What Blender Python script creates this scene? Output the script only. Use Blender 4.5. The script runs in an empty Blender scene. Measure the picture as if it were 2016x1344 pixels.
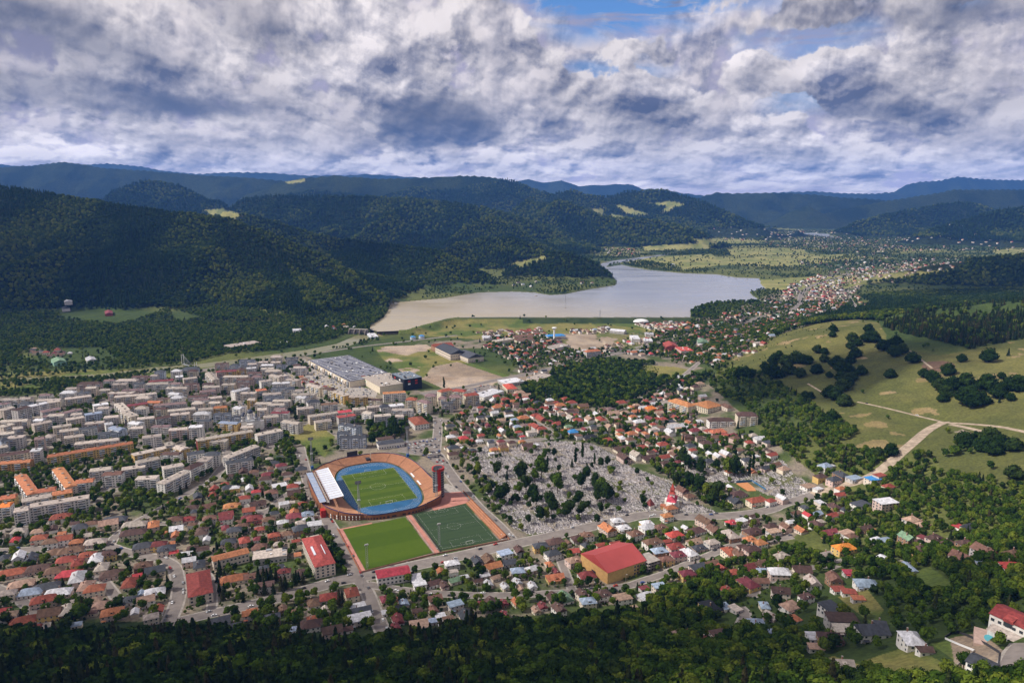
import bpy, math, random
import numpy as np
random.seed(7); RNG = np.random.default_rng(7)
sc = bpy.context.scene
D = bpy.data
R = math.radians
# ------------------------------------------------------------------ camera
CAMH = 338.7; FPX = 1400.0; PIT = math.atan((672-392)/FPX)
cam = D.cameras.new('camera'); camo = D.objects.new('camera', cam); sc.collection.objects.link(camo)
cam.sensor_width = 36; cam.lens = 36*FPX/2016; cam.clip_start = 1; cam.clip_end = 80000
camo.location = (0, 0, CAMH); camo.rotation_euler = (math.pi/2-PIT, 0, 0); sc.camera = camo
sc.view_settings.view_transform = 'Standard'; sc.view_settings.look = 'None'
sc.view_settings.exposure = 0.1; sc.view_settings.gamma = 1
sc.cycles.use_denoising = True
sc.cycles.max_bounces = 6; sc.cycles.diffuse_bounces = 3; sc.cycles.volume_bounces = 0; sc.cycles.transparent_max_bounces = 12
# ------------------------------------------------------------------ sun and sky
SUN_EL = R(45); SUN_AZ = math.atan2(-0.95, -0.14)      # azimuth from +Y towards +X
SD = (math.sin(SUN_AZ)*math.cos(SUN_EL), math.cos(SUN_AZ)*math.cos(SUN_EL), math.sin(SUN_EL))
sun = D.lights.new('sun', 'SUN'); sun.energy = 5.0; sun.angle = R(0.5); sun.color = (1, .93, .84)
suno = D.objects.new('sun', sun); sc.collection.objects.link(suno)
import mathutils
suno.rotation_euler = mathutils.Vector(SD).to_track_quat('Z', 'Y').to_euler()

class NT:
    """tiny node-graph helper"""
    def __init__(s, tree): s.t = tree; s.t.nodes.clear()
    def n(s, typ, **kw):
        nd = s.t.nodes.new(typ)
        for k, v in kw.items(): setattr(nd, k, v)
        return nd
    def l(s, a, b): s.t.links.new(a, b)
    def put(s, sock, v):
        if isinstance(v, (int, float)): sock.default_value = v
        elif isinstance(v, (tuple, list)): sock.default_value = v
        else: s.l(v, sock)
    def m(s, op, a, b=0.0, c=None, clamp=False):
        nd = s.n('ShaderNodeMath', operation=op); nd.use_clamp = clamp
        s.put(nd.inputs[0], a); s.put(nd.inputs[1], b)
        if c is not None: s.put(nd.inputs[2], c)
        return nd.outputs[0]
    def noise(s, vec, scale, detail=4, rough=.5, dist=0.0):
        nd = s.n('ShaderNodeTexNoise'); s.put(nd.inputs['Vector'], vec) if vec is not None else None
        nd.inputs['Scale'].default_value = scale; nd.inputs['Detail'].default_value = detail
        nd.inputs['Roughness'].default_value = rough; nd.inputs['Distortion'].default_value = dist
        return nd.outputs['Fac'], nd.outputs['Color']
    def mr(s, v, a, b, c=0.0, d=1.0, smooth=True):
        nd = s.n('ShaderNodeMapRange'); nd.interpolation_type = 'SMOOTHSTEP' if smooth else 'LINEAR'
        s.put(nd.inputs[0], v)
        for i, x in enumerate((a, b, c, d)): nd.inputs[1+i].default_value = x
        return nd.outputs[0]
    def mix(s, f, a, b, blend='MIX'):
        nd = s.n('ShaderNodeMix', data_type='RGBA', blend_type=blend); nd.clamp_factor = True
        s.put(nd.inputs[0], f); s.put(nd.inputs[6], a); s.put(nd.inputs[7], b)
        return nd.outputs[2]
    def comb(s, x, y, z=0.0):
        nd = s.n('ShaderNodeCombineXYZ'); s.put(nd.inputs[0], x); s.put(nd.inputs[1], y); s.put(nd.inputs[2], z)
        return nd.outputs[0]

world = D.worlds.new('World'); sc.world = world; world.use_nodes = True
def build_world():
    w = NT(world.node_tree)
    out = w.n('ShaderNodeOutputWorld')
    sky = w.n('ShaderNodeTexSky', sky_type='NISHITA'); sky.sun_disc = False
    sky.sun_elevation = SUN_EL; sky.sun_rotation = SUN_AZ; sky.air_density = 1.0; sky.dust_density = .4; sky.ozone_density = 2.5
    bg1 = w.n('ShaderNodeBackground'); w.l(w.mix(1.0, sky.outputs[0], (.55, .80, 1.12, 1), 'MULTIPLY'), bg1.inputs[0]); bg1.inputs[1].default_value = 0.12
    tc = w.n('ShaderNodeTexCoord'); sp = w.n('ShaderNodeSeparateXYZ'); w.l(tc.outputs['Generated'], sp.inputs[0])
    x, y, z = sp.outputs
    zc = w.m('MAXIMUM', z, 0.0)
    az = w.m('MULTIPLY', w.m('ARCTAN2', x, y), 57.2958)      # degrees right of the valley axis
    el = w.m('MULTIPLY', w.m('ARCSINE', zc), 57.2958)
    # perspective of a deck of clouds, softened near the horizon
    k = w.m('DIVIDE', 1.0, w.m('ADD', zc, 0.075))
    u = w.m('MULTIPLY', x, k); v = w.m('MULTIPLY', y, k)
    P = w.comb(w.m('MULTIPLY', az, .105), w.m('MULTIPLY', w.m('POWER', w.m('ADD', el, .3), .52), 0.66), 0.0)
    P2 = w.comb(u, v, 3.1)
    _, wc = w.noise(P, 1.9, 5, .55)
    wv = w.n('ShaderNodeVectorMath', operation='SUBTRACT'); w.l(wc, wv.inputs[0]); wv.inputs[1].default_value = (.5, .5, .5)
    def warp(vec, a):
        s1 = w.n('ShaderNodeVectorMath', operation='SCALE'); w.l(wv.outputs[0], s1.inputs[0]); s1.inputs['Scale'].default_value = a
        s2 = w.n('ShaderNodeVectorMath', operation='ADD'); w.l(vec, s2.inputs[0]); w.l(s1.outputs[0], s2.inputs[1]); return s2.outputs[0]
    def off(vec, o):
        s2 = w.n('ShaderNodeVectorMath', operation='ADD'); w.l(vec, s2.inputs[0]); s2.inputs[1].default_value = o; return s2.outputs[0]
    sw = w.n('ShaderNodeSeparateXYZ'); w.l(wv.outputs[0], sw.inputs[0]); big, _ = w.noise(warp(P, .3), .95, 4, .5)
    azw = w.m('ADD', az, w.m('MULTIPLY', sw.outputs[0], 6.0)); elw = w.m('ADD', el, w.m('MULTIPLY', sw.outputs[1], 3.0))
    def blob(px, py, rx, ry, amp, tilt=0.0, hard=.45):
        """one of the clouds (or gaps) of this sky: centre and radii in degrees of azimuth and elevation"""
        a0 = math.degrees(math.atan((px-1008)/FPX)); e0 = math.degrees(math.atan((392-py)/FPX))
        ra = rx/FPX*57.3; re = ry/FPX*57.3
        da = w.m('SUBTRACT', azw, a0); de = w.m('SUBTRACT', elw, e0)
        if tilt: de = w.m('SUBTRACT', de, w.m('MULTIPLY', da, tilt))
        r = w.m('SQRT', w.m('ADD', w.m('POWER', w.m('MULTIPLY', da, 1/ra), 2.0), w.m('POWER', w.m('MULTIPLY', de, 1/re), 2.0)))
        return w.m('MULTIPLY', w.mr(r, 1.25, hard), amp)
    def total(bs):
        r = None
        for b in bs: q = blob(*b); r = q if r is None else w.m('ADD', r, q)
        return r
    lowmask = w.mr(el, 1.0, 6.5)
    def layer(seed, sc_, wa, cov, soft, bias, core, up, kup, kfine, lo, hi, detail=9, rough=.56):
        """one deck of cumulus: coverage from a billowy thickness field, bright rims and tops, grey thick bases"""
        v = off(warp(P, wa), (seed*3.17, seed*1.71, seed))
        h, _ = w.noise(v, sc_, detail, rough); hl, _ = w.noise(v, sc_, 3, .5); hu, _ = w.noise(off(v, (-up*.45, up, 0)), sc_, 3, .5)
        f1, _ = w.noise(v, sc_*4.2, 6, .55); f2, _ = w.noise(off(v, (-up*.13, up*.28, 0)), sc_*4.2, 4, .55)
        th = w.m('ADD', h, bias) if bias is not None else h
        al = w.mr(th, cov-soft, cov+soft)
        sh = w.m('ADD', .74, w.m('MULTIPLY', w.m('MAXIMUM', w.m('SUBTRACT', th, cov), 0.0), -core))
        sh = w.m('ADD', sh, w.m('MULTIPLY', w.m('SUBTRACT', hl, hu), kup)); sh = w.m('ADD', sh, w.m('MULTIPLY', w.m('SUBTRACT', f1, f2), kfine), clamp=True)
        cr = w.n('ShaderNodeValToRGB'); w.l(sh, cr.inputs[0]); e = cr.color_ramp.elements; e[0].position = 0.0; e[0].color = (*lo, 1); e[1].position = 1.0; e[1].color = (*hi, 1)
        for p_ in (.35, .7):
            q = e.new(p_); k = p_**1.25; q.color = tuple(lo[i]*(1-k)+hi[i]*k for i in range(3))+(1,)
        return cr.outputs[0], al
    # thin high veil in front of the blue
    cir, _ = w.noise(w.comb(w.m('MULTIPLY', az, .05), w.m('MULTIPLY', el, .22), 7.0), 3.0, 7, .62, .8)
    gap = total([(1240,48,190,58,1.0,.05,.3), (1110,18,150,30,.9,0,.3), (1560,122,130,36,.45,0,.2), (1190,150,120,26,.4,0,.2), (1500,30,260,44,.45,0,.2), (1545,205,70,60,.3,0,.2), (960,12,70,24,.6,0,.3), (1800,60,100,40,.25,0,.3)])
    veil = w.m('SUBTRACT', 1.0, w.m('MULTIPLY', w.m('MULTIPLY', gap, 1.35), w.mr(cir, .72, .40)), clamp=True)
    bias1 = total([(1230,52,200,62,-.32,.05,.3), (1110,18,170,34,-.3,0,.3), (1560,120,130,34,-.16,0,.2), (1540,205,70,60,-.16,0,.2), (1500,30,240,40,-.2,0,.2), (1190,150,110,24,-.12,0,.3),
                   (870,245,140,58,.16,0,.4), (1470,180,80,50,.14,0,.4), (1640,200,100,48,.14,0,.4), (1290,215,90,42,.12,0,.4), (1060,190,120,60,.10,0,.4), (1750,240,160,30,.1,0,.4)])
    dark = total([(870,248,125,56,-.50,0,.5), (60,120,240,62,-.30,-.3,.3), (330,150,230,40,-.22,-.3,.3), (200,222,330,30,-.34,-.05,.4), (430,226,130,22,-.28,0,.4), (520,95,110,40,-.2,-.35,.3), (480,292,300,14,-.22,-.06,.3),
                  (1960,50,200,90,-.26,0,.35), (1800,105,110,26,-.24,0,.4), (1760,250,170,22,-.22,-.05,.35), (1330,268,110,16,-.2,0,.4), (1570,310,110,10,-.2,0,.3), (1120,232,70,20,-.14,0,.4), (1960,290,120,20,-.2,0,.4), (1480,196,60,26,-.14,0,.4),
                  (1470,140,60,26,.26,0,.4), (1290,190,80,24,.22,0,.4), (1630,175,95,24,.24,0,.4), (1730,135,70,20,.15,0,.4), (1110,236,60,12,.2,0,.4), (640,165,260,40,.16,-.12,.3), (930,110,240,90,.12,0,.3), (1370,75,170,26,.15,.1,.3), (250,312,280,14,.14,0,.3), (800,306,420,16,.12,0,.3)])
    bgc = w.n('ShaderNodeBackground'); bgc.inputs[0].default_value = (.50, .46, .60, 1); bgc.inputs[1].default_value = .78
    c0, a0 = layer(2, 2.6, .09, .46, .06, None, 2.4, .10, 4.4, 1.3, (.23, .245, .35), (.96, .87, .87))
    c1, a1 = layer(0, 1.55, .13, .44, .028, bias1, 1.5, .12, 4.4, 1.5, (.14, .155, .24), (1.06, .97, .95))
    c2, a2 = layer(5, 1.7, .14, .56, .045, None, 2.2, .12, 3.6, 1.2, (.17, .185, .27), (.98, .89, .88))
    col = w.mix(w.m('MULTIPLY', a0, .9), (.50, .46, .60, 1), c0)
    hz1 = w.mr(el, -.5, 2.2)
    col = w.mix(w.m('MULTIPLY', a1, hz1), col, c1); col = w.mix(w.m('MULTIPLY', a2, hz1), col, c2)
    col = w.mix(w.m('MULTIPLY', dark, -1.55, clamp=True), col, (.12, .14, .215, 1)); dk = w.m('ADD', 1.0, w.m('MAXIMUM', w.m('MULTIPLY', dark, .9), 0.0)); vs = w.n('ShaderNodeVectorMath', operation='SCALE'); w.l(col, vs.inputs[0]); w.l(dk, vs.inputs['Scale'])
    vb = w.n('ShaderNodeVectorMath', operation='SCALE'); w.l(vs.outputs[0], vb.inputs[0]); w.l(w.mr(el, 0.0, 6.0, 1.8, 1.0), vb.inputs['Scale']); vs = vb
    tone = w.m('ADD', .96, w.m('MULTIPLY', w.m('SUBTRACT', big, .5), 1.1)); v2 = w.n('ShaderNodeVectorMath', operation='SCALE'); w.l(vs.outputs[0], v2.inputs[0]); w.l(tone, v2.inputs['Scale'])
    covered = w.m('MAXIMUM', w.m('MULTIPLY', a1, hz1), w.m('MULTIPLY', a2, hz1)); covered = w.m('MAXIMUM', covered, veil)
    gap = w.m('SUBTRACT', 1.0, covered, clamp=True)
    class _C: outputs = [v2.outputs[0]]
    cr = _C
    bg2 = w.n('ShaderNodeBackground'); w.l(cr.outputs[0], bg2.inputs[0]); bg2.inputs[1].default_value = .82
    mx = w.n('ShaderNodeMixShader'); w.l(gap, mx.inputs[0]); w.l(bg2.outputs[0], mx.inputs[1]); w.l(bg1.outputs[0], mx.inputs[2])
    w.l(mx.outputs[0], out.inputs[0])
    world.cycles.sampling_method = 'MANUAL'; world.cycles.sample_map_resolution = 512
build_world()

# ------------------------------------------------------------------ numeric helpers
def ray(px, py):
    px = np.asarray(px, float); py = np.asarray(py, float)
    a = (px-1008)/FPX; b = (672-py)/FPX
    return a, math.cos(PIT)+b*math.sin(PIT), -math.sin(PIT)+b*math.cos(PIT)
def at_z(px, py, z=0.0):
    a, dy, dz = ray(px, py); t = (z-CAMH)/dz
    return np.stack([a*t, dy*t], -1)
def at_y(px, py, Y):
    a, dy, dz = ray(px, py); t = Y/dy
    return np.stack([a*t, Y+0*t, CAMH+dz*t], -1)
def to_px(x, y, z):
    x = np.asarray(x, float); y = np.asarray(y, float); z = np.asarray(z, float)-CAMH
    d = y*math.cos(PIT)-z*math.sin(PIT); v = y*math.sin(PIT)+z*math.cos(PIT)
    d = np.where(d < 1, 1, d)
    return 1008+FPX*x/d, 672-FPX*v/d
_perm = np.random.default_rng(3).random((256, 256))
def vnoise(x, y):
    xi = np.floor(x).astype(int); yi = np.floor(y).astype(int); fx = x-xi; fy = y-yi
    fx = fx*fx*(3-2*fx); fy = fy*fy*(3-2*fy)
    g = lambda i, j: _perm[i & 255, j & 255]
    return (g(xi, yi)*(1-fx)+g(xi+1, yi)*fx)*(1-fy)+(g(xi, yi+1)*(1-fx)+g(xi+1, yi+1)*fx)*fy
def fbm(x, y, s, o=4, g=.5):
    v = 0; a = 1; t = 0
    for k in range(o):
        v = v+a*vnoise(x/s+17.3*k, y/s-9.1*k); t += a; a *= g; s = s/2.03
    return v/t
def ridged(x, y, s, o=3):
    v = 0; a = 1; t = 0
    for k in range(o):
        v = v+a*(1-np.abs(2*vnoise(x/s+31.7*k, y/s+5.9*k)-1)); t += a; a *= .5; s /= 2.1
    return v/t
def inpoly(x, y, poly):
    x = np.asarray(x, float); y = np.asarray(y, float)
    r = np.zeros(x.shape, bool); P = np.asarray(poly, float)
    m = (x >= P[:, 0].min()) & (x <= P[:, 0].max()) & (y >= P[:, 1].min()) & (y <= P[:, 1].max())
    xs = x[m]; ys = y[m]; rr = np.zeros(xs.shape, bool)
    j = len(P)-1
    for i in range(len(P)):
        xi, yi = P[i]; xj, yj = P[j]
        if yi != yj:
            c = ((yi > ys) != (yj > ys)) & (xs < (xj-xi)*(ys-yi)/(yj-yi)+xi); rr ^= c
        j = i
    r[m] = rr
    return r
def pp(s): 
    a = [float(v) for v in s.replace(',', ' ').split()]
    return np.array(a).reshape(-1, 2)

# ------------------------------------------------------------------ terrain
CTRL = [tuple(map(float, r.split())) for r in '''100 900 0|400 1000 0|700 960 0|700 1150 0|300 1150 0|900 800 0|500 750 0|100 780 0|900 1180 2|0 1180 0|600 1200 3|1100 1100 1|1250 1150 4|1000 700 0|700 700 0|1200 700 0|1000 860 0|1250 850 2|1400 780 6|1350 700 3|1400 930 4|1550 950 12|1300 1000 2|1500 850 18|1440 715 22|0 1000 0|850 1050 0|900 940 0|620 1000 0|750 1020 0|1000 1040 0|1150 960 1|-300 1000 0|-300 760 0|0 740 0
0 1240 8|0 1344 70|300 1344 75|300 1240 10|600 1344 70|600 1240 10|900 1344 65|1000 1225 12|1200 1344 60|1300 1250 25|1500 1344 65|1500 1240 35|1700 1344 90|1700 1200 55|1850 1344 108|2016 1344 126|2016 1220 104|1850 1200 72|2016 1100 78|1800 1080 42|1600 1100 24|1700 1000 24|1850 950 45|2016 1000 70|1700 900 38|1860 830 58|2016 880 78|1750 780 60|1900 740 84|2016 700 104|1690 634 100|1600 646 78|1520 668 42|1800 640 104|2016 610 130|1620 720 55|1500 760 26|1580 870 34|1450 1100 14|1400 1180 22|2200 800 120|2200 1100 120|2200 1344 170|1560 622 10|1640 600 14|1720 595 24|1400 650 3|1480 640 4'''.replace('\n', '|').split('|')]
_c = np.array(CTRL); _w = at_z(_c[:, 0], _c[:, 1], _c[:, 2])
_ex = np.array([(-700, 100, 170), (-300, 60, 180), (0, 60, 185), (300, 60, 200), (700, 100, 260), (0, -600, 300), (-1500, 900, 0), (-1800, 2000, 0), (-1500, 300, 60), (0, 2500, 0), (-700, 2400, 0), (700, 2400, 4), (1300, 2400, 20), (2000, 2300, 40), (1800, 1200, 160), (2500, 1600, 160), (1500, 500, 180), (2200, 3000, 20), (0, 4000, 0), (-2500, 3500, 0), (3500, 4500, 10)], float)
_X = np.vstack([_w, _ex[:, :2]]); _Z = np.concatenate([_c[:, 2], _ex[:, 2]])
_d = np.linalg.norm(_X[:, None]-_X[None], axis=2); _n = len(_X)
_A = np.zeros((_n+1, _n+1)); _A[:_n, :_n] = -_d-np.eye(_n)*6; _A[:_n, _n] = 1; _A[_n, :_n] = 1
_wt = np.linalg.solve(_A, np.append(_Z, 0))
LAKE_Z = 10.0
LAKE = pp('766,603 770,598 784,595 829,591 866,588 904,582 941,576 1008,574 1053,576 1083,581 1113,579 1158,570 1213,561 1214,552 1193,540 1172,526 1188,517 1223,511 1283,504 1345,495 1346,497 1283,507 1245,514 1200,521 1193,526 1225,521 1240,525 1275,531 1345,538 1410,540 1450,546 1495,548 1498,560 1508,568 1475,575 1483,583 1498,591 1470,594 1410,598 1385,603 1360,612 1358,625.5 1100,625.5 900,625.5 880,628 835,640 800,650 745,652 722,645 740,635 756,624 764,612')
RIVER = pp('700,660 662,676 600,688 525,698 450,708 375,717 300,722 200,735 60,742 -60,745 -60,752 60,750 200,743 300,732 350,728 407,722 475,713 537,707 612,697 688,680 716,670 745,664 735,655')
LAKE_W = at_z(LAKE[:, 0], LAKE[:, 1], LAKE_Z); RIVER_W = at_z(RIVER[:, 0], RIVER[:, 1], 0)
FARLAKE = pp('1575,459 1600,458 1640,461 1655,464 1650,467 1620,466 1590,463'); FARLAKE_W = at_z(FARLAKE[:, 0], FARLAKE[:, 1], 14)
POND = pp('1498,443 1535,443 1545,446 1500,447'); POND_W = at_z(POND[:, 0], POND[:, 1], 14)
CREEK_W = at_z(*pp('1320,518 1328,519 1330,527 1321,527').T, 11)
# ridges: (front width, back width, roughness) + crest points (px, py, distance)
RIDGES = [
 (2.5, 3, 0.75, '-500,330,3000 -200,352,2950 0,369,2900 100,383,2850 200,400,2800 300,413,2750 450,432,2650 560,470,2560 640,510,2480 700,545,2360 740,578,2230 760,598,2160'),
 (1.9, 2.2, 0.7, '440,415,3700 504,427,3600 591,452,3450 666,475,3300 804,488,3050 880,505,2900 940,535,2780 985,562,2690'),
 (2.6, 3, 0.8, '480,395,5300 540,387,5200 620,389,5200 700,391,5100 800,393,5000 850,399,5000 900,404,4900 950,412,4900 1000,425,4800 1050,440,4700'),
 (2, 2, 0.6, '700,470,4200 760,428,4500 800,405,4900'),
 (2.2, 2.2, 0.55, '860,500,3900 890,470,4100 920,447,4250 965,429,4350 1010,445,4250 1060,480,4100 1110,505,3900'),
 (1.9, 2, 0.5, '800,530,3000 850,505,3300 900,480,3450 960,469,3500 1010,468,3500 1060,488,3450 1110,520,3350'),
 (1.7, 1.7, 0.3, '990,545,2950 1020,520,3050 1050,505,3100 1085,498,3100 1120,499,3080 1150,508,3050 1180,525,3000 1205,545,2960'),
 (2.2, 2.5, 0.7, '1040,395,5900 1065,402,5700 1100,396,5500 1140,410,5400 1180,428,5200 1240,434,5100 1300,438,5000 1345,452,4850 1380,462,4800'),
 (2, 2, 0.5, '1240,432,5600 1290,436,5500 1330,442,5400 1380,456,5300 1395,464,5200'),
 (2.6, 2.6, 0.7, '1040,392,7200 1090,385,7100 1125,376,7000 1160,386,7000 1190,389,7000 1230,379,7000 1300,375,6900 1350,386,6700 1400,406,6500 1450,428,6300 1500,446,6100'),
 (2.6, 2.6, 0.8, '540,360,8200 600,350,8000 660,345,8000 750,352,7900 850,348,7800 900,345,7800 960,347,7700 1000,354,7600 1050,374,7500 1100,388,7400'),
 (2.2, 2.2, 0.5, '230,372,6000 270,360,6000 305,357,6000 350,367,5900 400,392,5700 440,404,5500'),
 (2.6, 2.4, 0.7, '-400,335,9000 0,328,9300 60,326,9300 95,322,9300 125,318,9300 160,322,9300 200,330,9300 300,337,9300 400,345,9200 500,350,9200 600,360,9200 700,375,9200'),
 (2.2, 2.2, 0.5, '-60,320,16800 0,322,16800 60,330,16800 180,323,16800 210,321,16800 270,326,16800 320,335,16800 390,342,16800 460,338,16800 540,340,16800 600,345,16800 690,344,16800 725,342,16800 800,347,16800 860,352,16800 1000,356,16800'),
 (2.2, 2.2, 0.5, '940,370,15500 1008,357,15500 1040,351,15500 1070,358,15500 1105,355,15500 1140,365,15500 1200,363,15500 1237,361,15500 1270,372,15500 1290,371,15500 1340,379,15500 1400,386,15500 1440,395,15500'),
 (2.4, 2.4, 0.7, '1350,400,9500 1375,388,9500 1410,378,9500 1440,380,9500 1500,379,9500 1550,380,9500 1600,382,9500 1660,388,9500 1740,392,9500'),
 (2.4, 2.4, 0.4, '1440,392,16000 1500,379,16000 1600,376,16000 1650,379,16000 1700,381,16000 1760,382,16000 1900,385,16000'),
 (1.6, 2, 0.25, '1640,384,16500 1700,382,16500 1760,377,16500 1788,362,16500 1812,357,16500 1850,355,16500 1885,347,16500 1940,352,16500 2016,354,16500 2200,350,16500 2400,360,16500'),
 (2.6, 2.6, 0.7, '1540,445,8000 1600,428,8200 1640,415,8400 1700,403,8500 1750,394,8500 1830,382,8500 1880,372,8500 1960,373,8500 2050,370,8500 2250,360,8500 2500,350,8500'),
 (2.6, 2.4, 0.3, '1530,440,8200 1560,415,8300 1590,404,8300 1612,420,8300 1625,440,8200'),
 (2.3, 2.3, 0.6, '1680,440,6500 1740,424,6600 1800,412,6700 1850,403,6700 1890,399,6700 1930,403,6700 1960,415,6600 2000,424,6600'),
 (2.6, 2.6, 0.6, '1830,455,5300 1880,440,5300 1950,421,5300 2016,410,5300 2100,400,5300 2300,395,5300'),
 (2.6, 3, 0.6, '1560,615,2300 1620,585,2500 1680,560,2700 1720,545,2800 1760,536,2800 1830,522,2800 1900,516,2800 2016,503,2750 2150,490,2700 2400,480,2500'),
 (2.5, 1.8, 0.35, '1690,632,1500 1740,620,1480 1800,606,1460 1850,598,1440 1950,590,1400 2016,588,1360 2200,575,1280 2400,560,1200'),
]
RW = []
for fw, bw, ro, s in RIDGES:
    a = np.array([[float(q) for q in p.split(',')] for p in s.split()])
    RW.append((fw, bw, ro, np.stack([at_y(p[0], p[1], p[2]) for p in a])))
def smooth(a, b, x):
    t = np.clip((x-a)/(b-a), 0, 1); return t*t*(3-2*t)
def base_z(x, y):
    z = np.zeros(x.shape)
    for i in range(_n): z += -_wt[i]*np.hypot(x-_X[i, 0], y-_X[i, 1])
    z += _wt[_n]
    z = np.maximum(z, 0)
    flat = smooth(2300, 3000, y)
    z = z*(1-flat)
    z = np.maximum(z, 0)
    far = smooth(1935, 1972, y)
    m = (y > 1780) & (y < 2080) & (x > -700) & (x < 800)      # the dike follows the shore
    if m.any():
        xs = x[m]; ys = y[m]; best = np.full(xs.shape, 1e9); P = LAKE_W
        for i in range(len(P)):
            A = P[i-1]; e = P[i]-A; L2 = e@e+1e-9; t = np.clip(((xs-A[0])*e[0]+(ys-A[1])*e[1])/L2, 0, 1)
            best = np.minimum(best, np.hypot(xs-A[0]-t*e[0], ys-A[1]-t*e[1]))
        far[m] = np.maximum(far[m], 1-smooth(7, 42, best))
    far = far*12.4
    return np.maximum(z, far)+smooth(3500, 9000, y)*3
def height(x, y):
    z = base_z(x, y); b = z.copy()
    n1 = ridged(x+300*fbm(x, y, 900), y, 950, 3); n2 = fbm(x, y, 330, 4); wx = 120*fbm(x+50, y, 260, 2); g1 = ridged(x*.8+wx, y*.8+wx, 520, 4)
    for fw, bw, ro, C in RW:
        pad_ = C[:, 2].max()*max(fw, bw)*1.25; lo = C.min(0)-pad_; hi = C.max(0)+pad_
        m = (x > lo[0]) & (x < hi[0]) & (y > lo[1]) & (y < hi[1])
        if not m.any(): continue
        xs = x[m]; ys = y[m]; best = np.full(xs.shape, -1e9)
        nn = n1[m]; n2s = n2[m]; gl = 1.35*(1-g1[m])
        for i in range(len(C)-1):
            A = C[i]; B = C[i+1]; e = B[:2]-A[:2]; L2 = e@e
            t = np.clip(((xs-A[0])*e[0]+(ys-A[1])*e[1])/L2, 0, 1)
            dx = xs-A[0]-t*e[0]; dy = ys-A[1]-t*e[1]; d = np.hypot(dx, dy)
            zc = A[2]+t*(B[2]-A[2])
            wd = np.maximum(zc, 25)*np.where(dy < 0, fw, bw)
            s = d/wd
            k = np.clip(s*3.0, 0, 1)
            s = s*(1+ro*k*(1.15-1.75*nn)+ro*.5*k*(n2s-.5))
            s = np.clip(s, 0, 1.15)
            zz = zc*np.sign(1-s)*np.abs(1-s)**1.22
            zz = zz-np.minimum(zc, 520)*.62*ro*k*np.clip(1-s, 0, 1)*gl
            best = np.maximum(best, zz)
        z[m] = np.maximum(z[m], best+ (b[m]*0))
    z = z+smooth(25, 60, z)*smooth(500, 900, y)*(1-smooth(1700, 1900, y))*smooth(150, 400, x)*(fbm(x, y, 230, 2)-.5)*26
    # soft unevenness on hills only
    hill = smooth(14, 80, z)
    z = z+hill*(fbm(x, y, 160, 4)-.5)*16*smooth(700, 2500, y)
    m = inpoly(x, y, LAKE_W); z[m] = np.minimum(z[m], 5.0)
    m = inpoly(x, y, RIVER_W); z[m] = -3.0
    for Q in (FARLAKE_W, POND_W): z[inpoly(x, y, Q) & (z < 24)] = 8.0
    z[inpoly(x, y, CREEK_W)] = 6.0
    return z
# one polar sheet: fine in the valley we look into, coarse to the sides
TH = np.concatenate([np.linspace(-80, -42, 60, endpoint=False), np.linspace(-42, 42, 1050), np.linspace(42, 80, 61)[1:]])*math.pi/180
RR = np.concatenate([np.linspace(5, 250, 30, endpoint=False), np.exp(np.linspace(math.log(250), math.log(21500), 1180))])
TT, RD = np.meshgrid(TH, RR)
GX = RD*np.sin(TT); GY = RD*np.cos(TT); GZ = height(GX, GY)
lrr = np.log(RR[30:])
def hz(x, y):
    """ground height by lookup in the sheet"""
    x = np.asarray(x, float); y = np.asarray(y, float)
    r = np.clip(np.hypot(x, y), 251, 21000); th = np.clip(np.arctan2(x, y), TH[0], TH[-1])
    i = np.interp(r, RR, np.arange(len(RR))); j = np.interp(th, TH, np.arange(len(TH)))
    i0 = np.clip(i.astype(int), 0, len(RR)-2); j0 = np.clip(j.astype(int), 0, len(TH)-2); fi = i-i0; fj = j-j0
    return (GZ[i0, j0]*(1-fj)+GZ[i0, j0+1]*fj)*(1-fi)+(GZ[i0+1, j0]*(1-fj)+GZ[i0+1, j0+1]*fj)*fi
_ts = np.exp(np.linspace(math.log(250), math.log(20500), 900))
def G(px, py, up=0.0):
    """points where the sight lines of these photo positions meet the ground (raised by up)"""
    px = np.atleast_1d(np.asarray(px, float)); py = np.atleast_1d(np.asarray(py, float)); up = np.broadcast_to(up, px.shape)
    a, dy, dz = ray(px, py); nrm = np.sqrt(a*a+dy*dy+dz*dz)
    out = np.zeros((len(px), 3))
    for s in range(0, len(px), 800):
        sl = slice(s, s+800); T = _ts[None]/nrm[sl, None]
        X = a[sl, None]*T; Y = dy[sl, None]*T; Zr = CAMH+dz[sl, None]*T
        d = Zr-hz(X, Y)-up[sl, None]; below = d < 0
        i = np.where(below.any(1), below.argmax(1), T.shape[1]-1); i = np.maximum(i, 1)
        r = np.arange(len(i)); d0 = d[r, i-1]; d1 = d[r, i]; f = np.clip(d0/(d0-d1+1e-9), 0, 1)
        t = T[r, i-1]*(1-f)+T[r, i]*f
        out[sl, 0] = a[sl]*t; out[sl, 1] = dy[sl]*t
    out[:, 2] = hz(out[:, 0], out[:, 1])
    return out
def GP(s, up=0.0):
    p = pp(s); return G(p[:, 0], p[:, 1], up)
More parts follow.
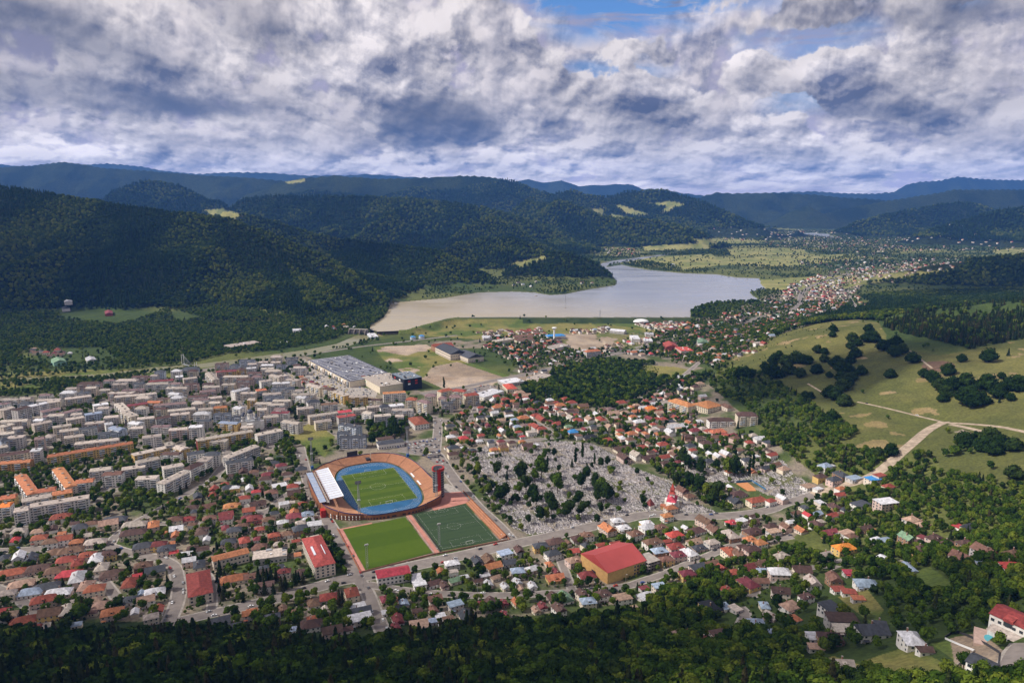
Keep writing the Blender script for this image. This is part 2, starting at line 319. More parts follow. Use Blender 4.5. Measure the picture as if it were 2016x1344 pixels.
# ------------------------------------------------------------------ materials
MATS = {}
def mat(name, col, rough=.8, spec=.3, var=.12, scale=.4, metal=0.0, bump=0.0, bscale=2.0, stretch=None, rnd=0.0, trans=0.0):
    """procedural paint: base colour broken by two sizes of noise, optional bump and per-copy variation"""
    if name in MATS: return MATS[name]
    m = D.materials.new(name); m.use_nodes = True; t = NT(m.node_tree); MATS[name] = m
    o = t.n('ShaderNodeOutputMaterial'); b = t.n('ShaderNodeBsdfPrincipled')
    tc = t.n('ShaderNodeTexCoord'); vec = tc.outputs['Object']
    if stretch:
        mp = t.n('ShaderNodeMapping'); t.l(vec, mp.inputs[0]); mp.inputs['Scale'].default_value = stretch; vec = mp.outputs[0]
    c = (*col, 1)
    f, _ = t.noise(vec, scale, 5, .6)
    hi = tuple(min(1, q*(1+var)) for q in col)+(1,); lo = tuple(q*(1-var*1.3) for q in col)+(1,)
    cc = t.mix(t.mr(f, .3, .7), lo, hi)
    if rnd:
        oi = t.n('ShaderNodeObjectInfo'); hs = t.n('ShaderNodeHueSaturation')
        t.put(hs.inputs['Value'], t.mr(oi.outputs['Random'], 0, 1, 1-rnd, 1+rnd, False))
        r2 = t.m('FRACT', t.m('MULTIPLY', oi.outputs['Random'], 17.3))
        t.put(hs.inputs['Hue'], t.mr(r2, 0, 1, .5-rnd*.07, .5+rnd*.05, False)); t.l(cc, hs.inputs['Color']); cc = hs.outputs[0]
    t.l(cc, b.inputs['Base Color']); b.inputs['Roughness'].default_value = rough; b.inputs['Metallic'].default_value = metal
    b.inputs['Specular IOR Level'].default_value = spec
    if bump:
        f2, _ = t.noise(vec, bscale, 3, .6); bp = t.n('ShaderNodeBump'); bp.inputs['Strength'].default_value = bump; t.l(f2, bp.inputs['Height']); t.l(bp.outputs[0], b.inputs['Normal'])
    if trans:
        tr = t.n('ShaderNodeBsdfTranslucent'); t.l(cc, tr.inputs[0]); ms = t.n('ShaderNodeMixShader'); ms.inputs[0].default_value = trans
        t.l(b.outputs[0], ms.inputs[1]); t.l(tr.outputs[0], ms.inputs[2]); t.l(ms.outputs[0], o.inputs[0])
    else: t.l(b.outputs[0], o.inputs[0])
    return m
def ground_mat():
    m = D.materials.new('ground'); m.use_nodes = True; t = NT(m.node_tree)
    o = t.n('ShaderNodeOutputMaterial'); b = t.n('ShaderNodeBsdfPrincipled'); b.inputs['Roughness'].default_value = 1; b.inputs['Specular IOR Level'].default_value = .1
    at = t.n('ShaderNodeAttribute', attribute_name='tint'); ak = t.n('ShaderNodeAttribute', attribute_name='wood')
    tc = t.n('ShaderNodeTexCoord'); v = tc.outputs['Object']
    f1, _ = t.noise(v, .35, 6, .65); f2, _ = t.noise(v, .045, 5, .6)
    c1 = t.mix(t.mr(f1, .3, .7), (.72, .72, .74, 1), (1.28, 1.26, 1.2, 1)); c = t.mix(1.0, at.outputs['Color'], c1, 'MULTIPLY')
    c2 = t.mix(t.mr(f2, .3, .7), (.85, .86, .9, 1), (1.15, 1.12, 1.05, 1)); c = t.mix(1.0, c, c2, 'MULTIPLY')
    f3, _ = t.noise(v, .06, 4, .7); c3 = t.mix(t.mr(f3, .35, .65), (.55, .6, .62, 1), (1.45, 1.4, 1.25, 1))
    c = t.mix(ak.outputs['Fac'], c, t.mix(1.0, c, c3, 'MULTIPLY'))
    t.l(c, b.inputs['Base Color'])
    bp = t.n('ShaderNodeBump'); t.put(bp.inputs['Strength'], t.m('MULTIPLY', ak.outputs['Fac'], .9)); bp.inputs['Distance'].default_value = 26
    f4, _ = t.noise(v, .03, 6, .75); t.l(f4, bp.inputs['Height']); t.l(bp.outputs[0], b.inputs['Normal'])
    t.l(b.outputs[0], o.inputs[0]); return m
def water_mat(name, col, rough, bs):
    m = D.materials.new(name); m.use_nodes = True; t = NT(m.node_tree)
    o = t.n('ShaderNodeOutputMaterial'); b = t.n('ShaderNodeBsdfPrincipled')
    tc = t.n('ShaderNodeTexCoord'); v = tc.outputs['Object']
    mp = t.n('ShaderNodeMapping'); t.l(v, mp.inputs[0]); mp.inputs['Scale'].default_value = (.0022, .009, 1); mp.inputs['Rotation'].default_value = (0, 0, .25)
    f, _ = t.noise(mp.outputs[0], 1.0, 5, .6, .4)
    # wind-roughened bands mirror more sky than the silt-coloured calm water
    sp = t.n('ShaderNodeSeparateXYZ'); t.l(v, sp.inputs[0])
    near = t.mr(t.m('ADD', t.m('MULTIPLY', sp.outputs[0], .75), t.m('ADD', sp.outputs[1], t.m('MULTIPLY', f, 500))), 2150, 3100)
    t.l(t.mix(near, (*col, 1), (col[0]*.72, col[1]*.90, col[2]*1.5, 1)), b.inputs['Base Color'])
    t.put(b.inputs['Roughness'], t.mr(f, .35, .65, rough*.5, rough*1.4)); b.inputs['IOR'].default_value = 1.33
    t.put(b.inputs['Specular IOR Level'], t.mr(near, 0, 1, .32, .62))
    w2 = t.n('ShaderNodeMapping'); t.l(v, w2.inputs[0]); w2.inputs['Scale'].default_value = (.12, .3, 1)
    f2, _ = t.noise(w2.outputs[0], 1, 4, .6); bp = t.n('ShaderNodeBump'); bp.inputs['Strength'].default_value = bs; t.l(f2, bp.inputs['Height']); t.l(bp.outputs[0], b.inputs['Normal'])
    t.l(b.outputs[0], o.inputs[0]); return m
ROOFC = dict(r=(.26, .065, .045), b=(.15, .085, .06), d=(.085, .05, .043), o=(.38, .15, .07), g=(.05, .055, .068), w=(.52, .52, .55), s=(.38, .33, .29), c=(.40, .05, .05), n=(.15, .24, .15),
             u=(.26, .32, .42), t=(.34, .23, .17), m=(.17, .04, .045), U=(.04, .2, .48), O=(.62, .19, .04), G=(.03, .38, .15), k=(.022, .025, .033), p=(.19, .125, .125))
ROOFN = dict(r='brick-red', b='brown', d='dark-brown', o='terracotta', g='slate-grey', w='white', s='grey', c='bright red', n='green', u='pale-blue', t='tan', m='maroon', U='blue', O='orange', G='emerald', k='black', p='mauve')
WALLC = dict(w=(.76, .73, .69), c=(.68, .60, .47), y=(.60, .42, .16), g=(.50, .47, .45), p=(.58, .44, .39), b=(.3, .18, .11), n=(.3, .5, .4), e=(.62, .54, .46), o=(.5, .3, .12), l=(.5, .55, .64), m=(.25, .06, .05), B=(.05, .09, .2), r=(.36, .1, .06), d=(.2, .15, .12))
WALLN = dict(w='white', c='cream', y='yellow', g='grey', p='pink', b='brown', n='mint', e='beige', o='ochre', l='pale-blue', m='maroon', B='dark-blue', r='brick-red', d='dark-brown')
def roofm(k): return mat('roof_'+ROOFN[k].replace(' ', '_').replace('-', '_'), ROOFC[k], .55 if k in 'wugU' else .85, .3, .26, .45, rnd=.22)
def wallm(k): return mat('wall_'+WALLN[k].replace(' ', '_'), WALLC[k], .9, .2, .1, .35, rnd=.08)
GLASS = mat('window_glass', (.03, .04, .05), .15, .6, .3, .8)
FRAME = mat('window_frame', (.7, .7, .7), .6)
CONC = mat('concrete', (.33, .30, .27), .9, .2, .18, .3)
ASPH = mat('asphalt', (.20, .175, .16), .9, .2, .14, .12)
DARK = mat('dark_metal', (.03, .03, .035), .5)
STEEL = mat('grey_steel', (.3, .31, .33), .5)
WHITE = mat('white_paint', (.8, .8, .8), .6, var=.04)

# ------------------------------------------------------------------ object helpers
C = sc.collection.objects
def me(name, verts, faces, mats, mi=None, smooth_=False):
    m = D.meshes.new(name); m.from_pydata([tuple(map(float, v)) for v in verts], [], faces)
    for q in (mats if isinstance(mats, (list, tuple)) else [mats]): m.materials.append(q)
    if mi is not None: m.polygons.foreach_set('material_index', mi)
    if smooth_: m.polygons.foreach_set('use_smooth', [True]*len(faces))
    m.update(); return m
def ob(name, mesh, parent=None, loc=(0, 0, 0), rz=0.0, scale=(1, 1, 1)):
    o = D.objects.new(name, mesh); C.link(o); o.location = loc; o.rotation_euler = (0, 0, rz); o.scale = scale
    if parent is not None: o.parent = parent
    return o
THINGS = []
def tag(o, label=None, cat=None, group=None, kind=None):
    if label: o['label'] = label
    if cat: o['category'] = cat
    if group: o['group'] = group
    if kind: o['kind'] = kind
    return o
def thing(name, label, cat, loc, rz=0.0, group=None, auto=None):
    """auto = short description; its distinguishing words are added at the end"""
    o = ob(name, None, None, loc, rz); o.empty_display_size = 1
    tag(o, label, cat, group)
    if auto: THINGS.append((o, auto, loc))
    return o
class MB:
    """collects shapes with material slots into one mesh"""
    def __init__(s): s.v = []; s.f = []; s.mi = []; s.mats = []
    def slot(s, m):
        if m not in s.mats: s.mats.append(m)
        return s.mats.index(m)
    def add(s, v, f, m):
        b = len(s.v); s.v += list(v); s.f += [tuple(i+b for i in q) for q in f]; s.mi += [s.slot(m)]*len(f)
    def box(s, x0, x1, y0, y1, z0, z1, m, bottom=True):
        v = [(x0, y0, z0), (x1, y0, z0), (x1, y1, z0), (x0, y1, z0), (x0, y0, z1), (x1, y0, z1), (x1, y1, z1), (x0, y1, z1)]
        f = [(4, 5, 6, 7), (0, 1, 5, 4), (1, 2, 6, 5), (2, 3, 7, 6), (3, 0, 4, 7)]
        if bottom: f.append((3, 2, 1, 0))
        s.add(v, f, m)
    def prism(s, pts, z0, z1, m, mtop=None):
        n = len(pts); a = 0.5*sum(pts[i][0]*pts[(i+1) % n][1]-pts[(i+1) % n][0]*pts[i][1] for i in range(n))
        if a < 0: pts = pts[::-1]
        zt = z1 if hasattr(z1, '__len__') else [z1]*n
        v = [(p[0], p[1], z0) for p in pts]+[(p[0], p[1], q) for p, q in zip(pts, zt)]
        s.add(v, [(i, (i+1) % n, n+(i+1) % n, n+i) for i in range(n)]+[tuple(range(n-1, -1, -1))], m)
        s.add(v[n:], [tuple(range(n))], mtop or m)
    def bar(s, a, b, r, m, n=4):
        a = np.array(a, float); b = np.array(b, float); d = b-a; d /= np.linalg.norm(d)+1e-9
        u = np.cross(d, (0, 0, 1.0)); u = u if np.linalg.norm(u) > .01 else np.array((1., 0, 0)); u /= np.linalg.norm(u); w = np.cross(d, u)
        ring = [(math.cos(2*math.pi*(k+.5)/n)*u+math.sin(2*math.pi*(k+.5)/n)*w) for k in range(n)]
        rb = r if not isinstance(r, tuple) else r[1]; ra = r if not isinstance(r, tuple) else r[0]
        v = [a+q*ra for q in ring]+[b+q*rb for q in ring]
        s.add(v, [(k, (k+1) % n, n+(k+1) % n, n+k) for k in range(n)]+[tuple(range(n-1, -1, -1)), tuple(range(n, 2*n))], m)
    def mesh(s, name): return me(name, s.v, s.f, s.mats, s.mi)
    def build(s, name, parent=None, loc=(0, 0, 0), rz=0.0): return ob(name, s.mesh(name), parent, loc, rz)
def sheet(name, pts, z, m, kind=None, label=None):
    b = MB(); n = len(pts); b.add([(p[0], p[1], z) for p in pts], [tuple(range(n))], m)
    o = b.build(name); 
    if kind: o['kind'] = kind
    return o

# ------------------------------------------------------------------ occupancy raster (1.5 m cells), so nothing is put on a road or into a house
OX, OY, OC = -1500.0, 200.0, 1.5
OCC = np.zeros((2000, 1900), np.uint8)          # [ix, iy]
def occ_idx(x, y):
    i = ((np.asarray(x)-OX)/OC).astype(int); j = ((np.asarray(y)-OY)/OC).astype(int)
    ok = (i >= 0) & (i < OCC.shape[0]) & (j >= 0) & (j < OCC.shape[1]); return np.clip(i, 0, OCC.shape[0]-1), np.clip(j, 0, OCC.shape[1]-1), ok
def occ_poly(P, val=1):
    P = np.asarray(P)[:, :2]; lo = P.min(0); hi = P.max(0)
    xs = np.arange(lo[0]-OC, hi[0]+OC, OC*.7); ys = np.arange(lo[1]-OC, hi[1]+OC, OC*.7)
    X, Y = np.meshgrid(xs, ys); m = inpoly(X, Y, P); i, j, ok = occ_idx(X[m], Y[m]); OCC[i[ok], j[ok]] = val
def rect_pts(x, y, L, W, rz, pad=0.0):
    c, s = math.cos(rz), math.sin(rz); a = L/2+pad; b = W/2+pad
    return np.array([(x+c*u-s*v, y+s*u+c*v) for u, v in ((-a, -b), (a, -b), (a, b), (-a, b))])
def free(x, y, L, W, rz):
    c, s = math.cos(rz), math.sin(rz)
    U, V = np.meshgrid(np.linspace(-L/2, L/2, max(2, int(L/2))), np.linspace(-W/2, W/2, max(2, int(W/2))))
    i, j, ok = occ_idx(x+c*U-s*V, y+s*U+c*V); return not OCC[i, j].any()
def occ_line(P, w, val=1):
    P = np.asarray(P)[:, :2]
    for a, b in zip(P[:-1], P[1:]):
        d = b-a; L = np.hypot(*d)
        if L < .1: continue
        n = np.array((-d[1], d[0]))/L*w/2; occ_poly([a-n, b-n, b+n, a+n], val)

# ------------------------------------------------------------------ roads (px centre line, width)
TRACKD = mat('beige_dirt', (.36, .29, .22), .95, .1, .25, .15)
def chaikin(P, n=2):
    for _ in range(n):
        Q = [P[0]]
        for a, b in zip(P[:-1], P[1:]): Q += [a*.75+b*.25, a*.25+b*.75]
        Q.append(P[-1]); P = np.array(Q)
    return P
ROADS = [
 (15, '325,1226 355,1222 425,1205 504,1188 579,1168 664,1143 702,1137 735,1131 814,1113 864,1103 1008,1071 1108,1050 1183,1031 1220,1024 1258,1014 1295,1010 1333,1017 1420,1016 1512,1006 1537,992 1570,984 1605,972'),
 (13, '1600,973 1650,958 1700,945 1738,924 1768,897 1800,870 1830,843 1860,830'),
 (10, '333,1223 350,1183 353,1158 349,1135 345,1115 322,1101 283,1093 240,1085 215,1074 175,1075 0,1083 -60,1088'),
 (8, '215,1074 226,1055 262,1030 300,1010 345,985 390,960 420,942 470,925'),
 (8, '-20,1150 20,1168 60,1193 92,1237'), (7, '190,1128 215,1155 236,1185'),
 (11, '590,880 598,915 607,950 620,985 640,1018 660,1050 680,1085 696,1115 703,1137'),
 (10, '703,1137 722,1160 737,1200 754,1243'),
 (9, '722,1150 780,1160 854,1168 1008,1172 1070,1168 1133,1165 1195,1159 1235,1154 1262,1144 1308,1130 1358,1108 1408,1088 1433,1075 1475,1067 1512,1062 1560,1056'),
 (13, '790,885 830,893 858,888 874,915 893,942 916,970 941,1000 979,1033 1004,1062'),
 (11, '862,822 862,850 858,888'), (8, '862,826 925,833 932,815 940,795'),
 (15, '830,776 862,771 916,762 979,747 1029,739 1111,719 1160,706 1210,697 1260,684 1308,672 1370,657 1420,647 1483,630 1533,617 1563,610 1577,599 1576,580 1590,565 1640,548 1700,535'),
 (8, '1190,815 1215,807 1258,787 1305,766 1340,745 1378,712'), (7, '1008,805 1045,825 1078,845 1092,858'), (6, '1125,848 1160,841 1198,833'),
 (7, '395,728 504,712 600,700 700,683 800,672 900,660'), (6, '880,858 1000,870 1090,862'),
 (6, '1855,831 1960,838 2016,850 2080,862'), (7, '1870,835 1930,848 2016,880 2080,905'), (4, '1688,791 1720,798 1780,812 1850,829'),
 (10, '420,735 450,775 480,800 520,850 540,880'), (9, '215,790 235,812 262,858'), (8, '0,795 60,790 130,780'), (9, '290,900 345,880 395,862 520,845'), (10, '435,865 455,900 420,942'),
 (9, '265,915 370,850'), (9, '850,770 905,768'), (9, '560,735 600,770 650,800 700,815 790,812 860,822'),
 (7, '1455,1195 1470,1210 1452,1240'), (6, '1480,1175 1490,1160 1440,1140'), (7, '1512,1145 1560,1125 1620,1112 1650,1118'), (6, '1640,1105 1690,1098 1740,1100 1800,1110'), (9, '1980,1344 1995,1290 2016,1265'),
 (6, '1305,1095 1280,1060'), (6, '1100,1095 1115,1130 1128,1165'), (6, '470,965 480,1000 520,1010 560,985'), (7, '500,1040 540,990 600,950'), (6, '-20,1040 60,1038 120,1020'), (6, '310,1030 425,1033'),
 (7, '1460,1066 1475,1040 1440,1020'), (5, '1690,607 1675,590 1668,570'), (6, '400,1120 420,1150 416,1205'), (4, '1790,690 1810,705 1835,725'), (4, '1590,755 1620,773'),
]
def ribbon(P, w, lift):
    P = chaikin(P[:, :2]); d = np.gradient(P, axis=0); d /= np.linalg.norm(d, axis=1)[:, None]+1e-9; n = np.stack([-d[:, 1], d[:, 0]], 1)
    # resample for draping
    Q = []
    for i in range(len(P)-1):
        k = max(1, int(np.linalg.norm(P[i+1]-P[i])/8))
        for q in range(k): Q.append((P[i]*(1-q/k)+P[i+1]*q/k, n[i]*(1-q/k)+n[i+1]*q/k))
    Q.append((P[-1], n[-1])); pts = np.array([q[0] for q in Q]); nn = np.array([q[1] for q in Q])
    V = []; F = []; S = 4
    for t in np.linspace(-1, 1, S+1):
        e = pts+nn*w/2*t; V.append(np.column_stack([e, hz(e[:, 0], e[:, 1])+lift]))
    K = len(pts); V = np.concatenate(V)
    for s in range(S):
        for i in range(K-1): F.append(((s+1)*K+i, s*K+i, s*K+i+1, (s+1)*K+i+1))
    return V, F
ROADW = []
for ri, (w, s) in enumerate(ROADS):
    P = GP(s); ROADW.append((w, P)); occ_line(chaikin(P[:, :2]), w+2.5, 2)
    trk = (P[:, 1].mean() > 700) and s.split()[0] in ('1600,973', '1855,831', '1870,835', '1688,791', '1790,690', '1590,755')
    if not trk: V, F = ribbon(P, w+3.4, .12+.006*(ri % 9)); tag(ob('pavement', me('pavement', V, F, CONC)), kind='structure')
    V, F = ribbon(P, w*(.8 if trk and w < 10 else 1), .2+.008*(ri % 9)); tag(ob('dirt_track' if trk else 'road', me('road', V, F, TRACKD if trk else ASPH)), kind='structure')

# ------------------------------------------------------------------ ground colour by what grows or lies there
def poly_zone(px, py, s): return inpoly(px, py, pp(s))
MEADOW = ['1430,712 1470,690 1520,664 1560,650 1600,639 1640,632 1690,629 1730,634 1745,660 1740,690 1770,700 1800,690 1850,700 2100,650 2100,905 2016,890 1900,855 1850,905 1760,890 1740,890 1700,885 1640,882 1690,850 1670,832 1620,815 1600,800 1560,772 1540,762 1530,740 1480,730',
          '1845,905 1900,895 1960,888 2100,888 2100,965 2016,958 1930,940 1870,930 1850,920']
FIELD = ['1262,718 1330,722 1360,728 1340,740 1310,745 1270,738', '885,700 1003,740 960,762 880,768 835,748 800,738 755,708 735,683 840,678', '720,665 750,652 900,629 1360,628 1340,652 1130,657 950,668 850,662 800,655',
         '0,735 140,728 380,725 330,745 200,760 0,766', '0,700 60,700 60,712 0,716', '448,683 525,672 530,680 460,692', '560,850 620,830 660,860 640,900 600,880',
         '1785,1130 1830,1115 1880,1150 1850,1175 1800,1150', '1700,1300 1790,1270 1870,1310 1860,1344 1720,1344', '1560,1330 1640,1290 1700,1310 1700,1344', '1830,1265 1890,1260 1920,1280 1880,1300', '1690,870 1740,890 1700,885',
         '1650,1175 1700,1150 1740,1200 1720,1230', '1008,1250 1060,1250 1060,1262 1010,1268']
DIRT = ['1110,657 1230,652 1300,665 1260,685 1180,690 1120,690 1100,672', '835,742 880,762 960,755 990,742 900,712 850,722', '745,690 800,700 830,690 790,680', '1870,1255 1930,1245 1990,1290 1975,1344 1880,1310', '1990,1290 2100,1270 2100,1344 1985,1344',
        '1005,740 1040,735 1090,725 1080,745 1020,760', '560,725 640,740 760,790 700,800 640,780']
FARM = ['1430,490 1580,488 1590,500 1440,505', '1400,507 1600,510 1640,515 1560,525 1420,522', '1265,485 1390,478 1400,490 1270,494', '1240,508 1400,500 1430,520 1340,533 1250,520', '1360,470 1480,470 1500,480 1380,483', '1480,505 1680,500 1680,512 1500,514', '1950,490 2040,492 2040,505 1960,500',
        '1000,520 1072,503 1075,510 1020,530', '1165,412 1190,410 1186,425 1170,420', '1208,405 1222,404 1284,424 1240,424', '1277,402 1320,396 1350,403 1325,410 1318,417 1296,420 1312,408', '1200,420 1235,428 1220,434 1205,430', '1298,436 1320,441 1310,444',
        '400,413 440,411 480,424 460,432 410,425', '560,358 600,352 600,358 570,362', '1400,555 1900,530 1700,560 1600,580']
CEM = ['921,890 960,878 1100,868 1160,872 1200,888 1240,918 1330,950 1355,985 1410,1008 1330,1014 1260,1006 1190,1026 1050,1054 1012,1040 985,1010 955,965 935,930', '1320,922 1380,915 1450,912 1540,905 1560,930 1600,955 1606,968 1570,983 1512,974 1460,950 1390,948 1330,935', '340,612 400,618 405,624 350,630']
CEM2 = CEM[:2]
TOWN = ['-300,795 130,772 250,745 380,728 600,700 720,735 830,770 1000,742 1030,700 960,685 800,690 830,672 950,668 1130,655 1300,640 1420,618 1540,570 1600,545 1700,520 1900,505 1950,512 1700,560 1640,625 1540,670 1420,710 1400,760 1500,850 1600,930 1640,975 1560,1060 1400,1115 1280,1180 1010,1215 700,1255 480,1240 -300,1245']
def paint():
    px, py = to_px(GX, GY, GZ)
    col = np.zeros(GX.shape+(3,)); wood = np.zeros(GX.shape)
    n = fbm(GX, GY, 220, 5); n2 = fbm(GX+999, GY, 60, 4); n3 = fbm(GX, GY+777, 25, 3)
    def put(m, a, b, nn=None):
        nn = n2 if nn is None else nn; k = smooth(.35, .65, nn)[m][:, None]; col[m] = np.array(a)*(1-k)+np.array(b)*k
    allm = np.ones(GX.shape, bool)
    put(allm, (.045, .07, .02), (.10, .115, .035), n)
    far = GY > 3300; put(far, (.04, .065, .022), (.15, .16, .055), fbm(GX, GY*2.2, 330, 4))
    hill = (GZ > 22) & (GY > 1500) | (GY > 5200) & (GZ > 30); put(hill, (.010, .020, .009), (.026, .038, .014), n); wood[hill] = 1
    for s in TOWN: m = poly_zone(px, py, s) & (GY < 3200) & (GZ < 60); put(m, (.06, .085, .028), (.21, .18, .145), fbm(GX, GY, 28, 4)); wood[m] = 0
    cl = inpoly(px, py, pp('-300,798 130,775 250,748 380,730 600,705 700,790 870,800 860,830 700,860 560,880 430,900 300,930 100,1040 -300,1030')); put(cl, (.12, .115, .085), (.25, .225, .20), n3)
    for s in FIELD: m = poly_zone(px, py, s) & (GY < 2200); put(m, (.085, .12, .03), (.19, .175, .06)); wood[m] = 0
    m = (py > 626) & (py < 637) & (px > 1030) & (px < 1362) & (GY < 2100) & (GY > 1800); put(m, (.03, .05, .02), (.045, .065, .025))
    for s in DIRT: m = poly_zone(px, py, s) & (GY < 2200); put(m, (.24, .19, .145), (.34, .28, .22)); wood[m] = 0
    m = poly_zone(px, py, FIELD[1]) & (fbm(GX, GY, 70, 4) > .52); put(m, (.26, .2, .15), (.38, .31, .25)); m = poly_zone(px, py, DIRT[0]) & (fbm(GX, GY, 55, 4) > .6); put(m, (.1, .12, .04), (.16, .15, .06))
    for s in FARM: m = poly_zone(px, py, s) & (GY > 2600); put(m, (.16, .18, .06), (.25, .24, .095)); wood[m] = 0
    for s in MEADOW: m = poly_zone(px, py, s) & (GY < 1750); put(m, (.085, .095, .030), (.132, .130, .044), fbm(GX, GY, 130, 5)); wood[m] = 0
    bare = poly_zone(px, py, MEADOW[0]) & (GY < 1750) & (fbm(GX*1.2, GY, 48, 4) > .71); put(bare, (.2, .16, .075), (.26, .2, .11))
    q = ((px-1848)/33)**2+((py-721)/11)**2 < 1; col[q & (GY < 1750)] = (.13, .085, .06)
    m = inpoly(px, py, pp('1880,850 1895,845 1918,854 1905,858')) & (GY < 1500); col[m] = (.3, .25, .2)
    for s in CEM2: m = poly_zone(px, py, s) & (GY < 1600); put(m, (.10, .105, .055), (.25, .22, .19), n3)
    m = (GZ < LAKE_Z+.8) & inpoly(GX, GY, LAKE_W); col[m] = (.2, .16, .1); m = (px > 700) & (px < 800) & (py > 590) & (py < 645) & ~inpoly(GX, GY, LAKE_W); col[m] = (.05, .07, .025)
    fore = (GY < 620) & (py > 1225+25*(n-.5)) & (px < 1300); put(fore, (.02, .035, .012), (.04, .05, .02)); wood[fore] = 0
    return col, wood
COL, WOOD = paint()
def build_ground():
    nr, nt = GX.shape; V = np.stack([GX, GY, GZ], -1).reshape(-1, 3)
    idx = np.arange(nr*nt).reshape(nr, nt); q = np.stack([idx[:-1, :-1], idx[:-1, 1:], idx[1:, 1:], idx[1:, :-1]], -1).reshape(-1, 4)[:, ::-1]
    m = D.meshes.new('ground'); m.vertices.add(len(V)); m.vertices.foreach_set('co', V.ravel())
    m.loops.add(q.size); m.loops.foreach_set('vertex_index', q.ravel().astype(np.int32))
    m.polygons.add(len(q)); m.polygons.foreach_set('loop_start', np.arange(0, q.size, 4, dtype=np.int32)); m.polygons.foreach_set('loop_total', np.full(len(q), 4, np.int32))
    m.polygons.foreach_set('use_smooth', np.ones(len(q), bool)); m.update(calc_edges=True)
    a = m.attributes.new('tint', 'FLOAT_COLOR', 'POINT'); c = np.ones((len(V), 4)); c[:, :3] = COL.reshape(-1, 3); a.data.foreach_set('color', c.ravel())
    a = m.attributes.new('wood', 'FLOAT', 'POINT'); a.data.foreach_set('value', WOOD.ravel())
    m.materials.append(ground_mat()); o = ob('ground', m); o['kind'] = 'structure'; return o
build_ground()
def water(name, W, z, m, pad):
    n = len(W); a = .5*sum(W[i-1][0]*W[i][1]-W[i][0]*W[i-1][1] for i in range(n)); sg = 1 if a > 0 else -1
    P = []
    for i in range(n):
        d = W[(i+1) % n]-W[i-1]; d = d/(np.linalg.norm(d)+1e-9); P.append(W[i]+np.array((d[1], -d[0]))*pad*sg)
    if sg < 0: P = P[::-1]
    return sheet(name, P, z, m, 'structure')
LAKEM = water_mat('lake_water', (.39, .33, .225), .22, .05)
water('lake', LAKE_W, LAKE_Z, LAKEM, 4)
sheet('river', RIVER_W, -.9, water_mat('river_water', (.20, .19, .10), .2, .05), 'structure')
for nm, W in (('reservoir', FARLAKE_W), ('reservoir', POND_W)): water(nm, W, 13.0, LAKEM, 0)
sheet('creek', CREEK_W, LAKE_Z+.4, LAKEM, 'structure')
# ------------------------------------------------------------------ stadium (local frame: x across the pitch, y along it, metres)
STH = 0.42935; SCX, SCY = -161.35, 804.29
def SL(x, y):
    c, s = math.cos(STH), math.sin(STH); return SCX+c*x-s*y, SCY+s*x+c*y
def lines(b, segs, z, w, m):
    for x0, y0, x1, y1 in segs:
        d = math.hypot(x1-x0, y1-y0); nx, ny = -(y1-y0)/d*w/2, (x1-x0)/d*w/2
        b.add([(x0-nx, y0-ny, z), (x1-nx, y1-ny, z), (x1+nx, y1+ny, z), (x0+nx, y0+ny, z)], [(0, 1, 2, 3)], m)
def arc(cx, cy, r, a0, a1, n=24):
    p = [(cx+r*math.cos(a0+(a1-a0)*k/n), cy+r*math.sin(a0+(a1-a0)*k/n)) for k in range(n+1)]
    return [(*p[k], *p[k+1]) for k in range(n)]
def pitch_lines(x0, x1, y0, y1, s=1.0):
    cx, cy = (x0+x1)/2, (y0+y1)/2; L = [(x0, y0, x1, y0), (x1, y0, x1, y1), (x1, y1, x0, y1), (x0, y1, x0, y0), (x0, cy, x1, cy)]+arc(cx, cy, 9.15*s, 0, 2*math.pi)
    for yy, d in ((y0, 1), (y1, -1)):
        for hw, dp in ((20.1*s, 16.5*s), (9.2*s, 5.5*s)): L += [(cx-hw, yy, cx-hw, yy+d*dp), (cx-hw, yy+d*dp, cx+hw, yy+d*dp), (cx+hw, yy+d*dp, cx+hw, yy)]
    return L
def turf_mat(name, a, b, step, lin=0.0):
    if name in MATS: return MATS[name]
    m = D.materials.new(name); m.use_nodes = True; t = NT(m.node_tree); MATS[name] = m
    o = t.n('ShaderNodeOutputMaterial'); p = t.n('ShaderNodeBsdfPrincipled'); p.inputs['Roughness'].default_value = .95; p.inputs['Specular IOR Level'].default_value = .1
    tc = t.n('ShaderNodeTexCoord'); sp = t.n('ShaderNodeSeparateXYZ'); t.l(tc.outputs['Object'], sp.inputs[0])
    f, _ = t.noise(tc.outputs['Object'], .12, 5, .65); mp = t.n('ShaderNodeMapping'); t.l(tc.outputs['Object'], mp.inputs[0]); mp.inputs['Scale'].default_value = (.02, .25, 1)
    g, _ = t.noise(mp.outputs[0], 1, 4, .6)
    k = t.m('SINE', t.m('MULTIPLY', sp.outputs[1], 2*math.pi/step)); k = t.mr(k, -.25, .25)
    k = t.m('ADD', t.m('MULTIPLY', k, .35), t.m('ADD', t.m('MULTIPLY', f, .7), t.m('MULTIPLY', g, lin)))
    t.l(t.mix(t.mr(k, .25, .95), (*a, 1), (*b, 1)), p.inputs['Base Color']); t.l(p.outputs[0], o.inputs[0]); return m
TRACK = mat('running_track_blue', (.018, .095, .21), .75, .3, .14, .08)
TARTAN = mat('red_tartan', (.42, .19, .15), .9, .2, .14, .12)
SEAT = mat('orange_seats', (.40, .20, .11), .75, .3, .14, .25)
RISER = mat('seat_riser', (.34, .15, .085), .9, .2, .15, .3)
ORANGE = mat('orange_plaster', (.29, .12, .06), .85, .2, .12, .3)
NAVY = mat('navy_rail', (.03, .04, .16), .6)
REDP = mat('red_cladding', (.42, .03, .025), .5)
BLUEP = mat('blue_paint', (.03, .12, .4), .5)
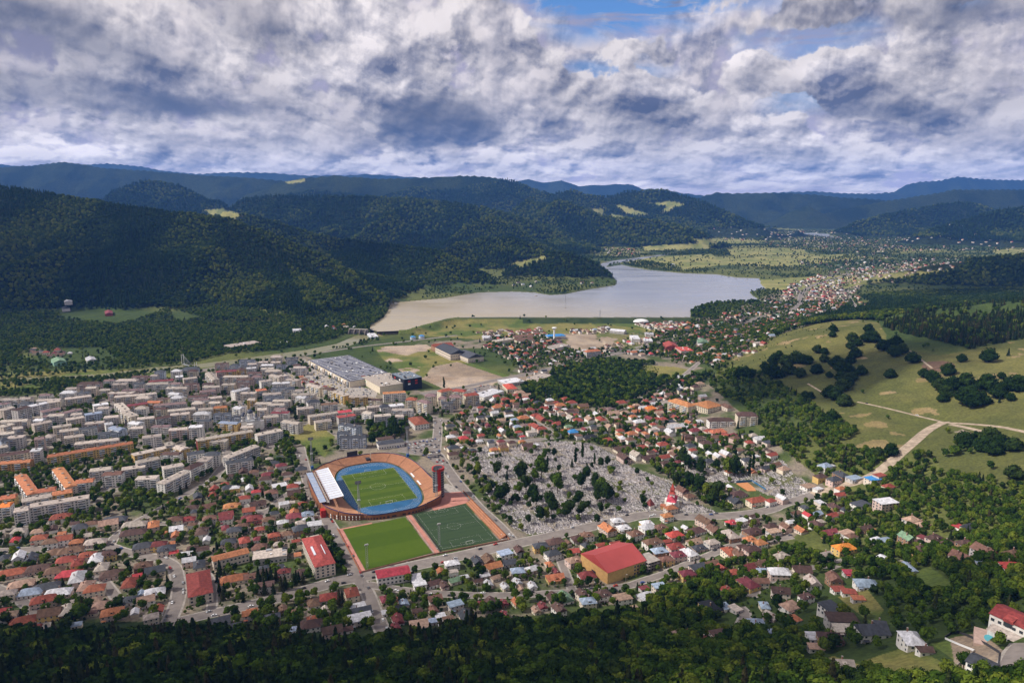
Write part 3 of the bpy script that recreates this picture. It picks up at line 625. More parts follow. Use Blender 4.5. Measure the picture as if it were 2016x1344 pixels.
# level the ground under it
def oval(off, n=96, hw=45.0, hl=42.0):
    """closed oval, half width hw+off, straight half-length hl"""
    P = []
    for k in range(n):
        a = 2*math.pi*k/n; P.append(((hw+off)*math.copysign(abs(math.cos(a))**.62, math.cos(a)), (81+off)*math.copysign(abs(math.sin(a))**.74, math.sin(a))))
    return P
b = MB(); b.add([(x, y, .30) for x, y in oval(-1)], [tuple(range(96))], TRACK)
L = []
for k in range(7):
    P = oval(-3-1.25*k, 64); L += [(*P[i], *P[(i+1) % 64]) for i in range(64)]
lines(b, L, .304, .07, WHITE)
tag(b.build('running_track', None, (SCX, SCY, 0), STH), kind='structure')
b = MB(); b.prism([(-34, -52.5), (34, -52.5), (34, 52.5), (-34, 52.5)], .31, .36, turf_mat('stadium_turf', (.050, .088, .010), (.078, .118, .014), 21)); lines(b, pitch_lines(-33.2, 33.2, -51.5, 51.5), .366, .09, WHITE)
tag(b.build('football_pitch', None, (SCX, SCY, 0), STH), kind='structure')
b = MB(); b.prism([(-61, -96.5), (6, -96), (8, -183), (-59, -189)], .05, .35, turf_mat('practice_turf', (.050, .088, .008), (.068, .108, .010), 60))
tag(b.build('practice_pitch', None, (SCX, SCY, 0), STH), kind='structure')
b = MB(); b.prism([(16.5, -92), (77, -92), (77, -186), (16.5, -182)], .05, .35, turf_mat('artificial_turf', (.024, .044, .022), (.038, .064, .030), 9, .8)); lines(b, pitch_lines(20, 74, -180, -95, .8), .356, .06, WHITE)
tag(b.build('artificial_pitch', None, (SCX, SCY, 0), STH), kind='structure')
b = MB(); b.prism([(8, -92), (14, -92), (14.5, -186), (9, -186)], .0, .26, TARTAN); b.prism([(-66, -94), (-61.5, -94), (-59.5, -191), (-64, -191)], 0, .25, TARTAN)
b.prism([(62, -50), (86, -56), (85, -88), (58, -91), (40, -92), (40, -80)], 0, .24, TARTAN); b.prism([(-64, -94), (-30, -93), (-30, -97), (-64, -97)], 0, .26, TARTAN); b.prism([(64, -20), (80, -28), (86, -56), (62, -50)], 0, .24, CONC)
tag(b.build('plaza_paving', None, (SCX, SCY, 0), STH), kind='structure')
for P in (oval(22), [(-70, -90), (90, -80), (90, -192), (-68, -194)]): occ_poly([SL(*p) for p in P], 1)
stad = thing('stadium', 'orange terraced stadium bowl with blue running track around a green pitch', 'stadium', (SCX, SCY, 0), STH)
# rim: angle (deg) -> width, height
KEYS = [(0, 15, 7.5), (40, 15, 7), (60, 15, 6.5), (90, 16, 6.5), (120, 16, 6.5), (145, 22, 8), (165, 30, 11), (180, 31, 13), (205, 30, 12), (222, 20, 8.5), (240, 10, 6), (270, 8, 5.5), (298, 10, 6.5), (315, 19, 9.5), (335, 19, 11), (350, 16, 8.5), (360, 15, 7.5)]
def bowl(a0, a1, seatm, n):
    A = np.linspace(a0, a1, n+1); kk = np.array(KEYS); W = np.interp(A % 360.0001, kk[:, 0], kk[:, 1]); Hh = np.interp(A % 360.0001, kk[:, 0], kk[:, 2])
    def pt(a, off):
        c, s = math.cos(R(a)), math.sin(R(a)); r = 46+off
        x = r*math.copysign(abs(c)**.62, c); y = (82+off)*math.copysign(abs(s)**.74, s); return x, y
    b = MB(); rows = 14; V = []; z0 = 1.3
    for i, a in enumerate(A):
        col = [(*pt(a, 0), .3), (*pt(a, 0), z0)]
        for r in range(rows):
            o = W[i]*(r+1)/rows; z = z0+(Hh[i]-z0)*(r+1)/rows; col.append((*pt(a, o), z-(Hh[i]-z0)/rows)); col.append((*pt(a, o), z))
        V.append(col)
    K = len(V[0]); verts = [p for c in V for p in c]; ft = []; fr = []
    for i in range(n):
        for j in range(K-1):
            q = (i*K+j, (i+1)*K+j, (i+1)*K+j+1, i*K+j+1)[::-1]; (ft if j % 2 == 1 else fr).append(q)
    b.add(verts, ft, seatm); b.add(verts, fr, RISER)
    # outer wall with dark openings
    wv = []
    for i, a in enumerate(A):
        x, y = pt(a, W[i]+.05); wv += [(x, y, 0), (x, y, Hh[i]-1.6), (x, y, Hh[i]-.2), (x, y, Hh[i]+.9)]
    b.add(wv, [(4*i, 4*i+4, 4*i+5, 4*i+1) for i in range(n)], ORANGE); b.add(wv, [(4*i+1, 4*i+5, 4*i+6, 4*i+2) for i in range(n)], ORANGE); b.add(wv, [(4*i+2, 4*i+6, 4*i+7, 4*i+3) for i in range(n)], NAVY)
    wv2 = []
    for i in range(n):
        am = A[i]+(A[i+1]-A[i])*.25; an = A[i]+(A[i+1]-A[i])*.8; w_ = (W[i]+W[i+1])/2; h_ = Hh[i]
        for zlo, zhi in ((.8, 2.6), (3.4, min(5.4, h_-1.8))):
            if zhi-zlo < 1: continue
            p, q = pt(am, w_+.22), pt(an, w_+.22); b.add([(*p, zlo), (*q, zlo), (*q, zhi), (*p, zhi)], [(0, 1, 2, 3)], WHITE if (208 < am < 236 and i % 2) else DARK)
    return b
for a0, a1 in ((-20, 8), (8.6, 34), (34.6, 60), (60.6, 84), (84.6, 108), (108.6, 132), (132.6, 154)): bowl(a0+360 if a0 < 0 else a0, a1+360 if a0 < 0 else a1, SEAT, 12).build('stand_section', stad)
tag(bowl(154.6, 216, mat('shaded_seats', (.34, .17, .1), .8), 22).build('covered_stand', stad), 'covered west stand under the striped roof')  # covered seats: seat colour darkened to carry the roof's shade
for a0, a1 in ((216.6, 244), (244.6, 296), (296.6, 318), (318.6, 339.4)): bowl(a0, a1, SEAT, 16).build('stand_section', stad)
b = MB(); b.box(-2.6, 2.6, 76, 84, 1.4, 4.4, DARK); b.build('tunnel_mouth', stad, (9, 9, 0))
# striped roof over the west stand
CORW = mat('pale_roof_sheet', (.62, .66, .74), .4, .4, .06); CORB = mat('blue_grey_roof_sheet', (.28, .34, .46), .45, .4, .08)
b = MB(); n = 17
for k in range(n):
    y0 = -50+k*93/n; y1 = y0+93/n
    b.add([(-65.5, y0, 15.5), (-50.5, y0, 17.3), (-50.5, y0+1.9, 16.5), (-65.5, y0+1.9, 14.8)], [(0, 1, 2, 3)], CORB); b.add([(-65.5, y0+1.9, 14.8), (-50.5, y0+1.9, 16.5), (-50.5, y1, 17.3), (-65.5, y1, 15.5)], [(0, 1, 2, 3)], CORW)
b.box(-50.6, -50.2, -50, 43, 15.6, 17.6, WHITE); b.build('canopy_roof', stad)
b = MB(); b.prism([(-76.5, -52), (-69.5, -52), (-69.5, 42), (-76.5, 42)], 14.4, 14.8, CORB)
for k in range(9): b.box(-76.5, -69.5, -52+k*11.6, -51.6+k*11.6, 14.82, 15.1, WHITE)
b.build('rear_roof', stad)
b = MB(); b.box(-69.3, -65.7, -52, 43, 13.2, 13.5, CONC)
for x in (-69, -66): 
    b.bar((x, -52, 16.6), (x, 43, 16.6), .18, RISER)
for k in range(15): b.bar((-69, -52+k*6.7, 13.4), (-69, -52+k*6.7, 16.6), .12, RISER); b.bar((-69, -52+k*6.7, 16.6), (-51, -52+k*6.7, 17.8), .14, RISER)
for k in range(10): b.bar((-76, -51+k*10.2, 0), (-76, -51+k*10.2, 14.5), .35, ORANGE); b.bar((-66, -51+k*10.2, 4), (-66, -51+k*10.2, 15.5), .3, STEEL)
b.build('roof_truss', stad)
# curved clubhouse front with white panels
b = MB()
b.box(-77, -72, -60, -52.5, 0, 8.5, REDP); b.build('clubhouse_front', stad)
b = MB(); b.box(-7, 7, -.5, .5, 7, 13, DARK); b.bar((-4, 0, 0), (-4, 0, 7), .3, STEEL); b.bar((4, 0, 0), (4, 0, 7), .3, STEEL)
t = thing('scoreboard', 'black scoreboard on posts above the far rim of the orange stands', 'scoreboard', (*SL(-9, 99), 0), STH+.1); o = b.build('display_board', t)
# round tower of dark glass with red bands
tw = thing('round_tower', 'round dark glass tower with a red crown and red vertical band beside the orange stands', 'tower', (*SL(57.5, -57), 0), STH)
b = MB(); n = 24; ring = [(6.6*math.cos(2*math.pi*k/n), 6.6*math.sin(2*math.pi*k/n)) for k in range(n)]; b.prism(ring, 0, 33, mat('tinted_glass_wall', (.035, .04, .05), .2, .6, .2, .6)); b.build('glass_wall', tw)
b = MB()
for k in range(0, 11): 
    r2 = [(6.75*math.cos(2*math.pi*q/n), 6.75*math.sin(2*math.pi*q/n)) for q in range(n)]
    b.prism(r2, 2.8+k*2.9, 3.1+k*2.9, STEEL)
b.build('floor_band', tw)
b = MB(); b.prism([(7.3*math.cos(2*math.pi*q/n), 7.3*math.sin(2*math.pi*q/n)) for q in range(n)], 32.6, 35.6, REDP); b.prism([(5.4*math.cos(2*math.pi*q/n), 5.4*math.sin(2*math.pi*q/n)) for q in range(n)], 35.6, 35.7, DARK); b.build('crown', tw)
b = MB()
for a in (-1.75,):
    b.prism([(7.3*math.cos(a+d), 7.3*math.sin(a+d)) for d in (-.27, 0, .27)]+[(6.5*math.cos(a+.27), 6.5*math.sin(a+.27)), (6.5*math.cos(a-.27), 6.5*math.sin(a-.27))], 0, 32.6, REDP)
b.build('red_band', tw)
def floodlight(x, y, h, lab, boxes=True, base=None):
    X, Y = SL(x, y); t = thing('floodlight_mast', lab, 'floodlight', (X, Y, 0), STH, 'floodlight masts of the stadium')
    b = MB(); b.box(-1.6, 1.6, -1.6, 1.6, 0, 3.6, BLUEP); b.build('base', t)
    b = MB(); r = 1.1
    for sx in (-1, 1):
        for sy in (-1, 1): b.bar((sx*r, sy*r, 3), (sx*.55, sy*.55, h), .16, STEEL)
    k = 3
    while k < h-3:
        f = 1.1-(.55*k/h); g = 1.1-(.55*(k+3)/h)
        for s_ in (-1, 1): b.bar((-f, s_*f, k), (g, s_*g, k+3), .09, STEEL); b.bar((s_*f, f, k), (s_*g, -g, k+3), .09, STEEL)
        k += 3
    b.build('lattice', t)
    b = MB(); b.box(-3.2, 3.2, -.6, .6, h-3.4, h, DARK)
    for q in range(5): b.box(-2.9+q*1.25, -2.0+q*1.25, -.8, -.6, h-3, h-.4, STEEL)
    b.build('lamp_head', t); b = MB(); b.box(-1.8, 1.8, -1.6, 1.6, h*.48, h*.48+.4, STEEL); b.build('platform', t)
floodlight(-39, -75, 42, 'tall steel floodlight mast at the near left corner of the blue track'); floodlight(50, -72, 42, 'tall steel floodlight mast in front of the round dark tower')
floodlight(62, 84, 42, 'tall steel floodlight mast at the far right rim beside the car park'); floodlight(-62, 92, 42, 'tall steel floodlight mast behind the striped stand roof')
for x, y, lab in ((-56.5, -185, 'thin lattice floodlight mast at the near left corner of the light green practice pitch'), (19, -172, 'thin lattice floodlight mast at the near left corner of the dark artificial pitch')):
    X, Y = SL(x, y); t = thing('lattice_mast', lab, 'floodlight', (X, Y, 0), STH); b = MB()
    for sx in (-.9, .9): b.bar((sx, 0, 0), (sx, 0, 23), .17, STEEL)
    for k in range(0, 22, 2): b.bar((-.9, 0, k), (.9, 0, k+2), .1, STEEL)
    b.build('lattice', t); b = MB(); b.box(-2, 2, -.4, .4, 22.6, 23.4, STEEL)
    for q in (-1.6, -.5, .6): b.box(q, q+.9, -.7, -.35, 23.4, 24.4, WHITE)
    b.build('lamp_bar', t)
# goals
for x, y, w, lab in ((0, -52, 7.3, 'white goal at the near end of the stadium pitch'), (0, 52.3, 7.3, 'white goal at the far end of the stadium pitch'), (48, -180, 7.3, 'white goal at the near end of the dark artificial pitch'), (48, -96, 7.3, 'white goal at the far end of the dark artificial pitch')):
    b = MB(); s_ = -1 if y in (-52, -180) else 1
    for q in (-w/2, w/2): b.bar((q, 0, 0), (q, 0, 2.5), .11, WHITE); b.bar((q, 0, 2.5), (q, s_*1.8, 0), .06, WHITE)
    b.bar((-w/2, 0, 2.5), (w/2, 0, 2.5), .11, WHITE); b.bar((-w/2, s_*1.8, .1), (w/2, s_*1.8, .1), .06, WHITE); X, Y = SL(x, y); tag(b.build('goal', None, (X, Y, .36), STH), lab, 'goal', 'football goals')
# side terrace by the artificial pitch and the perimeter walls
t = thing('side_terrace', 'long narrow orange stepped terrace along the right side of the dark artificial pitch', 'terrace', (*SL(79, -137), 0), STH); b = MB()
for k in range(6): b.box(.2+k*1.1, 1.3+k*1.1, -48, 49, 0, .5+k*.5, SEAT if k % 2 else RISER)
b.build('steps', t); b = MB(); b.box(6.85, 7.05, -48, 49, 0, 4.0, ORANGE); b.build('back_wall', t)
def wall(pts, h, w, m, name, lab, cat='wall'):
    b = MB()
    for p, q in zip(pts[:-1], pts[1:]):
        p = np.array(p, float); q = np.array(q, float); d = q-p; L = np.hypot(*d)
        if L < .1: continue
        nrm = np.array((-d[1], d[0]))/L*w/2; k = max(1, int(L/12))
        for i in range(k):
            a = p+d*i/k; c = p+d*(i+1)/k; za, zc_ = float(hz(*a)), float(hz(*c)); zz = min(za, zc_)
            b.prism([a-nrm, c-nrm, c+nrm, a+nrm], zz-.4, [za+h, zc_+h, zc_+h, za+h], m)
    return tag(b.build(name), lab, cat)
wall([SL(-66.5, -93), SL(-64.5, -192)], 1.8, .4, ORANGE, 'boundary_wall', 'orange wall along the left side of the light green practice pitch')
wall([SL(-64, -192), SL(8, -187.5), SL(86, -190)], 1.6, .4, mat('brick_wall', (.3, .16, .11), .9), 'boundary_wall', 'brown wall between the practice pitches and the near street')
wall([SL(9, -94), SL(9.2, -185)], 1.0, .3, CONC, 'pitch_fence', 'low fence on the right edge of the light green practice pitch', 'fence')
wall([SL(15.6, -94), SL(15.9, -185)], 1.6, .2, DARK, 'pitch_fence', 'dark fence on the left edge of the artificial pitch', 'fence')
wall([SL(88, -56), SL(87.5, -190)], 1.8, .4, ORANGE, 'boundary_wall', 'orange wall behind the terrace of the artificial pitch')
for x, y, w, lab in ((46.8, 12, 14, 'white dugout shelter on the right side of the blue track, farther one'), (47, -14, 14, 'white dugout shelter on the right side of the blue track, nearer one')):
    b = MB(); b.box(-1, 1, -w/2, w/2, 0, .3, CONC); b.prism([(-1, -w/2), (1, -w/2), (1, w/2), (-1, w/2)], 2.1, 2.3, WHITE)
    for q in (-w/2+.2, 0, w/2-.2): b.bar((.9, q, .3), (.9, q, 2.1), .12, WHITE); b.bar((-.8, q, .3), (-.8, q, 2.1), .08, WHITE)
    X, Y = SL(x, y); tag(b.build('dugout', None, (X, Y, .36), STH), lab, 'dugout')

# ------------------------------------------------------------------ building builders
def win_mesh(w, h):
    key = ('win', w, h)
    if key not in MATS:
        b = MB(); b.box(-w/2-.12, w/2+.12, -.04, .03, -h/2-.12, h/2+.12, FRAME); b.box(-w/2, w/2, -.08, -.02, -h/2, h/2, GLASS); MATS[key] = b.mesh('window')
    return MATS[key]
DOORM = None
def roof_mesh(L, W, zt, h, typ, m, over=.45):
    """closed roof solid from eaves height zt"""
    a = L/2+over; c = W/2+over; th = .18; b = MB()
    if typ == 'f':
        b.prism([(-a, -c), (a, -c), (a, c), (-a, c)], zt, zt+.35, m); b.box(-a+.4, a-.4, -c+.4, c-.4, zt+.36, zt+.42, m, False); return b.mesh('roof')
    r = a-c*.92 if typ == 'h' else a
    r = max(r, .3)
    v = [(-a, -c, zt), (a, -c, zt), (a, c, zt), (-a, c, zt), (-a, -c, zt+th), (a, -c, zt+th), (a, c, zt+th), (-a, c, zt+th), (-r, 0, zt+h), (r, 0, zt+h)]
    f = [(3, 2, 1, 0), (0, 1, 5, 4), (1, 2, 6, 5), (2, 3, 7, 6), (3, 0, 4, 7), (4, 5, 9, 8), (6, 7, 8, 9), (5, 6, 9), (7, 4, 8)]
    b.add(v, f, m); return b.mesh('roof')
def house(x, y, z, L, W, rz, st, rk, typ, wk, detail=2, auto=None, name='house'):
    """st = eaves height. root > wall, roof (> chimney), window..., door"""
    rt = thing(name, None, 'house', (x, y, z), rz, None, auto); wm = wallm(wk); rm = roofm(rk)
    h = {'h': W*.36, 'g': W*.38, 'f': .4}[typ]
    b = MB(); b.box(-L/2, L/2, -W/2, W/2, -3, st, wm)
    if typ == 'g':
        for s in (-1, 1):
            e = s*L/2*.999; b.add([(e, -W/2, st), (e, W/2, st), (e, 0, st+h*.93)], [(0, 1, 2) if s > 0 else (2, 1, 0)], wm)
    b.build('wall', rt); ro = ob('roof', roof_mesh(L, W, st+.01, h, typ, rm), rt)
    if detail >= 1 and typ != 'f':
        b = MB(); cx = random.uniform(-.25, .25)*L; b.box(cx-.35, cx+.35, W*.12, W*.12+.7, st+h*.4, st+h+1.0, mat('chimney_brick', (.3, .16, .12), .9)); b.box(cx-.45, cx+.45, W*.12-.1, W*.12+.8, st+h+1.0, st+h+1.15, CONC); b.build('chimney', ro)
    if detail >= 2:
        if typ != 'f' and random.random() < .35:
            dz = st+h*.25; b = MB(); b.box(-1.1, 1.1, -W*.42, -W*.1, dz, dz+1.3, wm); b.prism([(-1.3, -W*.46), (1.3, -W*.46), (1.3, -W*.05), (-1.3, -W*.05)], dz+1.3, [dz+1.35, dz+1.35, dz+1.7, dz+1.7], rm); b.box(-.7, .7, -W*.425, -W*.41, dz+.2, dz+1.1, GLASS); b.build('dormer', ro)
        wmh = win_mesh(1.3, 1.3); fl = 2 if st > 4.4 else 1
        for q in range(fl):
            zz = 1.7+q*2.9; n = max(2, int(L/3.6))
            for s in (-1, 1):
                for k in range(n):
                    if q == 0 and k == n//2 and s == -1: continue
                    ob('window', wmh, rt, ((k+.5)/n*L-L/2, s*(W/2+.02), zz), 0 if s < 0 else math.pi)
            for s in (-1, 1):
                for k in range(2 if W > 7 else 1):
                    ob('window', wmh, rt, (s*(L/2+.02), (k+.5)/(2 if W > 7 else 1)*W-W/2, zz), math.pi/2 if s > 0 else -math.pi/2)
        b = MB(); n = max(2, int(L/3.6)); dx = (n//2+.5)/n*L-L/2; b.box(dx-.55, dx+.55, -W/2-.06, -W/2-.005, 0, 2.2, mat('door_wood', (.16, .08, .04), .6)); b.build('door', rt)
        if random.random() < .4 and L > 10:
            b = MB(); b.box(-L/2+.6, -L/2+4, -W/2-2, -W/2-.02, .0, .3, CONC); b.box(-L/2+.6, -L/2+4, -W/2-2, -W/2-.02, 2.7, 2.85, rm)
            for q in (-L/2+.8, -L/2+3.8): b.bar((q, -W/2-1.9, .3), (q, -W/2-1.9, 2.7), .1, WHITE)
            b.build('porch', rt)
    occ_poly(rect_pts(x, y, L, W, rz, 1.0)); return rt


def block(pa, pb, dep, floors, wk, rk, auto, flat=True, name='apartment_block', cat='apartment block', balc=True, detail=True, endk=None):
    """slab block between two roof-line points (world xy)"""
    pa = np.array(pa[:2]); pb = np.array(pb[:2]); d = pb-pa; L = float(np.hypot(*d)); L = max(L, 9); rz = math.atan2(d[1], d[0]); c = (pa+pb)/2; z = float(hz(*c)); H = floors*2.9+.6
    rt = thing(name, None, cat, (*c, z), rz, None, auto); wm = wallm(wk); b = MB(); b.box(-L/2, L/2, -dep/2, dep/2, -3, H, wm)
    if endk:
        for s in (-1, 1): b.box(s*L/2-(0.0 if s > 0 else .12), s*L/2+(.12 if s > 0 else 0.0), -dep/2, dep/2, -2.9, H-.01, wallm(endk))
    wb = b
    typ = 'f' if flat == 'f' else ('h' if flat == 'h' else 'g')
    if flat is True:
        b = MB(); m = roofm(rk); a = L/2+.4; cc = dep/2+.4; b.add([(-a, -cc, H), (a, -cc, H), (a, cc, H), (-a, cc, H), (-a, -cc, H+.25), (a, -cc, H+.25), (a, cc, H+.25), (-a, cc, H+.25), (-a+1.5, 0, H+2.1), (a-1.5, 0, H+2.1)], [(3, 2, 1, 0), (0, 1, 5, 4), (1, 2, 6, 5), (2, 3, 7, 6), (3, 0, 4, 7), (4, 5, 9, 8), (6, 7, 8, 9), (5, 6, 9), (7, 4, 8)], m)
        ro = b.build('roof', rt)
    else: ro = ob('roof', roof_mesh(L, dep, H+.01, dep*.3, typ, roofm(rk)), rt)
    b = MB(); n = max(1, int(L/16))
    for k in range(n):
        x = (k+.5)/n*L-L/2; b.box(x-1.1, x+1.1, -1.0, 1.4, H+.5, H+(2.9 if typ != 'f' else 2.2), CONC if flat != 'h' else wm)
    b.build('stair_head', ro)
    bays = max(2, int(L/3.3))
    b = wb
    for q in range(floors):
        z0 = .9+q*2.9
        for s in (-1, 1):
            for k in range(bays):
                x = (k+.5)/bays*L-L/2; y = s*(dep/2); bal = balc and (k % 4 in (1, 2))
                if bal:
                    y0, y1 = (y-1.1, y-.01) if s < 0 else (y+.01, y+1.1)
                    pm = (WHITE, wm, wallm('l'), wm, wallm('e'))[(k*7+q*3+int(abs(pa[0])))% 5]; b.box(x-1.55, x+1.55, y0, y1, z0-.9+.02, z0+.2, pm); b.box(x-1.5, x+1.5, (y-.95 if s < 0 else y+.02), (y-.02 if s < 0 else y+.95), z0+.21, z0+1.45, GLASS); b.box(x-1.55, x+1.55, y0, y1, z0+1.46, z0+1.56, WHITE)
                else: b.box(x-.75, x+.75, (y-.06 if s < 0 else y), (y if s < 0 else y+.06), z0+.05, z0+1.45, GLASS)
        for s in (-1, 1):
            for y in ((-dep*.22, dep*.22) if q % 1 == 0 else ()):
                e = s*(L/2+.13); b.box(min(e, e+s*.05), max(e, e+s*.05), y-.6, y+.6, z0+.05, z0+1.4, GLASS)
    wb.build('wall', rt)
    occ_poly(rect_pts(*c, L, dep, rz, 1.5)); return rt
# ------------------------------------------------------------------ particular buildings (roof corners in the photo, height)
def hall(corners, H, rk, typ, wk, label, name='hall', cat='building', rh=None, floors=0, auto=None, extra=None, over=.5, wdark=True):
    q_ = pp(corners); c0_ = G(*[np.array([v]) for v in q_.mean(0)], H)[0]; P = at_z(q_[:, 0], q_[:, 1], c0_[2]+H); c = P.mean(0); e1 = (P[1]-P[0]+P[2]-P[3])/2; e2 = (P[2]-P[1]+P[3]-P[0])/2; a, b_ = np.hypot(*e1), np.hypot(*e2)
    if a >= b_: L, W, rz = a, b_, math.atan2(e1[1], e1[0])
    else: L, W, rz = b_, a, math.atan2(e2[1], e2[0])
    if c[1] > 1650: W = min(W, 20)
    z = float(hz(*c)); t = thing(name, label, cat, (*c, z), rz, None, auto); wm = wallm(wk)
    b = MB(); b.box(-L/2, L/2, -W/2, W/2, -4, H, wm)
    rh = rh if rh is not None else (.4 if typ == 'f' else W*.2)
    if typ == 'g':
        for s in (-1, 1):
            e = s*L/2*.999; b.add([(e, -W/2, H), (e, W/2, H), (e, 0, H+rh*.93)], [(0, 1, 2) if s > 0 else (2, 1, 0)], wm)
    ob('roof', roof_mesh(L, W, H+.01, rh, typ, roofm(rk), over), t); near = c[1] < 1000; wmm = win_mesh(1.8, 1.7)
    for q in range(floors):
        zz = 1.2+q*(H-.4)/floors; hh = min(1.7, (H-.4)/floors*.55)
        for s in (-1, 1):
            n = max(2, int(L/3.4))
            for k in range(n):
                x = (k+.5)/n*L-L/2; y = s*W/2
                if near: ob('window', wmm, t, (x, y+s*.02, zz+hh/2), 0 if s < 0 else math.pi, (1, 1, hh/1.7)); continue
                b.box(x-.9, x+.9, min(y, y+s*.07), max(y, y+s*.07), zz, zz+hh, GLASS)
            n = max(1, int(W/4))
            for k in range(n):
                y = (k+.5)/n*W-W/2; x = s*L/2
                if near: ob('window', wmm, t, (x+s*.02, y, zz+hh/2), math.pi/2*s, (1, 1, hh/1.7)); continue
                b.box(min(x, x+s*.07), max(x, x+s*.07), y-.9, y+.9, zz, zz+hh, GLASS)
    b.build('wall', t)
    occ_poly(rect_pts(*c, L, W, rz, 2)); return t, L, W, rz
def roofstuff(t, L, W, H, n, seed=1):
    r = random.Random(seed)
    for k in range(n):
        b = MB(); x = r.uniform(-.45, .45)*L; y = r.uniform(-.42, .42)*W; s = r.uniform(.8, 2.6); b.box(x-s, x+s, y-s*.7, y+s*.7, H, H+r.uniform(.6, 1.8), r.choice((STEEL, WHITE, CONC, DARK))); b.build('roof_unit', t)
# shopping mall
MALLR = mat('mall_roof', (.10, .105, .14), .6, .35, .4, .06, stretch=(1, .35, 1)); ROOFC['M'] = (.15, .16, .2); ROOFN['M'] = 'mall'; MATS['roof_mall'] = MALLR
t, L, W, rz = hall('607,708 688,700 762,733 699,756', 12, 'M', 'f', 'c', 'huge shopping mall hall with a flat dark roof striped by skylights', 'shopping_mall', 'mall'); roofstuff(t, L, W, 12.4, 60)
b = MB(); r = random.Random(2)
for k in range(17):
    x = -L/2+5+k*(L-10)/16; b.box(x-.5, x+.5, -W/2+3, W/2-3, 12.43, 12.75, WHITE)
for k in range(5):
    y = -W/2+6+k*(W-12)/4; b.box(-L/2+3, L/2-3, y-.5, y+.5, 12.44, 12.65, STEEL)
b.build('skylight_strips', t)
for s in (-1, 1):
    for k in range(16):
        b = MB(); x = -L/2+(k+.5)*L/16; y = s*W/2; b.box(x-3.2, x+3.2, min(y, y+s*2.2), max(y, y+s*2.2), 0, 8.5 if k % 3 else 11, (wallm('c'), WHITE, wallm('e'), STEEL)[k % 4]); b.box(x-2.4, x+2.4, min(y+s*2.2, y+s*2.3), max(y+s*2.2, y+s*2.3), .5, 4.6, GLASS); b.build('shop_front', t)
t, L, W, rz = hall('716,742 762,733 801,750 752,764', 13, 's', 'f', 'c', 'cream cinema hall with a beige flat roof joined to the mall', 'cinema_hall', 'building'); roofstuff(t, L, W, 13.4, 24, 5)
b = MB(); b.box(-L/2-.3, -L/2, -W/2, -W/2+8, 9, 14.6, REDP); b.build('red_sign', t)
for s in (-1, 1):
    for k in range(4): b = MB(); b.box(-L/2+6+k*6, -L/2+9+k*6, s*W/2-(.2 if s < 0 else 0), s*W/2+(.2 if s > 0 else 0), 7, 10, (REDP, DARK, mat('green_panel', (.03, .25, .1), .5), WHITE)[k]); b.build('poster', t)
ROOFC['K'] = (.16, .19, .24); ROOFN['K'] = 'slate blue'; WALLC['k'] = (.02, .022, .03); WALLN['k'] = 'black'
t, L, W, rz = hall('772,736 805,730 827,741 799,748', 21, 'K', 'f', 'k', 'tall black glass end block of the mall with red and white signs', 'sign_tower', 'building'); roofstuff(t, L, W, 21.4, 22, 9)
b = MB()
for face in (0, 1):
    for s in (-1, 1):
        for k in range(4):
            z = 16.5-(k // 2)*5; 
            if face == 0: x = -L*.25+(k % 2)*L*.4; b.box(x-2.6, x+2.6, s*W/2-(.25 if s < 0 else 0), s*W/2+(.25 if s > 0 else 0), z-1.5, z+1.5, (REDP, WHITE, REDP, WHITE)[k] if k != 3 else REDP)
            else: y = -W*.22+(k % 2)*W*.4; b.box(s*L/2-(.25 if s < 0 else 0), s*L/2+(.25 if s > 0 else 0), y-2.4, y+2.4, z-1.4, z+1.4, (REDP, REDP, WHITE, REDP)[k])
b.build('sign_panel', t)
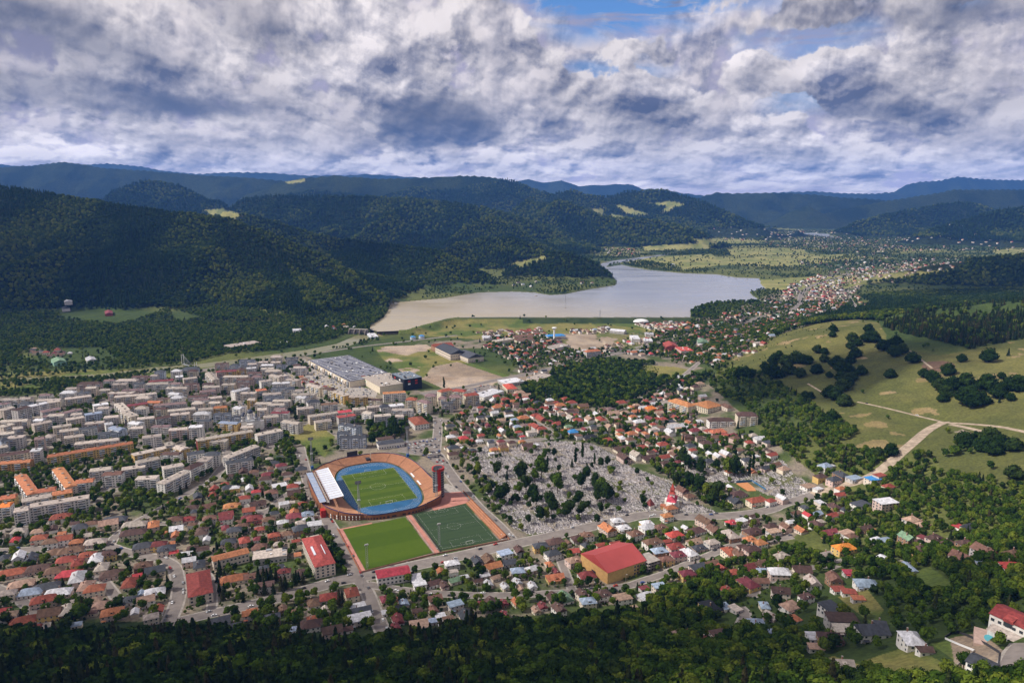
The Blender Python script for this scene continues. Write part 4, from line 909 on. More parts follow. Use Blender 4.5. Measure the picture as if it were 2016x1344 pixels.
HALLS = [
 ('939,775 972,764 990,770 944,784', 6, 'w', 'f', 'w', 'long low white flat-roofed store beside a car park, right of the beige gabled flats', 1),
 ('975,757 1000,747 1022,744 1026,749', 6, 'w', 'f', 'g', 'narrow white-roofed shed along the highway beyond the white store', 1),
 ('991,757 1006,755 1016,763 1001,768', 6, 'c', 'h', 'c', 'crimson-roofed hall right behind the long white store', 1),
 ('860,685 886,679 914,693 893,699', 13, 'g', 'g', 'e', 'large grey-roofed factory hall beside the open dirt field', 2),
 ('906,698 921,691 943,700 931,707', 10, 'g', 'g', 'e', 'smaller grey factory hall joined to the right of the large one', 1),
 ('845,680 884,676 893,681 862,684', 11, 'r', 'g', 'b', 'rust-red roofed factory shed behind the large grey hall', 1),
 ('1071,658 1110,656 1113,663 1080,665', 7, 'U', 'h', 'w', 'bright blue-roofed works beneath the white water tower', 1),
 ('946,662 967,660 970,664 950,667', 6, 'w', 'f', 'g', 'small pale shed behind the bushes left of the works', 1),
 ('970,668 1004,663 1010,669 978,674', 7, 's', 'f', 'c', 'grey flat-roofed workshop left of the blue works', 1),
 ('1009,661 1048,659 1049,662 1012,665', 6, 'b', 'g', 'c', 'long rusty-roofed shed just left of the blue works, farther one', 1),
 ('1012,667 1047,664 1048,668 1016,671', 6, 'b', 'g', 'c', 'long rusty-roofed shed just left of the blue works, nearer one', 1),
 ('1203,647 1230,650 1232,654 1203,652', 7, 'w', 'g', 'g', 'pale grey warehouse beside the bare yard near the dike', 1),
 ('1233,658 1262,662 1268,668 1236,667', 8, 'w', 'f', 'w', 'white warehouse at the right edge of the bare yard', 1),
 ('1265,665 1284,668 1287,672 1266,671', 6, 'w', 'f', 'g', 'small white shed right of the white warehouse', 1),
 ('1083,681 1112,675 1116,680 1090,686', 9, 's', 'f', 'g', 'grey flat-roofed depot below the blue works', 1),
 ('1042,742 1072,734 1082,739 1054,750', 6, 's', 'f', 'e', 'beige highway depot with a flat roof near the dense green wood', 1),
 ('1307,673 1326,677 1336,684 1312,682', 9, 'r', 'g', 'm', 'red-roofed store left of the white hall with red stripes', 1),
 ('1329,682 1352,684 1367,691 1340,690', 9, 'c', 'f', 'w', 'white store with red vertical stripes beside the highway', 1),
 ('1268,655 1286,654 1288,658 1270,659', 6, 'w', 'f', 'w', 'white flat shed beside the highway bend', 1),
 ('1372,668 1392,670 1394,676 1374,675', 6, 'n', 'g', 'w', 'green-roofed hall right of the red-striped store', 1),
 ('802,823 829,819 845,833 817,837', 8, 'r', 'h', 'w', 'large red hipped school between the flats and the car park', 2),
 ('741,869 789,863 797,869 745,876', 7, 'g', 'h', 'w', 'long low grey-roofed hall with white columns behind the far stands', 1),
 ('740,862 770,858 776,862 744,867', 6, 'd', 'f', 'c', 'dark flat sports annexe behind the long low grey hall', 1),
 ('367,1128 412,1122 419,1167 371,1174', 10, 'r', 'h', 'e', 'big red hipped hall standing among dark conifers', 3),
 ('594,1060 632,1053 659,1107 621,1117', 12, 'r', 'h', 'e', 'long school with a large faded red hipped roof left of the practice pitch', 4),
 ('497,1086 562,1078 566,1092 500,1102', 6, 's', 'f', 'g', 'low grey flat-roofed school beside a small green court', 1),
 ('416,1096 486,1077 489,1089 420,1104', 9, 'o', 'g', 'e', 'long beige building with an orange roof above the big red hall', 2),
 ('1144,1089 1220,1067 1269,1103 1197,1128', 12, 'r', 'g', 'y', 'large yellow sports hall with a broad red metal roof', 0),
 ('737,1123 803,1112 806,1128 746,1138', 8, 'c', 'g', 'w', 'bright red-roofed white corner building at the main junction', 2),
 ('1954,1209 2024,1240 2042,1219 1972,1188', 9, 'r', 'g', 'w', 'large white villa with a long red roof above the swimming pool', 2),
 ('1906,1299 1917,1287 1961,1302 1955,1329', 6.5, 'g', 'g', 'w', 'modern white house with a dark grey roof on a walled sandy plot', 2),
 ('1609,1185 1636,1181 1665,1202 1640,1209', 6.5, 'g', 'f', 'w', 'modern flat-roofed white house amid dark trees', 2),
 ('1726,1095 1740,1092 1785,1119 1770,1123', 4, 'w', 'g', 'w', 'long white metal shed at the edge of the bright green lawn', 0),
 ('1777,1108 1783,1105 1806,1123 1797,1126', 4, 'u', 'g', 'g', 'narrow blue-grey metal shed right of the long white shed', 0),
 ('1724,982 1759,979 1763,989 1731,993', 9, 'w', 'f', 'p', 'three-storey white and pink flat-roofed building in the right woods', 3),
 ('1371,793 1403,788 1413,798 1385,806', 9, 'o', 'h', 'c', 'cream orange-roofed school right of the taller orange-roofed one', 3),
 ('100,707 124,705 130,712 106,713', 8, 'n', 'g', 'n', 'turquoise-roofed sports hall among the trees beyond the river', 0),
 ('168,704 185,703 190,709 172,710', 6, 'w', 'g', 'w', 'white shed right of the turquoise hall', 0),
 ('445,679 505,670 508,675 450,684', 6, 's', 'f', 'g', 'long grey ruined shed by the green strip across the river', 1),
 ('576,647 592,647 593,651 577,651', 8, 'w', 'f', 'w', 'small white block below the wooded hill across the river', 1),
 ('715,655 745,657 752,662 722,664', 6, 'w', 'f', 'l', 'pale powerhouse beside the spillway', 1),
 ('122,590 145,590 146,594 123,594', 6, 'w', 'g', 'g', 'pale barn on the clearing at the foot of the left mountain', 0),
 ('207,612 220,612 221,618 208,618', 6, 'm', 'g', 'm', 'red barn below the left mountain', 0),
 ('120,604 138,604 139,608 121,608', 5, 'g', 'g', 'g', 'dark barn at the left edge of the clearing', 0),
]
for cs, H, rk, ty, wk, lab, fl in HALLS:
    if 'yellow sports' in lab: ROOFC['R'] = (.36, .06, .055); ROOFN['R'] = 'crimson metal'; rk = 'R'; MATS['roof_crimson_metal'] = mat('crimson_metal_roof', ROOFC['R'], .5, .4, .08, .05)
    t, L, W, rz = hall(cs, H, rk, ty, wk, lab, 'hall' if fl < 3 else 'school_building', 'building', None, fl)
    if 'yellow sports' in lab:
        b = MB(); b.box(-L/2-.3, -L/2-.02, -W/2, W/2, 0, H, wallm('o')); b.box(-L/2-.5, -L/2-.31, -3, 3, 0, 5, DARK); b.build('gable_panel', t)
        for q in range(3):
            for k in range(4): ob('window', win_mesh(1.8, 1.7), t, (L/2-13+k*3.4, -W/2-.02, 2.7+q*3.3)); ob('window', win_mesh(1.8, 1.7), t, (L/2-13+k*3.4, W/2+.02, 2.7+q*3.3), math.pi)
    if 'faded red' in lab:
        b = MB(); b.box(-6, 12, -W*.32, -W*.22, H+1.6, H+2.6, CORW); b.box(-6, 14, W*.2, W*.24, H+1.5, H+2.6, CORW); b.build('skylight', t)
    if fl and W > 14 and ty == 'f': roofstuff(t, L, W, H+.4, 5, int(L))
    if 'red vertical' in lab:
        b = MB()
        for k in range(6): b.box(-L/2+3+k*L/6, -L/2+6+k*L/6, -W/2-.2, -W/2-.02, 0, H, REDP)
        b.build('red_stripe', t)
    if 'villa' in lab:
        s = -1; b = MB(); b.prism([(-L/2+2, -W/2-7), (L/2, -W/2-7), (L/2, -W/2-.05), (-L/2+2, -W/2-.05)], 3.0, [3.1, 3.1, 4.2, 4.2], roofm('s')); b.build('porch_roof', t)
        for k in range(5): b = MB(); b.bar((-L/2+3+k*(L-5)/4, -W/2-6.6, 0), (-L/2+3+k*(L-5)/4, -W/2-6.6, 3), .18, WHITE); b.build('column', t)
        b = MB(); b.prism([(-2, -W/2-.5), (3, -W/2-.5), (3, 0), (-2, 0)], H-.5, [H+1.2, H+1.2, H+2.6, H+2.6], roofm('r')); b.box(-1.6, 2.6, -W/2-.45, -W/2-.4, H-3, H+.6, GLASS); b.build('dormer', t)
# unfinished concrete frame
P = GP('1258,1094 1281,1086 1299,1102 1269,1109', 9)[:, :2]; c = P.mean(0); z = float(hz(*c)); rz = math.atan2(*(P[1]-P[0])[::-1])
t = thing('concrete_frame', 'unfinished grey concrete frame building right of the yellow sports hall', 'building', (*c, z), rz); L = 14; W = 17
for q in range(4):
    b = MB(); b.box(-L/2, L/2, -W/2, W/2, q*3.0, q*3.0+.35, CONC); b.build('slab', t)
b = MB()
for i in range(5):
    for j in range(5):
        for q in range(3):
            if i in (0, 4) or j in (0, 4): b.box(-L/2+i*(L-.5)/4, -L/2+.5+i*(L-.5)/4, -W/2+j*(W-.5)/4, -W/2+.5+j*(W-.5)/4, q*3+.35, q*3+3, CONC)
b.build('columns', t); b = MB(); b.box(-L/2+2, L/2-2, -W/2+2, W/2-2, .35, 9, DARK); b.build('core', t); occ_poly(rect_pts(*c, L, W, rz, 2))
# churches
def dome(b, x, y, z, r, m, h=1.25, n=14):
    k = [(1, 0), (1.12, .25), (1.05, .5), (.8, .78), (.45, 1.0), (.12, 1.2), (.0, 1.35)]; V = []; 
    for rr, zz in k: V += [(x+r*rr*math.cos(2*math.pi*i/n), y+r*rr*math.sin(2*math.pi*i/n), z+zz*r*h) for i in range(n)]
    b.add(V, [(j*n+i, j*n+(i+1) % n, (j+1)*n+(i+1) % n, (j+1)*n+i) for j in range(len(k)-1) for i in range(n)], m)
def cyl(b, x, y, r, z0, z1, m, n=14): b.prism([(x+r*math.cos(2*math.pi*i/n), y+r*math.sin(2*math.pi*i/n)) for i in range(n)], z0, z1, m)
p = GP('494,835', 8)[0]; t = thing('cathedral', 'white orthodox cathedral with dark domes rising among the flats', 'church', tuple(p), .3); SLATE = mat('dome_slate', (.05, .06, .09), .4); b = MB()
b.box(-13, 13, -8, 8, -2, 15, wallm('w')); b.box(-6, 6, -12, 12, -2, 15, wallm('w')); cyl(b, 13, 0, 6, -2, 13, wallm('w')); cyl(b, 0, -12, 5, -2, 13, wallm('w')); b.build('wall', t)
b = MB(); b.prism([(-13.4, -8.4), (13.4, -8.4), (13.4, 8.4), (-13.4, 8.4)], 15.02, 15.9, STEEL); b.prism([(-6.4, -12.4), (6.4, -12.4), (6.4, 12.4), (-6.4, 12.4)], 15.95, 16.6, STEEL); b.build('roof', t)
for x, y, r, h in ((0, 0, 4, 26), (-10, -5, 2.4, 23), (-10, 5, 2.4, 23), (8, -5, 1.9, 20), (8, 5, 1.9, 20)):
    b = MB(); cyl(b, x, y, r, 15, h, wallm('w'))
    for k in range(8): a = k*math.pi/4; b.box(x+(r-.1)*math.cos(a)-.35, x+(r-.1)*math.cos(a)+.35, y+(r-.1)*math.sin(a)-.35, y+(r-.1)*math.sin(a)+.35, h-5, h-1.5, GLASS)
    o = b.build('drum', t); b = MB(); dome(b, x, y, h, r, SLATE); b.bar((x, y, h+r*1.5), (x, y, h+r*1.5+2.4), .12, STEEL); b.bar((x-.7, y, h+r*1.5+1.6), (x+.7, y, h+r*1.5+1.6), .1, STEEL); b.build('dome', o)
occ_poly(rect_pts(p[0], p[1], 30, 26, .3, 2))
p = GP('1323,985', 6)[0]; t = thing('cemetery_church', 'white cemetery church with red roofs and a pointed red spire', 'church', tuple(p), 1.25); b = MB(); RT = roofm('c'); WW = wallm('w')
b.box(-10, 8, -4.5, 4.5, -2, 8, WW); cyl(b, -10, 0, 4.5, -2, 8, WW); cyl(b, 0, -5, 3, -2, 8, WW); cyl(b, 0, 5, 3, -2, 8, WW)
for k in range(6): b.box(-7+k*2.6, -6.2+k*2.6, -4.6, -4.51, 3, 6, GLASS)
b.build('wall', t); ob('roof', roof_mesh(19, 10, 8.02, 5, 'h', RT), t); b = MB(); b.box(-2.6, 2.6, -2.6, 2.6, 8, 15, WW); b.build('tower', t)
b = MB()
for q, (r0, z0, z1) in enumerate(((3.4, 15, 17), (2.3, 17, 19), (2.6, 19, 27))): b.add([(-r0, -r0, z0), (r0, -r0, z0), (r0, r0, z0), (-r0, r0, z0)]+([(-1.6, -1.6, z1), (1.6, -1.6, z1), (1.6, 1.6, z1), (-1.6, 1.6, z1)] if q < 2 else [(-.05, -.05, z1), (.05, -.05, z1), (.05, .05, z1), (-.05, .05, z1)]), [(0, 1, 5, 4), (1, 2, 6, 5), (2, 3, 7, 6), (3, 0, 4, 7), (3, 2, 1, 0), (4, 5, 6, 7)], RT)
b.bar((0, 0, 27), (0, 0, 29.5), .12, STEEL); b.bar((-.6, 0, 28.6), (.6, 0, 28.6), .1, STEEL); b.build('spire', t)
b = MB(); b.box(-14, -8, 6, 11, 0, 4, wallm('o')); b.prism([(-14.5, 5.5), (-7.5, 5.5), (-7.5, 11.5), (-14.5, 11.5)], 4.02, 4.3, roofm('o')); b.build('side_porch', t); occ_poly(rect_pts(p[0], p[1], 24, 16, 1.25, 2))
p = GP('1280,994', 3)[0]; t = thing('chapel', 'small chapel with a pointed red roof left of the cemetery church', 'chapel', tuple(p), .6); b = MB(); b.box(-3.5, 3.5, -3.5, 3.5, -1, 4, WW); b.build('wall', t)
b = MB(); b.add([(-4, -4, 4), (4, -4, 4), (4, 4, 4), (-4, 4, 4), (0, 0, 11)], [(0, 1, 4), (1, 2, 4), (2, 3, 4), (3, 0, 4), (3, 2, 1, 0)], roofm('m')); b.build('roof', t)
# water tower, domes, tanks, tennis court, pool
p = GP('1091,668')[0]; t = thing('water_tower', 'white water tower with a flared top over the blue-roofed works', 'tower', tuple(p)); b = MB()
for z0, z1, r0, r1 in ((0, 24, 2.6, 1.9),): b.bar((0, 0, z0), (0, 0, z1), (r0, r1), WHITE, 12)
b.build('shaft', t); b = MB(); b.bar((0, 0, 24), (0, 0, 29), (2, 6), WHITE, 14); b.bar((0, 0, 29), (0, 0, 30), (6, 5.4), WHITE, 14); b.build('tank', t)
def bubble(px, py, rx, ry, rz_, name, lab, h):
    p = GP('%g,%g' % (px, py))[0]; V = []; n = 20; K = 6
    for j in range(K+1): 
        a = j/K*math.pi/2; V += [(rx*math.cos(a)*math.cos(2*math.pi*i/n), ry*math.cos(a)*math.sin(2*math.pi*i/n), h*math.sin(a)) for i in range(n)]
    return tag(ob(name, me(name, V, [(j*n+i, j*n+(i+1) % n, (j+1)*n+(i+1) % n, (j+1)*n+i) for j in range(K) for i in range(n)], WHITE, None, True), None, tuple(p), rz_), lab, 'building')
bubble(1262, 633, 22, 12, 0, 'inflated_hall', 'white inflated sports dome at the foot of the dike', 8); bubble(560, 676, 13, 9, 0, 'inflated_hall', 'white domed tent across the river left of the spillway', 6)
for px, py, lab in ((813, 668, 'blue-roofed round tank below the dike, left one'), (830, 666, 'blue-roofed round tank below the dike, right one')):
    p = GP('%g,%g' % (px, py))[0]; t = thing('storage_tank', lab, 'tank', tuple(p)); b = MB(); cyl(b, 0, 0, 7, 0, 7, wallm('l')); b.build('shell', t); b = MB(); b.bar((0, 0, 7), (0, 0, 9.5), (7.4, .3), mat('roof_blue', ROOFC['U']), 14); b.build('roof', t)
P = GP('1449,953 1480,947 1508,964 1473,967')[:, :2]; c = P.mean(0); t = thing('tennis_court', 'orange clay tennis court with a blue fence behind', 'court', (*c, float(hz(*c)))); b = MB(); b.prism([tuple(q-c) for q in P], -.5, .3, mat('clay', (.5, .22, .09), .95)); b.build('clay_surface', t)
b = MB()
for i, j in ((1, 2), (0, 1)):
    q, w_ = P[i]-c, P[j]-c; d = (w_-q)/np.hypot(*(w_-q)); nn = np.array((-d[1], d[0]))*.1; b.prism([q-nn, w_-nn, w_+nn, q+nn], 0, 3, mat('blue_net', (.03, .14, .28), .8))
b.build('fence', t); occ_poly(P)
p = GP('1947,1257')[0]; t = thing('swimming_pool', 'small turquoise swimming pool on a pink terrace before the white villa', 'pool', tuple(p), 1.0); b = MB(); b.box(-9, 9, -7, 7, -3, .4, mat('pink_paving', (.5, .36, .3), .9)); b.build('terrace', t)
b = MB(); b.prism([(3.6*math.cos(2*math.pi*k/16)*1.1, 2.4*math.sin(2*math.pi*k/16)) for k in range(16)], .3, .46, water_mat('pool_water', (.1, .42, .5), .1, .05)); b.build('water', t); occ_poly(rect_pts(p[0], p[1], 18, 14, 1, 1))
# spillway with three arched piers; foot bridge; dike parapet; mast on the lake
p = GP('706,655')[0]; t = thing('spillway', 'grey concrete spillway with arched piers where the lake meets the river', 'dam', (p[0], p[1], 0), -.25)
for k in range(4):
    b = MB(); n = 10; pts = [(12*math.cos(math.pi*i/n), 13*math.sin(math.pi*i/n)) for i in range(n+1)]; x = -24+k*15
    V = [(x, q[0], q[1]) for q in pts]+[(x+2.4, q[0], q[1]) for q in pts]; K = n+1
    b.add(V, [(i, i+1, K+i+1, K+i) for i in range(n)]+[tuple(range(K-1, -1, -1)), tuple(range(K, 2*K))], mat('weathered_concrete', (.16, .14, .12), .9)); b.build('pier', t)
b = MB(); b.box(-26, 26, -3, 3, 11.5, 13, CONC); b.build('deck', t); b = MB(); b.box(-26, 26, -1, 1, -1, 10, CONC); b.build('gates', t)
a = GP('361,722')[0]; c = GP('386,727')[0]; t = thing('foot_bridge', 'slender cable-stayed foot bridge over the river with twin white masts', 'bridge', (a[0], a[1], 0)); d = c[:2]-a[:2]
b = MB(); d1 = d/np.hypot(*d); nn = np.array((-d1[1], d1[0]))*1.6; b.prism([-nn, d-nn, d+nn, nn], 3, 3.6, STEEL); b.build('deck', t)
for q, hh in ((0.0, 24), (1.0, 15)):
    for s in (-1, 1): b = MB(); e = d*q+nn*s*1.3; b.bar((*e, 0), (*e, hh), .5, WHITE); b.build('mast', t)
b = MB()
for k in range(1, 7): b.bar((0, 0, 24), (*(d*k/7), 3.6), .14, STEEL)
b.build('cables', t)
wall([at_z(1362, 625.4, 12.4), at_z(1100, 625.4, 12.4), at_z(905, 625.4, 12.4)], 1.1, .6, CONC, 'dike_parapet', 'pale concrete parapet along the crest of the grassy dike')
for px, py, h, lab in ((1113, 606, 40, 'tall lattice mast standing in the lake'), (1181, 625, 22, 'small lattice pylon on the dike')):
    p = at_z(px, py, 10); t = thing('pylon', lab, 'pylon', (*p, 10)); b = MB()
    for s, q in ((-1, -1), (1, -1), (1, 1), (-1, 1)): b.bar((s*2, q*2, 0), (s*.3, q*.3, h), .22, STEEL)
    for k in range(0, h, 5): f = 2-1.7*k/h; b.bar((-f, -f, k), (f, -f, k+2.5), .15, STEEL); b.bar((f, f, k), (-f, f, k+2.5), .15, STEEL)
    b.build('lattice', t); b = MB()
    for zz in (.6, .75, .9): b.bar((-3, 0, h*zz), (3, 0, h*zz), .2, STEEL)
    b.box(-3, 3, -3, 3, -6, .8, CONC); b.build('cross_arms', t)
for px, py, lab in ((1055, 583, 'small dark boat moored off the wooded promontory'), (962, 574, 'white boat by the jetty houses'), (779, 597, 'white boat at the left end of the lake')):
    p = at_z(px, py, 10); t = thing('boat', lab, 'boat', (*p, 10.0), .3); b = MB(); b.prism([(-5, -1.6), (3, -1.6), (6, 0), (3, 1.6), (-5, 1.6)], -.3, 1.2, WHITE if 'white' in lab else wallm('b')); b.build('hull', t); b = MB(); b.box(-3, 1.5, -1.2, 1.2, 1.2, 2.8, WHITE); b.build('cabin', t)
# walled plot of the modern house
wall([GP(q)[0][:2] for q in ('1860,1255', '1880,1243', '1905,1252', '1940,1268', '1967,1285', '1962,1344')], 1.4, .3, mat('charcoal_wall', (.05, .05, .055), .8), 'garden_wall', 'charcoal garden wall behind the modern house with the dark roof')
wall([GP(q)[0][:2] for q in ('1860,1257', '1890,1270', '1918,1281')], 1.1, .3, WHITE, 'garden_wall', 'white garden wall between the lawn and the sandy plot')
wall([GP(q)[0][:2] for q in ('1918,1282', '1900,1298', '1882,1312')], 1.2, .3, CONC, 'garden_wall', 'grey garden wall left of the modern house with the dark roof')

# ------------------------------------------------------------------ apartment blocks: roof line in quarter pixels of a tile, floors, wall, roof
BLK = {(0, 700): '''370 790 1045 680 4yor;0 842 250 824 4oo;160 940 262 1085 4eo;455 885 560 1030 4eo;590 992 740 975 4wo;290 1065 440 1042 4eo;412 1085 570 1058 4yo;172 1138 408 1092 4es;112 1215 230 1196 5ws;235 1180 700 1105 5ws;0 1118 130 1100 5yo;0 1176 92 1168 5wO;1045 778 1380 702 4ys;1390 712 1460 735 4ys
1548 662 1985 588 5ysm;1660 668 1790 664 4cs;1282 766 1422 768 4wd;1072 838 1252 800 5gs;960 890 1142 864 4gs;708 900 880 880 5gs;812 930 966 918 5wb;1076 962 1240 953 5ws;1262 1005 1462 908 5ws;1470 892 1578 842 5wd;1584 832 1642 792 5ws;1280 882 1440 850 5ws;1472 772 1608 752 5wg;1614 776 1730 768 5wg
1775 800 2016 706 5gs;1778 840 1990 806 5wg;340 480 640 418 3gp;322 440 470 412 3gp;112 428 216 398 9gd;222 398 370 366 5ww;374 364 474 352 5cs;512 338 718 312 5es;732 390 850 372 4ww;0 430 92 402 6es;522 500 660 478 5es;668 462 800 442 5lu;820 482 940 472 5gs;256 542 400 512 5es;415 562 560 540 5cs
470 592 620 572 5es;622 575 764 556 5wg;672 532 820 518 4ps;826 536 886 526 5ww;880 560 968 582 5lu;776 612 960 596 4lg;506 642 662 620 5cs;590 690 940 652 4es;0 560 92 532 5es;102 572 180 560 5gs;0 612 120 600 5gs;62 642 190 632 5gs;0 664 60 652 5lg;272 652 350 642 6pp;246 742 326 734 7ww;0 782 240 746 5cd;0 715 60 705 5gs
1122 640 1270 622 5ws;1332 580 1480 568 5ps;1492 556 1600 550 6ww;862 290 1050 290 5ps;902 322 1150 302 5es;1152 302 1228 290 5ws;932 372 992 430 5es;1002 392 1160 370 5om;1162 362 1270 362 5oo;976 434 1060 474 5cs;1032 522 1110 532 5ww;1082 494 1218 480 5cs;1222 492 1340 474 5gd;1212 388 1470 368 5gp;1322 432 1540 410 5es;1342 462 1490 450 5es
1562 422 1678 410 5cs;1684 406 1790 398 5yo;1312 252 1368 250 5ws;1342 292 1420 302 5ww;1372 252 1480 250 5es;1482 322 1640 312 5gd;1522 342 1650 340 5wp;1642 332 1748 320 5cs;1382 164 1440 158 4ww;1442 182 1550 168 5es;1170 202 1368 188 3em;962 270 1130 264 4pp;1572 282 1700 270 5pp;1602 242 1738 240 5es;1752 224 1850 222 5cs;1832 282 1950 252 5ww
1642 132 1700 190 5cs;1702 126 1776 118 5pm;1782 120 1862 114 5ym;1872 112 1930 104 5yd;1942 98 2016 92 5ww;1762 162 1960 160 5es;1852 402 1912 412 6ww;1902 292 2016 290 5es;1952 342 2016 340 5ys;1732 522 1880 530 4yu;1300 700 1360 690 5gs;560 460 650 452 5gs''',
 (504, 700): '''12 420 90 416 6es;122 446 258 444 5wm;322 416 450 402 5es;402 366 498 354 6wg;514 382 640 372 5wb;414 476 640 442 4es;646 442 750 430 4cc;642 482 778 462 4gr;462 520 590 502 4cs;214 512 348 532 5gs;0 622 200 582 5ws;228 262 298 258 6wg;306 272 372 270 6ws;242 182 338 192 5es;412 222 520 252 5cs;542 256 614 266 5cd
618 276 716 312 5ys;734 320 880 316 5ys;874 340 990 346 3cd;1000 294 1176 282 5wo;1184 340 1266 342 6cr;1284 352 1368 372 6cp;1332 312 1420 312 6cp;1440 330 1500 332 6cp;1524 322 1620 322 6cp;1642 312 1748 300 6cr;1442 282 1540 262 6cr;1550 272 1650 278 6cr;762 420 860 412 5es;874 402 998 390 5es;852 442 920 452 5ws;932 472 1060 462 5gs;1072 422 1240 422 5ws
972 402 1046 392 5wg;1052 392 1158 380 5ww;0 372 128 372 5es;134 352 278 350 5es;284 302 468 300 5es;52 302 200 292 5ws;0 272 80 262 5co;32 202 118 190 5ws;102 382 230 380 5gs;120 150 200 168 5es;180 162 240 148 5ws;640 604 735 600 5lg;660 640 868 634 5lg;668 532 812 560 5lg;330 320 400 330 5ww;60 480 180 470 5es'''}
DESCN = {}
nb = 0
for (tx, ty), s in BLK.items():
    for e in s.replace('\n', ';').split(';'):
        u1, v1, u2, v2, code = e.split(); fl = int(code[0]); wk, rk = code[1], code[2]; ek = code[3] if len(code) > 3 else None
        H = fl*2.9+1; P = G([tx+float(u1)/4, tx+float(u2)/4], [ty+float(v1)/4, ty+float(v2)/4], H); L = np.hypot(*(P[1]-P[0])[:2])
        c = (P[0]+P[1])/2; q = P.copy()
        size = 'long' if L > 60 else ('short' if L < 24 else 'mid-length')
        hip = rk in 'pr' and wk == 'c'
        block(P[0], P[1], 12 if L > 22 else 13, fl, wk, rk, '%s %s block with %s roof' % (size, WALLN[wk], ROOFN[rk]), 'h' if hip or (L < 26 and rk in 'dbg' and nb % 2) else (True if nb % 3 or rk in 'od' else 'f'), endk=ek); nb += 1
for (a, bq, fl, wk, rk, dp, lab) in (('1322,789', '1362,797', 4, 'c', 'o', 18, 'tall cream orange-roofed building left of the orange-roofed school'), ('1394,829', '1443,823', 3, 'w', 'd', 14, 'white brown-roofed hospital wing, nearer and lower of the two'), ('1450,818', '1490,813', 5, 'c', 'd', 16, 'cream brown-roofed hospital block, taller of the two'), ('1152,692', '1180,689', 4, 'g', 'o', 14, 'grey orange-roofed block standing alone below the bare yard')):
    P = np.vstack([GP(a, fl*2.9+1), GP(bq, fl*2.9+1)]); rt = block(P[0], P[1], dp, fl, wk, rk, None, 'h'); rt['label'] = lab; rt['category'] = 'building'

